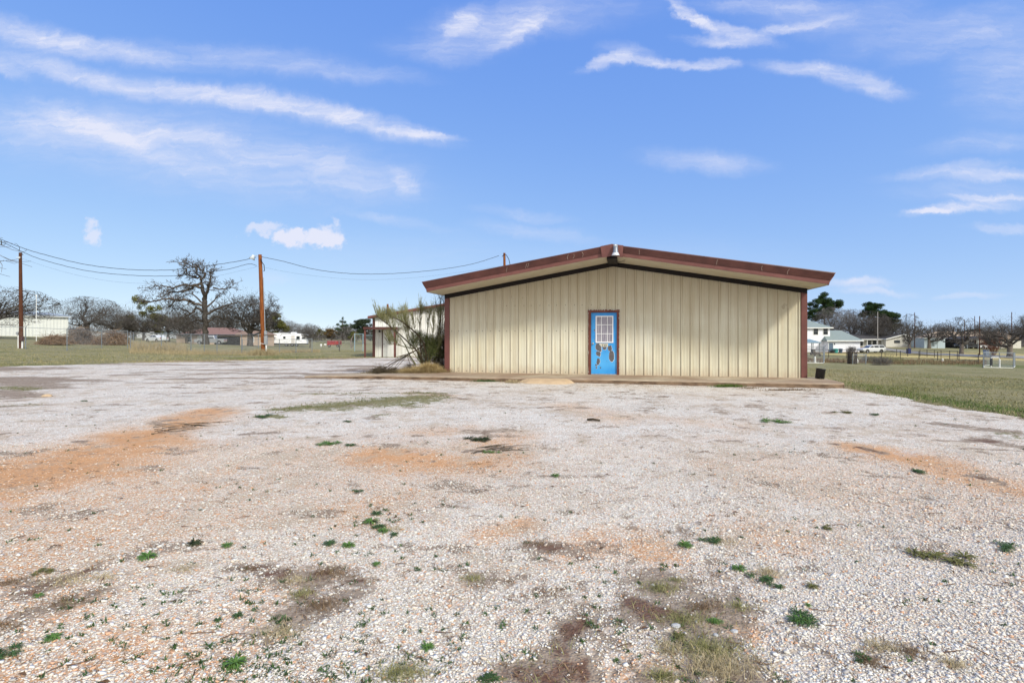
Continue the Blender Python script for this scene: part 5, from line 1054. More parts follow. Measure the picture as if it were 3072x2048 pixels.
P4 = bare_tree('evergreen_tree', 96, 8.5, 4.6, .3, 1.5, 2, 4, 8, .25, .03, fuzz=500); leafy(P4, clumps(rg, 50, 4.0, 1.4, 7.9, .7, 1.2), 13000, .17, DGREEN, 9)
def put(proto, first, u, s, yb, ytop, hw, label, rz=None, H=None, W=None):
    o = proto if first else copy_tree(proto); Hs = H or 9.0; Ws = W or 5.6
    sc_z = (yb-ytop)/s/Hs; sc_x = hw/s/Ws; o.location = ((u-CX)/s, FPX/s, zat(yb, s)); o.scale = (sc_x, sc_x, sc_z); o.rotation_euler = (0, 0, rg.uniform(0, 6.28) if rz is None else rz); tag(o, label, 'tree', TREES); return o
put(PB[0], 1, -75, 20, 1030, 846, 205, 'bare tree reaching in from the left edge in front of the cream warehouse', .6)
put(PB[1], 1, 262, 12.6, 1008, 888, 98, 'broad grey bare tree rising behind the brush pile right of the warehouse')
put(PB[2], 1, 345, 13.5, 1018, 922, 62, 'bare tree between the broad grey tree and the mistletoe tree')
put(PM, 1, 432, 14, 1020, 889, 66, 'bare tree dotted with yellow green mistletoe clumps left of the tall oak', 0.0, 8.5, 4.2)
put(PB[2], 0, 505, 14, 1022, 925, 60, 'dark bare tree low behind the fence just left of the tall oak')
put(PL, 1, 822, 12, 1030, 930, 46, 'bushy olive leaved tree right behind the orange brown pole', None, 6.5, 3.6)
put(PL, 0, 470, 11, 1015, 935, 50, 'olive leaved tree behind the mistletoe tree', 2.0, 6.5, 3.6)
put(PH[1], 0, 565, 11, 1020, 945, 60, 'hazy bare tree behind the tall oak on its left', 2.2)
put(PL, 0, 380, 11.5, 1018, 940, 34, 'small olive tree between the bare trees left of the mistletoe tree', 4.0, 6.5, 3.6)
put(PB[0], 0, 690, 11, 1024, 930, 60, 'grey bare tree behind the red roofed house between the two oaks', 1.4)
put(PB[1], 0, 650, 13, 1026, 948, 62, 'dense low bare tree right behind the trunk of the tall oak', 5.0)
put(PB[0], 0, 560, 15, 1032, 940, 60, 'dark bare tree spreading below the left limbs of the tall oak', 2.6)
put(PB[2], 0, 400, 14, 1024, 930, 56, 'bare tree just left of the mistletoe tree behind the fence', 3.6)
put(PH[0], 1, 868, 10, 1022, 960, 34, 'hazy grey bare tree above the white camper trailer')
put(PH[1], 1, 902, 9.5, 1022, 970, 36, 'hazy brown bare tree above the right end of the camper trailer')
put(PB[2], 0, 930, 20, 1046, 966, 26, 'small dark bare tree between the camper and the red trailer', 1.2)
put(PR, 1, 994, 11, 1024, 982, 30, 'rusty leaved bush tree above the red trailer', None, 6.0, 3.4)
put(PL, 0, 960, 9.5, 1022, 984, 26, 'low olive tree left of the red trailer', 3.0, 6.5, 3.6)
put(P4, 1, 1090, 11, 1030, 955, 46, 'large dark grey green evergreen behind the pale barn', None, 8.5, 4.6)
put(PL, 0, 1062, 12, 1034, 992, 22, 'small yellow olive tree beside the kennel', 1.0, 6.5, 3.6)
put(PH[0], 0, 1040, 9, 1028, 975, 34, 'hazy bare tree between the conifer and the dark evergreen', 1)
put(PH[1], 0, 2500, 11.5, 1040, 918, 62, 'grey bare tree in front of the tall pine behind the white house', 2)
put(PH[0], 0, 2560, 11.0, 1040, 925, 78, 'broad grey bare tree between the two pines', 3)
put(PB[0], 0, 2612, 12.0, 1040, 930, 56, 'grey bare tree in front of the flat topped pine', 4)
put(PB[1], 0, 2655, 12.0, 1042, 950, 60, 'bare tree with olive cast right of the flat topped pine, behind the ranch house', 1)
put(PO[0], 1, 2728, 15, 1060, 940, 42, 'bare oak with pale trunk beside the blue bin at the road', .3, 8.2, 5.0)
put(PO[1], 1, 2787, 13, 1045, 953, 56, 'bare oak with pale leaning trunk in front of the pale blue shed', 1.0, 8.2, 5.0)
put(PO[0], 0, 2884, 16, 1063, 949, 62, 'bare oak with reddish forked trunk in front of the carport', 2.2, 8.2, 5.0)
put(PO[1], 0, 3030, 18, 1072, 934, 84, 'large bare oak at the right edge behind the chain link pen', 4.0, 8.2, 5.0)
put(PB[2], 0, 3100, 13, 1055, 938, 60, 'bare tree cut by the right edge of the picture', 2.0)
put(PB[0], 0, 2985, 10.5, 1045, 962, 62, 'wide grey bare tree behind the reddish bush on the right', 5.0)
put(P4, 0, 2925, 9, 1046, 985, 40, 'low dark evergreen behind the carport', 1.0, 8.5, 4.6)
put(PH[1], 0, 2830, 9.5, 1045, 968, 44, 'hazy bare tree behind the pale blue shed', 1.0)
# branch tips of a near tree reaching in at the left edge
nt = empty('bare_oak', (-24.6, 20, .2), 0, 'bare branch tips reaching in at the left edge above the cables', 'tree', TREES)
MB().tube([(0, 0, -.3), (.1, 0, 2), (0, 0, 4)], [.3, .24, .18], 8).build('trunk', BARK, nt); c = MB(); rng = random.Random(9)
for a in range(6): grow(c, rng, Vector((0, 0, 3.4)), Vector((math.cos(a+.3), math.sin(a+.3), .55)), 3.2, .13, 3, .3, (5.0, 4.2, 2.1), 5, 3, .05, .012)
c.build('crown', BARK, nt)
# leaning bare stem beside the kennel, sapling at the fence
lt = empty('leaning_trunk', at(1056, 22), 0, 'pale forked bare trunk leaning beside the kennel', 'tree', TREES); m = MB(); m.tube([(0, 0, -.2), (-.15, 0, .5), (-.1, 0, 1.2), (.2, 0, 1.8), (.6, 0, 2.3)], [.12, .1, .08, .06, .04], 7); m.tube([(-.1, 0, .1), (.3, 0, .7), (.5, .1, 1.4), (.4, 0, 2.0)], [.09, .07, .05, .03], 6); m.build('trunk', BARK_L, lt)
sp_ = bare_tree('sapling', 31, 1.7, .6, .035, .5, 2, 3, 6, .25, .008); sp_.location = at(1018, 30); tag(sp_, 'small leafless sapling at the fence in front of the red trailer', 'tree', TREES)
# distant woodland, one mass
r_ = np.random.RandomState(4); cs = []
for u in list(range(-250, 470, 26))+list(range(780, 1260, 22))+list(range(2380, 3300, 24)):
    s = r_.uniform(6.2, 8.2); top = r_.uniform(972, 992) if u > 600 or u < 120 else r_.uniform(965, 985)
    if 930 < u < 1130: top -= 3
    X = (u+r_.uniform(-8, 8)-CX)/s; Y = FPX/s; zt = zat(top, s); r1_ = r_.uniform(2.6, 4.2); cs.append((X, Y, zt-r1_*.9, r1_*1.1, r1_*.95)); cs.append((X+r_.uniform(-3, 3), Y+3, zt-r1_*2.1, r1_*1.4, r1_*1.0)); cs.append((X, Y+2, zt-r1_*3.0, r1_*1.3, r1_))
for u in list(range(-250, 1240, 13))+list(range(2560, 3300, 20)):
    s = r_.uniform(8.6, 10.5) if u < 2000 else r_.uniform(8, 9); X = (u-CX)/s; Y = FPX/s; z0 = tz(X, Y); cs.append((X, Y, z0+1.0, 2.2, r_.uniform(1.6, 3.0)))
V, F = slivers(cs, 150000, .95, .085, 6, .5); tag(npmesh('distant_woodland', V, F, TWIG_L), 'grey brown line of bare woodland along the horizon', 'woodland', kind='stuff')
V, F = leaves([c for i, c in enumerate(cs) if i % 3 == 1], 30000, .33, 8); tag(npmesh('distant_evergreens', V, F, DGREEN), 'dark green undergrowth mixed into the far woodland', 'woodland', kind='stuff')

# ------------------------------------------------------------------ brush by the building
def zp(u, y): return (1080+u/6.03, 880+y/6.03)
SS = 78.5
def sp3(x, y, dy=0): u, v = zp(x, y); return Vector(((u-CX)/SS, FPX/SS+dy, zat(v, SS)))
GST = worn('green_grey_stems', (.10, .11, .045), (.20, .18, .09), 4, .8, .1); DST = worn('dark_stems', (.035, .028, .02), (.09, .07, .045), 4, .85, .1); FTH = worn('feathery_twigs', (.13, .135, .055), (.25, .24, .125), 3, .85, .1)
STRAW = worn('straw', (.25, .20, .11), (.42, .35, .22), 4, .9, .1)
sb = sp3(1180, 1300); shrub = empty('broom_shrub', (sb.x, sb.y, 0.02), 0, 'tall feathery green broom shrub with arching stems at the left corner of the beige building', 'shrub')
O = Vector(shrub.location); rng = random.Random(14)
ST = [(.045, [(1180, 1300), (1210, 1100), (1170, 900), (1080, 740), (950, 620), (800, 500), (680, 440)]), (.03, [(1130, 1300), (1100, 1120), (1000, 980), (800, 780), (600, 600), (450, 480), (380, 400)]), (.024, [(1010, 1290), (900, 1130), (820, 950), (740, 830), (620, 700), (480, 560), (380, 490)]),
      (.03, [(1140, 1300), (1112, 1100), (1105, 900), (1108, 640), (1120, 420), (1135, 290)]), (.025, [(1210, 1300), (1180, 1000), (1190, 700), (1200, 500), (1235, 330)]), (.03, [(1240, 1290), (1275, 1100), (1330, 930), (1400, 760), (1430, 520), (1440, 330)]), (.02, [(1110, 1250), (980, 960), (860, 760), (800, 560), (770, 380)]),
      (.02, [(1150, 1250), (1060, 1010), (960, 700), (870, 560), (850, 420)]), (.018, [(1190, 1280), (1010, 1010), (760, 950), (600, 920), (530, 930)]), (.018, [(1160, 1250), (1010, 990), (800, 960), (640, 870), (560, 850)]), (.02, [(1240, 1260), (1250, 1000), (1330, 800), (1350, 600), (1360, 480)]), (.02, [(1120, 1280), (1000, 1100), (900, 860), (860, 640)]),
      (.018, [(1200, 1260), (1100, 900), (1010, 640), (990, 500)]), (.02, [(1230, 1290), (1300, 1150), (1400, 1010), (1470, 900)])]
m = MB(); feather = MB(); tips = []; dk = MB()
for r0, L in ST:
    sl_ = rng.uniform(-.35, .35); P = [sp3(x, y, sl_*i*.5)-O for i, (x, y) in enumerate(L)]; P2 = []
    for i in range(len(P)-1):
        for k in range(3): P2.append(P[i].lerp(P[i+1], k/3))
    P2.append(P[-1]); n = len(P2); (dk if r0 >= .03 else m).tube(P2, [r0*1.15*(1-.72*i/(n-1)) for i in range(n)], 6, cap=False)
    for i in range(max(4, int(n*.6)), n):
        for _ in range(4):
            b = P2[i]; d = (P2[i]-P2[i-1]).normalized()*.5+Vector((rng.gauss(0, .35), rng.gauss(0, .35), .95)); d.normalize(); l = rng.uniform(.2, .5); mid = b+d*l*.5+Vector((rng.gauss(0, .03), rng.gauss(0, .03), 0)); e_ = b+d*l+Vector((0, 0, .08)); m.tube([b, mid, e_], [.006, .004, .003], 3, cap=False)
            for _ in range(7):
                t = rng.random(); q0 = b.lerp(e_, t); dd = (d+Vector((rng.gauss(0, .25), rng.gauss(0, .25), rng.gauss(.25, .15)))).normalized(); feather.tube([q0, q0+dd*rng.uniform(.06, .2)], [.0045, .002], 3, cap=False)
m.build('stem', GST, shrub); dk.build('main_stem', DST, shrub); feather.build('feathery_twigs', FTH, shrub)
def cl_px(L, dy=.0): 
    out = []
    for x, y, r in L: p = sp3(x, y, rng.uniform(-.3, .3)+dy)-O; out.append((p.x, p.y, p.z, r, r*.9))
    return out
V, F = slivers(cl_px([(350, 430, .24), (430, 360, .24), (540, 330, .2), (620, 390, .22), (520, 420, .3), (800, 320, .2), (780, 260, .12), (1100, 300, .2), (1170, 310, .2), (1230, 330, .16), (700, 520, .25), (820, 640, .2), (1450, 330, .25)]), 4800, .14, .0035, 3, 1.2); npmesh('feathery_sprays', V, F, FTH, shrub)
V, F = slivers(cl_px([(1000, 830, .35), (1080, 780, .3), (960, 900, .25), (1280, 880, .32), (1350, 930, .3), (1200, 950, .35), (1300, 1030, .3), (1120, 1080, .3), (1240, 820, .22), (1150, 1180, .3), (1380, 1100, .3)]), 7500, .11, .0055, 5, .6); npmesh('foliage', V, F, worn('shrub_leaves', (.06, .08, .025), (.14, .16, .055), 5, .8, .1), shrub)
db = empty('twiggy_bush', (sp3(1440, 1300).x, sp3(1440, 1300, .35).y, .02), 0, 'dark leafless twiggy bush pressed against the brown left corner trim', 'shrub'); O = Vector(db.location); m = MB()
for i in range(34):
    b = Vector((rng.uniform(-.35, .25), rng.uniform(-.3, .5), 0)); d = Vector((rng.gauss(0, .2), rng.gauss(0, .12), 1)); grow(m, rng, b, d, rng.uniform(.6, 1.15), .014, 2, .16, None, 4, 4, .1, .005, .62)
for L in ([(1430, 1250), (1450, 900), (1430, 600), (1440, 300), (1420, 60)], [(1470, 1200), (1480, 700), (1470, 400), (1500, 200), (1475, 90)], [(1400, 1250), (1420, 700), (1390, 350), (1330, 130)], [(1500, 1200), (1500, 600), (1530, 300)]):
    P = [sp3(x, y, .35)-O for x, y in L]; m.tube(P, [.016-.0025*i for i in range(len(P))], 4, cap=False)
    for i in range(1, len(P)):
        for _ in range(7): grow(m, rng, P[i-1].lerp(P[i], rng.random()), Vector((rng.gauss(0, .4), rng.gauss(0, .3), 1)), .38, .006, 1, .14, None, 3, 4, .1, .003, .6)
m.build('stems', DST, db); V, F = slivers([(0, 0, .5, .4, .5), (0, 0, 1.15, .36, .5), (0, .0, 1.7, .2, .4)], 3600, .15, .004, 7, .5); npmesh('fine_twigs', V, F, DST, db)
# cut branch lying with its tips on the ground
fb = sp3(1200, 900); fo = empty('fallen_branch', (sp3(400, 1380).x+.3, sp3(400, 1380).y, .03), 0, 'broken branch hanging from the broom shrub with its fan of tips on the ground', 'branch'); O = Vector(fo.location); m = MB()
base = [(1200, 900), (1120, 970), (1030, 1025), (880, 1110)]; P = [sp3(x, y, -.2)-O for x, y in base]; m.tube(P, [.028, .026, .022, .018], 6)
for L in ([(1030, 1025), (700, 1160), (520, 1260), (390, 1350)], [(960, 1065), (720, 1180), (560, 1280), (430, 1370)], [(880, 1110), (700, 1210), (560, 1310), (480, 1390)], [(880, 1110), (760, 1215), (640, 1340), (560, 1400)], [(900, 1100), (690, 1230), (600, 1330), (520, 1400)], [(880, 1110), (740, 1290), (690, 1370)], [(870, 1120), (910, 1230), (920, 1340)], [(880, 1110), (980, 1240), (1040, 1330)]):
    P = [sp3(x, y, -.2+rng.uniform(-.25, .15)*i)-O for i, (x, y) in enumerate(L)]; m.tube(P, [.013, .010, .008, .005][:len(P)], 4, cap=False)
    for _ in range(22): grow(m, rng, P[-1].lerp(P[-2], rng.random()*.6), Vector((-.9, rng.gauss(0, .6), rng.gauss(-.1, .15))), .3, .005, 1, .2, None, 3, 3, -.05, .003, .6)
m.build('branches', DST, fo)
tc_ = [(-.35, 0, .05, .5, .10), (.1, -.1, .08, .4, .12), (-.8, -.1, .03, .35, .06), (.5, 0, .06, .4, .09), (-1.2, -.05, .02, .2, .04)]; V, F = slivers(tc_, 4200, .12, .005, 8, .0); npmesh('brushy_tips', V, F, worn('dry_brown_tips', (.09, .07, .035), (.19, .15, .08), 3, .9, .1), fo)
# straw mound
def blades(n, fx, L, w, seed, lean=.5, bend=.35):
    """fx(r, n) -> x, y, z roots"""
    r = np.random.RandomState(seed); x, y, z = fx(r, n); n = len(x); a = r.rand(n)*6.283; le = r.rand(n)*lean; l = L*(.45+.8*r.rand(n)); dx, dy = np.cos(a)*le, np.sin(a)*le
    p0 = np.stack([x, y, z], 1); d = np.stack([dx, dy, np.ones(n)], 1); d /= np.linalg.norm(d, axis=1)[:, None]; mid = p0+d*l[:, None]*.55; tip = mid+(d+np.stack([dx, dy, -np.abs(r.randn(n))*.4], 1)*bend*3)*l[:, None]*.42
    b = r.rand(n)*6.283; s_ = np.stack([np.cos(b), np.sin(b), 0*b], 1)*w*(.6+.8*r.rand(n))[:, None]
    V = np.stack([p0-s_, p0+s_, mid+s_*.7, mid-s_*.7, tip], 1).reshape(-1, 3); i = np.arange(n)*5
    F = np.concatenate([np.stack([i, i+1, i+2, i+3], 1), np.stack([i+3, i+2, i+4, i+4], 1)]); return V, F
def bl_mesh(name, V, F, mat, parent=None):
    n = len(F)//2; i0 = F[:n]; i1 = F[n:][:, :3]
    me = bpy.data.meshes.new(name); tot = n*4+n*3; me.vertices.add(len(V)); me.vertices.foreach_set('co', V.astype(np.float32).ravel()); me.loops.add(tot)
    me.loops.foreach_set('vertex_index', np.concatenate([i0.ravel(), i1.ravel()]).astype(np.int32)); me.polygons.add(2*n)
    me.polygons.foreach_set('loop_start', np.concatenate([np.arange(n)*4, n*4+np.arange(n)*3]).astype(np.int32)); me.polygons.foreach_set('loop_total', np.concatenate([np.full(n, 4), np.full(n, 3)]).astype(np.int32)); me.update(calc_edges=True)
    me.materials.append(mat); o = bpy.data.objects.new(name, me); COL.objects.link(o)
    if parent: o.parent = parent
    return o
mo = sp3(1240, 1390, -.25); md = empty('straw_mound', (mo.x, mo.y, .03), 0, 'mound of pale dry straw at the foot of the broom shrub beside the walk', 'grass mound')
def fmd(r, n): a = r.rand(n)*6.283; q = r.rand(n)**.6; x = np.cos(a)*q*1.0-.0; y = np.sin(a)*q*.4; return x, y, .24*np.exp(-((x-.1)/.6)**2)*(1-q)
bl_mesh('straw', *blades(12000, fmd, .34, .006, 3, 1.8, .5), worn('golden_straw', (.38, .28, .13), (.58, .46, .26), 4, .9, .1), md); bl_mesh('dry_leaves', *blades(1500, lambda r, n: (r.randn(n)*.7+.4, r.randn(n)*.3, 0*r.rand(n)), .10, .008, 4, 2.5, .3), worn('dead_brown_leaves', (.13, .09, .05), (.25, .18, .11), 4, .9, .1), md)

# ------------------------------------------------------------------ brush piles behind the left fence
BRM = worn('dead_brush', (.13, .075, .045), (.30, .21, .14), 1.2, .95, .05); BRM2 = worn('grey_brush', (.12, .10, .085), (.26, .22, .19), 1.2, .95, .05)
def pile(name, u, s, yb, W, H, seed, label, mat, mat2=None):
    r = random.Random(seed); X, Y, Z = at(u, s); e = empty(name, (X, Y, zat(yb, s)), 0, label, 'brush pile'); m = MB(); m2 = MB()
    for i in range(620):
        x = r.gauss(0, .42); y = r.gauss(0, .4); h = max(0, 1-(x*x*1.2)-(y*y)); p = Vector((x*W, y*1.8, r.random()*h*H)); a = r.uniform(0, 6.28); d = Vector((math.cos(a), math.sin(a)*.6, r.gauss(.1, .35))); l = r.uniform(.4, 1.5); P = [p]
        for k in range(4): d = (d+Vector((r.gauss(0, .25), r.gauss(0, .25), -.12))).normalized(); P.append(P[-1]+d*l/4)
        (m if i % 3 else m2).tube([(q.x, q.y, max(q.z, .02)) for q in P], [.022, .018, .014, .010, .006], 3, cap=False)
    m.build('branches', mat, e); m2.build('twigs', mat2 or mat, e)
    V, F = slivers([(0, 0, H*.15, W*.8, H*.28), (W*.1, 0, H*.4, W*.5, H*.35)], 3000, .4, .022, seed, .1); npmesh('fine_twigs', V, F, mat, e)
pile('brush_pile', 165, 28, 1032, 1.5, 1.0, 1, 'low reddish brown brush pile in front of the cream warehouse corner', BRM)
pile('brush_pile', 238, 26, 1033, 2.2, 2.1, 2, 'tall grey brown brush pile behind the chain link fence', BRM2, BRM)
pile('brush_pile', 335, 26, 1033, 2.3, 1.75, 3, 'brown brush pile behind the fence, right of the tall grey one', BRM, BRM2)
# reddish bush, right
rb = empty('reddish_bush', at(2980, 17), 0, 'reddish fan shaped bare bush in front of the large oak at the right edge', 'shrub'); m = MB(); rng = random.Random(6)
for i in range(26):
    a = rng.uniform(-1, 1); grow(m, rng, Vector((rng.gauss(0, .15), rng.gauss(0, .15), 0)), Vector((a*.75, rng.gauss(0, .3), 1)), 2.2, .045, 2, .10, None, 4, 4, .15, .018, .6)
m.build('stems', worn('reddish_stems', (.16, .07, .045), (.28, .15, .10), 2, .9, .1), rb)
# low scrub behind the pens
for u, s, w, h, c, lb in ((2660, 26, 1.9, 1.0, OLIVE, 'low yellow olive scrub bush behind the right hand pen with the jug'), (2615, 25, 1.1, .8, TWIG_L, 'low grey scrub bush right of the small pen'), (2645, 30, .9, .9, TWIG_L, 'thin grey scrub in front of the station wagon')):
    X, Y, Z = at(u, s); e = empty('scrub_bush', (X, Y, Z), 0, lb, 'shrub'); V, F = slivers([(0, 0, h*.3, w, h*.55)], 1100, .4, .010, int(u), .7); npmesh('twigs', V, F, c if c != OLIVE else FTH, e)

# ------------------------------------------------------------------ right hand fences, pens and poles
BLKP = plain('black_fence_pipe', (.035, .03, .028), .5, .4, .2)
def pipe(name, pts, label, h=1.25, rails=(1.22, .72, .25)):
    o = empty(name, at(*pts[0]), 0, label, 'fence'); O = Vector(o.location); G_ = [Vector(at(*p))-O for p in pts]
    for q in G_: MB().tube([q-Vector((0, 0, .2)), q+Vector((0, 0, h))], .045, 6).build('post', BLKP, o)
    for a, b in zip(G_, G_[1:]):
        for rz_ in rails: MB().tube([a+Vector((0, 0, rz_)), b+Vector((0, 0, rz_))], .028, 5).build('rail', BLKP, o)
pipe('pipe_fence', [(2420, 20), (2486, 20.3), (2539, 20.6), (2592, 21), (2645, 21), (2701, 21.2), (2757, 21.5), (2813, 22), (2877, 22.5), (2935, 24)], 'near black pipe fence crossing the field behind the pens on the right')
pipe('pipe_fence', [(2655, 17.5), (2690, 17.6), (2723, 17.8), (2760, 18), (2781, 18.3), (2803, 18.8), (2823, 19.4), (2849, 20), (2872, 21)], 'farther black pipe fence beside the grey road on the right')
pen1 = chain('chain_link_pen', [(2418, 26), (2474, 26), (2470, 29), (2416, 29), (2418, 26)], 'chain link pen round a white stand pipe, right beside the beige building', 1.75, arms=(1,), bottom=True); pen1['category'] = 'pen'
pen2 = chain('chain_link_pen', [(2558, 26), (2599, 26), (2597, 28.5), (2558, 28.5), (2558, 26)], 'small chain link pen holding a white jug, right of the cedar stakes', 1.0, arms=(1,)); pen2['category'] = 'pen'
pen3 = chain('chain_link_pen', [(2952, 28), (2971, 27), (2998, 27.5), (3045, 28), (3040, 31), (2950, 31), (2952, 28)], 'largest chain link pen, with white base pipe, at the right edge', 1.5, bottom=True, wr=.002, sp=.1); pen3['category'] = 'pen'
X, Y, Z = at(2445, 27.5); e = empty('stand_pipe', (X, Y, Z), 0, 'white stand pipe with dark valve on top inside the pen beside the beige building', 'stand pipe')
MB().lathe([(0, 0), (.11, 0), (.11, .5), (.07, .6), (.07, .75), (0, .75)], k=12).build('pipe', WHITE, e); m = MB().box(-.5, .5, -.12, .12, .85, 1.1).box(-.35, -.05, -.2, .2, 1.05, 1.45).box(.45, .65, -.08, .08, .75, .95); m.tube([(0, 0, .7), (0, 0, 1.0)], .09, 8); m.build('valve', worn('dark_valve_metal', (.06, .055, .05), (.15, .12, .10), 6, .6), e, bevel=.03)
X, Y, Z = at(2571, 27); e = empty('white_jug', (X, Y, Z), 0, 'white plastic jug standing in the small pen beside the cedar stakes', 'jug'); MB().lathe([(0, 0), (.12, .02), (.13, .36), (.06, .48), (.04, .56), (0, .56)], k=12).build('jug_body', WHITE, e, smooth=True)
X, Y, Z = at(2999, 29.5); e = empty('tap_stand', (X, Y, Z), 0, 'white tap post with pale pipes inside the largest pen at the right edge', 'tap stand'); MB().tube([(.0, 0, 0), (0, 0, .8)], .07, 8).build('post', WHITE, e); MB().tube([(-.85, 0, 0), (-.85, 0, .95), (-.8, 0, 1.0), (-.1, 0, 1.0), (0, 0, .75)], .04, 6).build('pipe', WHITE, e); MB().box(-.92, -.78, -.08, .08, .2, .9).build('lagging', BLACK, e)
X, Y, Z = at(2828, 23); e = empty('marker_post', (X, Y, Z), 0, 'short white marker post in front of the black pipe fence', 'post'); MB().lathe([(0, 0), (.09, 0), (.09, .36), (0, .4)], k=10).build('post_body', WHITE, e)
X, Y, Z = at(2726, 15.5); e = empty('blue_bin', (X, Y, Z), 0, 'dark blue bin at the foot of the bare oak with the pale trunk', 'bin'); MB().box(-.28, .28, -.28, .28, 0, .95).build('bin_body', plain('deep_blue_plastic', (.02, .03, .12), .5), e, bevel=.04); MB().box(-.31, .31, -.31, .31, .95, 1.02).build('lid', MATS['deep_blue_plastic'], e)
X, Y, Z = at(2958, 17); e = empty('pale_bin', (X, Y, Z), 0, 'pale blue grey bin left of the reddish bush on the right', 'bin'); MB().box(-.3, .3, -.3, .3, 0, .95).build('bin_body', plain('pale_blue_plastic', (.25, .30, .38), .5), e, bevel=.04); MB().box(-.33, .33, -.33, .33, .95, 1.03).build('lid', MATS['pale_blue_plastic'], e)
# cedar stakes packed together
X, Y, Z = at(2557, 28); e = empty('stake_cage', (X, Y, Z), 0, 'round cage of weathered grey cedar stakes beside the small pen', 'stake cage'); rng = random.Random(4)
for i in range(22):
    a = i/22*6.283; x, y = .42*math.cos(a), .42*math.sin(a); MB().tube([(x, y, -.1), (x+rng.gauss(0, .03), y, rng.uniform(1.15, 1.4))], rng.uniform(.04, .06), 5).build('stake', BARK, e)
V, F = slivers([(-.1, 0, 1.45, .4, .3)], 500, .35, .012, 3, .8); tag(npmesh('twigs', V, F, TWIG_L, e), kind='stuff')
# dead branch heap
X, Y, Z = at(2515, 26); e = empty('branch_heap', (X, Y, Z), 0, 'small heap of dead branches on the grass behind the beige building corner', 'branch heap'); m = MB(); rng = random.Random(8)
for i in range(16):
    x = rng.gauss(0, .5); grow(m, rng, Vector((x, rng.gauss(0, .2), .03)), Vector((rng.gauss(0, 1), rng.gauss(0, .5), rng.uniform(.1, .6))), rng.uniform(.5, 1.1), .035, 1, .15, None, 4, 3, -.05, .012, .6)
m.build('branches', worn('bleached_branches', (.16, .12, .09), (.34, .28, .22), 3, .9), e)
for u, yt, s, mat, lb, r in ((2744, 937, 13, DKWOOD, 'dark pole behind the bare oak with the pale trunk', .075), (2939, 948, 17, DKWOOD, 'dark brown pole left of the reddish bush on the right', .075), (3035, 936, 14, DKWOOD, 'dark pole rising through the large oak at the right edge', .075), (2893, 958, 13, DKWOOD, 'dark pole behind the reddish forked oak, left one', .075), (2924, 948, 12, DKWOOD, 'thin dark pole between the forked oak and the brown pole', .075), (2633, 935, 13, worn('pale_pole_wood', (.34, .31, .29), (.42, .39, .37), 3), 'pale pole in front of the flat topped pine and ranch house', .07)): pole(u, s, yt, r, mat, 'utility_pole', lb)
# road strips on the right
def ribbon(name, pts, mat, dz=.05):
    L = []
    for u, y, u2, y2, s, s2 in pts:
        for uu, yy, ss in ((u, y, s), (u2, y2, s2)): X = (uu-CX)/ss; Y = FPX/ss; L.append((X, Y, tz(X, Y)+dz))
    n = len(L)//2; o = MB(); NS = 8; vs = []
    for i in range(n-1):
        for k in range(NS+(i == n-2)):
            for j in (0, 1):
                a, b = Vector(L[2*i+j]), Vector(L[2*i+2+j]); p = a.lerp(b, k/NS); vs.append((p.x, p.y, tz(p.x, p.y)+dz))
    o.add(vs, [(2*i, 2*i+1, 2*i+3, 2*i+2) for i in range(len(vs)//2-1)]); return tag(o.build(name, mat), kind='structure')
ribbon('road', [(2655, 0, 2655, 0, 13.6, 12.9), (2720, 0, 2720, 0, 15.2, 14.0), (2800, 0, 2810, 0, 16.6, 15.4), (2900, 0, 2930, 0, 17.8, 16.6), (3250, 0, 3300, 0, 20, 18.6)], worn('grey_road', (.25, .235, .21), (.33, .31, .28), 1.5, .9), .08)
ribbon('path', [(2480, 0, 2480, 0, 13.9, 13.6), (2570, 0, 2570, 0, 13.9, 13.6)], CONC, .06)
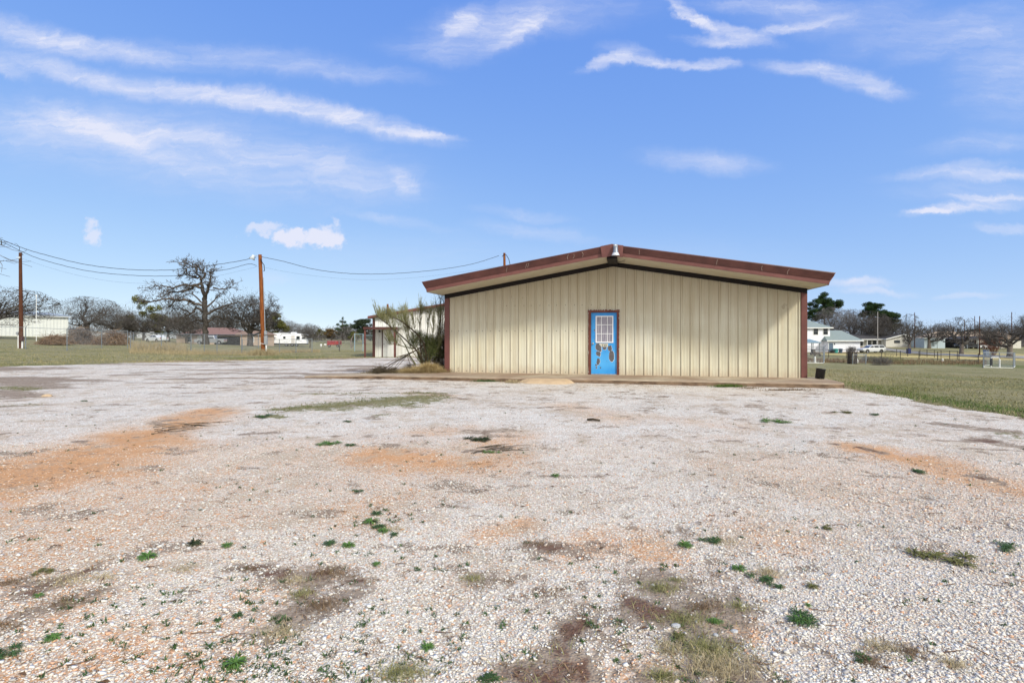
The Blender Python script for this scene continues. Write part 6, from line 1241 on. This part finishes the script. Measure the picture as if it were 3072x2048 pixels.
# ------------------------------------------------------------------ weeds, tufts and litter on the lot
WG = [worn('bright_weed_green', (.050, .115, .018), (.11, .20, .04), 30, .6, .3), worn('dark_weed_green', (.028, .06, .018), (.065, .12, .03), 30, .6, .3), worn('olive_weed', (.07, .075, .02), (.16, .15, .05), 30, .7, .2), worn('dark_mat_weed', (.018, .028, .012), (.05, .06, .02), 30, .7, .2)]
DRYG = [worn('tan_dry_grass', (.30, .24, .14), (.52, .43, .27), 40, .85, .1), worn('green_tan_grass', (.14, .15, .05), (.36, .32, .16), 25, .85, .1), worn('brown_dead_mat', (.13, .085, .05), (.27, .19, .12), 30, .9, .1)]
def rosette(u, y, wpx, kind, label, seed, leaf=.5, up=.32, asp=1.0, dense=1.0, mat=None, cat='weed', q=True):
    X, Y = (pq(u, y) if q else px(u, y)); rad = wpx*(KQ if q else 1)/2*Y/FPX; r = random.Random(seed); Zb = float(lotz(X, Y)[0]); e = MB()
    n = int((48 if kind != 3 else 60)*dense)
    heads = [(0, 0, 1.0)] if leaf > .45 else [(r.gauss(0, .45)*rad, r.gauss(0, .4)*rad*asp, .55) for _ in range(6)]
    for hx, hy, hs in heads:
        for i in range(n if hs == 1 else n//2):
            a = i*2.399+r.uniform(-.3, .3); L = rad*hs*r.uniform(.55, 1.08); w = L*r.uniform(.045, .085); a += r.gauss(0, .25); el = r.uniform(.05, up)+(.5 if r.random() < .15 else 0); d = Vector((math.cos(a), math.sin(a)*asp, 0)); s_ = Vector((-math.sin(a), math.cos(a), 0)); b = len(e.v)
            for t, ww in ((0.05, .35), (.3, .8), (.6, 1.0), (.85, .6)):
                z = L*(math.sin(el)*t*1.3-.55*math.sin(el)*t*t*1.6)+.006+.006*r.random(); c = Vector((hx, hy, 0))+d*L*t; tw = r.uniform(-.25, .25)*w
                for k in (-1, 0, 1): v = c+s_*(w*ww*k); e.v.append((v.x, v.y, z+(-.18*w if k == 0 else 0)+k*tw))
            tip = Vector((hx, hy, 0))+d*L; e.v.append((tip.x, tip.y, max(.004, L*math.sin(el)*.25)))
            for q_ in range(3):
                for k in (0, 1): e.f.append((b+q_*3+k, b+q_*3+k+1, b+q_*3+k+4, b+q_*3+k+3)); e.m.append(0)
            e.f += [(b+9, b+10, b+12), (b+10, b+11, b+12)]; e.m += [0, 0]
    o = e.build(cat, mat or WG[kind], loc=(X, Y, Zb)); return tag(o, label, cat)
WEEDS = [(339, 1284, 52, 0, 'bright green star shaped weed left of centre, largest of the left foreground', 1), (447, 1252, 40, 3, 'dark green and brown flattened weed between two bright green ones', 1), (522, 1257, 32, 0, 'small bright green weed right of the dark flattened one', 1),
 (757, 1254, 36, 1, 'dark green weed, left of the pair below the three weed cluster', 1), (800, 1258, 38, 0, 'bright green weed, right of the pair below the three weed cluster', 1), (866, 1184, 34, 1, 'dark green weed at the top of the central cluster', 1), (850, 1204, 46, 0, 'largest spiky green weed of the central cluster', 1),
 (868, 1216, 40, 1, 'flat dark weed under the largest one of the central cluster', .3), (880, 1225, 34, 0, 'bright small weed at the lower right of the central cluster', 1), (905, 1232, 26, 1, 'small dark weed beside tan grass at the right end of the central cluster', 1), (865, 1302, 24, 0, 'tiny green weed below the central cluster', 1),
 (122, 1468, 44, 0, 'green leafy weed near the left edge above the large corner weed', 1), (14, 1503, 76, 1, 'big dark green weed cut by the left edge of the picture', .3), (540, 1533, 64, 0, 'big bright rosette weed at the bottom left of centre', 1), (981, 1493, 42, 0, 'low bright green weed near the bottom centre', 1), (88, 1371, 26, 0, 'small bright weed below the brown grass streak on the left', 1),
 (1574, 1256, 42, 0, 'rounded green weed left of the wider green mat on the right half', 1), (1634, 1243, 56, 1, 'wide dark green weed mat beside a dry tan tuft', .3), (1697, 1311, 42, 0, 'light green weed above the bare brown soil on the right half', 1), (1770, 1340, 58, 1, 'dark green weed growing out of a dry yellow tuft', .3), (1790, 1356, 30, 1, 'small grey green weed just right of the dark one in the dry tuft', 1),
 (1840, 1432, 84, 1, 'biggest dark weed with a bright green centre in the right foreground', .3), (1838, 1434, 44, 0, 'bright green upright leaves in the middle of the biggest dark weed', 1), (1866, 1356, 34, 2, 'small olive weed right of the dry yellow tuft', 1), (1856, 1400, 20, 0, 'tiny green weed just above the biggest dark weed', 1), (2168, 1293, 110, 2, 'long olive brown weed mat in the right foreground', .3),
 (2306, 1262, 60, 1, 'dark green weed nearest the right edge of the gravel', .3), (752, 1021, 56, 0, 'wide bright green weed in the middle distance left of centre', .3), (805, 1026, 32, 1, 'small green weed right of the wide one in the middle distance', .3), (1106, 1013, 60, 3, 'blackish green weed strip above the orange dirt patch', .3), (1121, 1041, 34, 0, 'green weed at the right end of the orange dirt patch', .3),
 (1275, 1096, 26, 0, 'small lone green weed at the middle of the gravel', 1), (1779, 971, 56, 0, 'bright green weed mat on the right half in the middle distance', .3), (829, 1131, 28, 1, 'lone small dark weed above the central cluster', .3), (798, 957+13, 24, 1, 'small dark green weed below the grassy strip', .3), (612, 959, 42, 1, 'dark green weed at the left end of the grassy strip', .3), (192, 922, 16, 1, 'tiny green weed far left on the pale gravel', .3),
 (1130, 1560, 60, 1, 'green weed with dry blades cut by the bottom edge', .3), (1604, 1552, 30, 1, 'small dark weed at the bottom right of centre', .3), (2015, 955, 30, 1, 'small dark weed in the distance near the right grass edge', .3), (1935, 949, 36, 2, 'olive weed in the distance before the right end of the walk', .3), (1900, 1215, 30, 2, 'pair of tiny olive weeds right of centre in middle foreground', .3), (2110, 1086, 44, 1, 'thin dark weeds below the right orange dirt patch', .3),
 (100, 1316, 44, 2, 'olive tuft weed at the left above the brown grass streak', .3), (1640, 1435, 40, 0, 'grey green weed among bare brown soil on the right half', .3), (1560, 1470, 36, 2, 'yellow green weed beside dark red soil', 1), (1985, 1522, 44, 1, 'dark flat weed near the bottom right', .3), (500, 1430, 22, 1, 'tiny weed in the pale gravel of the left foreground', 1), (545, 1420, 28, 1, 'small dark green weed among tiny ones in the left foreground', 1)]
for i, (u, y, w, k, lb, lf) in enumerate(WEEDS): rosette(u, y, w, k, lb, i, leaf=lf, up=.42, dense=1.25)
def tuft(u, y, wpx, h, k, label, seed, n=160, asp=.6, lean=1.0):
    X, Y = pq(u, y); rad = wpx*KQ/2*Y/FPX; Zb = float(lotz(X, Y)[0])
    def fx(r, n_): q = r.randn(n_, 2)*.55; q += np.sign(q)*np.abs(q)**2*.35; return q[:, 0]*rad, q[:, 1]*rad*asp, np.zeros(n_)
    V, F = blades(int(n*.85), fx, h*.68, .0015, seed, lean*2.3, .5); o = bl_mesh('grass_tuft', V, F, DRYG[k]); o.location = (X, Y, Zb); return tag(o, label, 'grass tuft')
TUFTS = [(160, 1335, 90, .055, 0, 'long streak of tan dry grass in the left foreground', 420), (240, 1330, 50, .05, 0, 'smaller tan tuft at the right end of the left streak', 200), (150, 1385, 110, .04, 2, 'flattened brown grass streak below the tan one on the left', 420), (425, 1312, 60, .045, 0, 'tan dry tuft right of the brightest star shaped weed', 220), (575, 1310, 34, .035, 2, 'small reddish brown tuft left of the brown soil', 150),
 (680, 1337, 54, .055, 0, 'yellow tuft at the upper left of the brown grass mat', 260), (690, 1368, 44, .055, 1, 'greenish yellow tuft in the middle of the brown grass mat', 240), (770, 1320, 90, .05, 2, 'grey brown grass mat at the top of the left brown soil', 520), (740, 1395, 90, .05, 2, 'brown grass mat below the yellow tufts', 520), (640, 1460, 90, .065, 0, 'tan tuft with spread blades below the brown mat', 420),
 (1085, 1333, 44, .05, 1, 'yellow green tuft near the centre of the lower gravel', 240), (1235, 1250, 60, .045, 2, 'grey brown tuft in the centre above the dark soil', 260), (1555, 1335, 34, .04, 1, 'small tuft with orange blades at the top of the brown soil', 150), (1515, 1345+10, 70, .07, 1, 'yellow green tuft at the left of the brown soil on the right half', 420), (1765, 1322, 56, .07, 0, 'pale yellow tuft above the dark green weed', 320),
 (1665, 1248, 70, .05, 0, 'dry tan tuft beside the wide dark green mat', 260), (1620, 1400, 60, .05, 2, 'flattened dead grass over brown soil on the right half', 420), (1570, 1430, 90, .06, 1, 'grey green grass patch beside the dark red soil', 520), (1630, 1500, 120, .09, 1, 'tall grass patch with green base near the bottom right of centre', 900), (1650, 1545, 130, .09, 0, 'tan long bladed grass at the bottom right of centre', 900),
 (1540, 1500, 60, .07, 0, 'tan tuft left of the tall grass patch', 260), (1525, 1560, 50, .08, 1, 'orange tipped tuft at the bottom edge right of centre', 260), (1700, 1400, 50, .05, 1, 'olive tuft at the right side of the brown soil', 220), (2020, 1495, 70, .06, 0, 'tan tuft with green blades near the bottom right', 320), (2090, 1505, 70, .05, 2, 'brown tuft right of the tan one near the bottom right', 320), (1995, 1530, 60, .05, 2, 'reddish brown tuft below the tan one near the bottom right', 260),
 (2190, 1535, 40, .06, 0, 'lone tan tuft in the bottom right corner area', 220), (920, 1555, 90, .08, 1, 'green and tan tuft cut by the bottom edge left of centre', 520), (20, 1340, 60, .05, 2, 'brown tuft at the left edge beside the tan streak', 260), (15, 1435, 60, .05, 2, 'brown grass at the left edge above the big corner weed', 260), (905, 1220, 50, .05, 0, 'tan tuft at the right end of the central weed cluster', 220)]
for i, (u, y, w, h, k, lb, n) in enumerate(TUFTS): tuft(u, y, w, h, k, lb, 100+i, n)

# tiny sprouts, dead bits and sticks (uncountable)
rs = np.random.RandomState(21)
def field(n, fn, ylo=2.0, yhi=20, xr=1.05):
    X, Y = scatter(n*2, ylo, yhi, 1.0, xr); k = (rs.rand(len(X)) < fn(X, Y)) & (polyd(X, Y, LOT) > .05); return X[k], Y[k]
cl1 = lambda X, Y: sstep(.56, .72, fbm(X*1.7+3, Y*1.7, 4))
reg = strokes_px = strokes
SPR = [((350, 1400), (850, 1430), .5, .5, 1), ((500, 1480), (800, 1520), .4, .4, 1), ((430, 1540), (700, 1560), .3, .3, 1), ((830, 1200), (1010, 1190), .5, .4, .8), ((650, 1290), (1000, 1290), .35, .35, .5), ((1000, 1460), (1200, 1550), .3, .3, .6), ((1380, 1400), (1600, 1560), .4, .4, .5)]
X, Y = field(2600, lambda X, Y: np.clip(strokes(X, Y, SPR, .3, 1.2)*.75+.25*cl1(X, Y)+.03, 0, 1))
n_ = len(X); rep = 12; sz = .010+.016*rs.rand(n_)**2; Xr = np.repeat(X, rep); Yr = np.repeat(Y, rep)
Xr = Xr+rs.randn(len(Xr))*np.repeat(sz, rep)*.6; Yr = Yr+rs.randn(len(Yr))*np.repeat(sz, rep)*.6
V, F = blades(len(Xr), lambda r, n: (Xr, Yr, lotz(Xr, Yr)-.002), .026, .0036, 5, 1.8, .5); tag(bl_mesh('sprouts', V, F, WG[1]), 'tiny green sprouts dotted over the gravel', 'sprouts', kind='stuff')
X, Y = field(2600, lambda X, Y: np.clip(.35*sstep(.5, .68, fbm(X*1.3+9, Y*1.3+4, 4))+.04, 0, 1)); n_ = len(X); sz = .014+.03*rs.rand(n_)**2; rep = 14; Xr = np.repeat(X, rep); Yr = np.repeat(Y, rep)
Xr = Xr+rs.randn(len(Xr))*np.repeat(sz, rep); Yr = Yr+rs.randn(len(Yr))*np.repeat(sz, rep)*.6
V, F = blades(len(Xr), lambda r, n: (Xr, Yr, lotz(Xr, Yr)-.002), .024, .0024, 9, 2.6, .5); tag(bl_mesh('dead_sprigs', V, F, DRYG[2]), 'tiny brown and tan dead sprigs dotted over the gravel', 'dead grass', kind='stuff')
# short dead grass over soil patches and in the grassy strip
X, Y = scatter(60000, 2.0, 24, .8, 1.25); so_v = strokes(X, Y, SOIL, .16, 2.6); k = (rs.rand(len(X)) < np.clip(so_v-.25, 0, .8)*np.where(Y > 8, 1, .55)) & (polyd(X, Y, LOT) > .05); X1, Y1 = X[k], Y[k]
V, F = blades(len(X1), lambda r, n: (X1, Y1, lotz(X1, Y1)-.003), .045, .003, 6, 2.0, .4); tag(bl_mesh('dead_grass', V, F, DRYG[2]), 'short dead brown grass matted over bare soil patches', 'dead grass', kind='stuff')
X, Y = scatter(90000, 8.5, 26, .7, 1.25); gr_v = strokes(X, Y, GREEN, .25, 2.2); k = (rs.rand(len(X)) < np.clip(gr_v*1.3-.2, 0, 1)*sstep(.48, .60, fbm(X*2.2, Y*3.4, 4))); X2, Y2 = X[k], Y[k]
V, F = blades(len(X2), lambda r, n: (X2, Y2, lotz(X2, Y2)-.003), .07, .006, 7, 1.4, .4); tag(bl_mesh('strip_grass', V, F, worn('strip_grass_green', (.05, .075, .02), (.19, .18, .07), 3, .8, .1)), 'low olive grass growing in a strip through the far gravel', 'grass', kind='stuff')
X, Y = scatter(30000, 2.0, 7, 1.0, 1.05); sv = strokes(X, Y, SOIL, .16, 2.6); k = (rs.rand(len(X)) < np.clip(sv-.3, 0, .7)*.55*sstep(.42, .6, fbm(X*4, Y*4, 3))) & (polyd(X, Y, LOT) > .05); X4, Y4 = X[k], Y[k]
V, F = blades(len(X4), lambda r, n: (X4, Y4, lotz(X4, Y4)-.003), .05, .0018, 16, 2.2, .5); tag(bl_mesh('dry_grass', V, F, DRYG[1]), 'thin dry grass lying over the brown soil patches', 'dry grass', kind='stuff')
# sticks, leaves
st = MB(); rr = random.Random(31)
for i in range(230):
    Yv = 2.3*(18/2.3)**rr.random(); Xv = rr.uniform(-1, 1)*Yv
    if not (polyd(np.array([Xv]), np.array([Yv]), LOT)[0] > .2): continue
    z = float(lotz(Xv, Yv)[0])+.008; a = rr.uniform(-.5, .5) if rr.random() < .6 else rr.uniform(0, 6.28); L = rr.uniform(.03, .13); d = Vector((math.cos(a), math.sin(a), 0))
    if i % 3: st.tube([Vector((Xv, Yv, z)), Vector((Xv, Yv, z+.004))+d*L*.5+Vector((rr.gauss(0, .01), rr.gauss(0, .01), 0)), Vector((Xv, Yv, z))+d*L], [.003, .0025, .0015], 4)
    else:
        w = rr.uniform(.008, .02); s_ = Vector((-d.y, d.x, 0)); p = Vector((Xv, Yv, z)); st.add([p-d*w*1.6, p+s_*w*.7+Vector((0, 0, .006)), p+d*w*1.6, p-s_*w*.7+Vector((0, 0, .01))], [(0, 1, 2, 3)])
tag(st.build('litter', worn('stick_and_leaf_brown', (.07, .04, .025), (.20, .12, .07), 8, .9, .1)), 'small sticks and dead leaves lying about the gravel', 'litter', kind='stuff')
# twig litter by the orange swath
for u, y, L, lb, n in ((430, 978, .9, 'loose bundle of thin dark twigs at the end of the orange dirt streak', 30), (1128, 1036, .5, 'curved scatter of dark twigs beside the orange dirt patch', 16)):
    X, Y = pq(u, y); m = MB(); rr = random.Random(int(u))
    for i in range(n):
        a = rr.gauss(.35, .25); d = Vector((math.cos(a), math.sin(a)*1.2, 0)); p = Vector((rr.gauss(0, L*.35), rr.gauss(0, L*.3), .012)); l = rr.uniform(.1, .45); q = p+d*l; m.tube([p, p.lerp(q, .5)+Vector((0, rr.gauss(0, .02), .008)), q], [.005, .004, .002], 4)
    tag(m.build('twig_bundle', DST, loc=(X, Y, float(lotz(X, Y)[0]))), lb, 'twigs')
# pale broken rocks and a short stick standing out from the gravel
def rock(u, y, w, label, mat, q=True):
    X, Y = pq(u, y) if q else px(u, y); r = random.Random(int(u)); m = MB(); k = 9; vs = []
    for z, s in ((-.2, .9), (.15, 1.0), (.45, .75), (.6, .35)):
        for j in range(k): a = 6.283*j/k; rr_ = s*w*r.uniform(.8, 1.1); vs.append((rr_*math.cos(a)*1.25, rr_*math.sin(a), z*w*r.uniform(.85, 1.1)))
    m.add(vs, [(i*k+j, i*k+(j+1) % k, (i+1)*k+(j+1) % k, (i+1)*k+j) for i in range(3) for j in range(k)]+[tuple(3*k+j for j in range(k))]); return tag(m.build('rock', mat, loc=(X, Y, float(lotz(X, Y)[0]))), label, 'rock')
PALE = worn('pale_limestone', (.36, .36, .36), (.50, .50, .50), 25, .9, .1, bump=.4)
rock(1553, 1444, .022, 'whitish broken rock beside the dark red soil', PALE); rock(1500, 1337+10, .014, 'small grey white rock left of the yellow green tuft', PALE); rock(1687, 1453, .018, 'pale rock at the right side of the brown soil', PALE); rock(108, 911, .10, 'tan rock lying on the far left gravel by the grass', RAMP); rock(1645, 1465, .014, 'small pale rock under the tall grass patch', PALE)
X, Y = pq(1362, 968); m = MB().tube([(-.1, .04, .02), (0, 0, .035), (.12, -.05, .02)], [.02, .022, .016], 7); tag(m.build('stick', DST, loc=(X, Y, float(lotz(X, Y)[0]))), 'short thick dark stick lying on pale gravel below the blue door', 'stick')

# ------------------------------------------------------------------ grass beyond the lot
g = G('field_grass', .9, .1); n1 = g.noise(.3, 5, .6); n3 = g.noise(14, 3, .6); fg = g.rng(n1, .46, .66)
g.color(g.mix(fg, g.mix(g.rng(n3, .35, .65), (.22, .195, .095), (.38, .335, .195)), g.mix(g.rng(n3, .35, .65), (.10, .12, .03), (.20, .20, .075)))); FG = g.m
g = G('green_edge_grass', .85, .15); n3 = g.noise(10, 3, .6); g.color(g.mix(g.rng(n3, .35, .65), (.055, .11, .02), (.13, .19, .045))); EG = g.m
rs = np.random.RandomState(33)
def gz_(x, y):
    dl = polyd(x, y, LOT); return terr(x, y)-.06*sstep(.2, 1.2, dl)+(fbm(x*.5, y*.5)-.5)*.10*sstep(-.5, -4, dl)
def mkgrass(name, n, y0, y1, xlo, xhi, cond, h, w, seed, mat, label, lean=.7):
    t = rs.rand(n); Y = y0*(y1/y0)**t; X = Y*(xlo+(xhi-xlo)*rs.rand(n)); k = rs.rand(n) < cond(X, Y); X, Y = X[k], Y[k]; sc = np.clip(Y/12, 1, 3)
    V, F = blades(len(X), lambda r, n_: (X, Y, gz_(X, Y)-.01), h, w, seed, lean, .3); 
    return tag(bl_mesh(name, V, F, mat), label, 'grass', kind='stuff')
out = lambda X, Y: np.clip(-polyd(X, Y, LOT), 0, 9)
nob = lambda X, Y: ~((Y > BY-3-(X-BX)*.216) & (Y < BY+16) & (X > BX-.2) & (X < 10.2+ (Y-17)*.216))
mkgrass('field_grass', 75000, 8.5, 46, .48, 1.25, lambda X, Y: (polyd(X, Y, LOT)+(fbm(X*1.1, Y*1.1, 5)-.5)*.8 < -.15)*nob(X, Y)*(.25+.75*sstep(.35, .6, fbm(X*.8, Y*.8, 4))), .055, .008, 1, FG, 'short tan and olive grass of the field right of the lot')
mkgrass('edge_grass', 26000, 8.5, 20, .5, 1.25, lambda X, Y: (polyd(X, Y, LOT) < .1)*np.exp(-((out(X, Y)-.6)/.75)**2)*nob(X, Y)*sstep(.3, .5, fbm(X*1.4, Y*1.4, 4)), .055, .008, 2, EG, 'fresh green grass along the right edge of the gravel')
mkgrass('field_grass', 50000, 20, 60, -1.35, -.2, lambda X, Y: (polyd(X, Y, LOT)+(fbm(X*1.1, Y*1.1, 5)-.5)*.8 < -.15)*(.35+.65*sstep(.35, .6, fbm(X*.6, Y*.6, 4))), .10, .014, 3, FG, 'short tan and olive grass of the field left of the lot')
# tall dry grass along the fence foot
def tall(name, n, u0, u1, s0, s1, h, w, seed, label, mat=STRAW):
    u = u0+(u1-u0)*rs.rand(n); s = s0+(s1-s0)*rs.rand(n); X = (u-CX)/s; Y = FPX/s; k = rs.rand(n) < .25+.75*sstep(.4, .62, fbm(X*.8, Y*.8, 3)); X, Y = X[k], Y[k]
    V, F = blades(len(X), lambda r, n_: (X, Y, gz_(X, Y)), h, w, seed, .45, .25); return tag(bl_mesh(name, V, F, mat), label, 'dry grass', kind='stuff')
tall('dry_grass', 9000, 388, 800, 30, 36.5, .42, .009, 4, 'tall dry straw grass along the foot of the fence left of the orange brown pole'); tall('dry_grass', 3500, 390, 560, 28, 33, .95, .012, 5, 'taller straw weeds where the two left fences meet')
tall('dry_grass', 3000, 800, 960, 30, 33, .3, .011, 6, 'dry grass below the low fence in front of the camper trailer'); tall('dry_grass', 9000, 2420, 2960, 22, 27, .4, .014, 7, 'dry grass band behind the pens on the right', DRYG[2])
X_, Y_ = (792-CX)/37.4, FPX/37.4
def fp(r, n): return X_+r.randn(n)*.45, Y_-.2+r.randn(n)*.3, gz_(X_+np.zeros(n), Y_+np.zeros(n))
tag(bl_mesh('grass_tuft', *blades(1500, fp, .6, .01, 8, .5, .25), STRAW), 'tall dry straw tuft round the foot of the orange brown pole', 'grass tuft')
# plants along the walk
def walkplant(u, y, w, h, n, mat, label, seed, s=88):
    X, Y = px(u, y); 
    def fx(r, n_): return X+r.randn(n_)*w*.4, Y+.02+r.randn(n_)*.04, np.full(n_, .005)
    tag(bl_mesh('weed', *blades(n, fx, h, .006, seed, .9, .4), mat), label, 'weed')
walkplant(1283, 1140, .12, .2, 90, EG, 'upright green weed growing against the walk below the broom shrub', 1); walkplant(1455, 1146, .45, .10, 420, WG[1], 'low dark green weeds along the walk left of the ramp', 2); walkplant(1538, 1150, .28, .16, 200, DRYG[0], 'dry tan tuft at the foot of the walk beside the ramp', 3)
walkplant(2184, 1162, .5, .12, 700, EG, 'bright green clump at the foot of the walk right of the door', 4); walkplant(2250, 1166, .4, .06, 200, DRYG[2], 'dead weeds right of the bright green clump by the walk', 5); walkplant(1120, 1128, .14, .06, 60, EG, 'small weed on the left end of the walk', 6); walkplant(2370, 1172, .9, .07, 500, DRYG[2], 'brown debris line before the right end of the walk', 7)
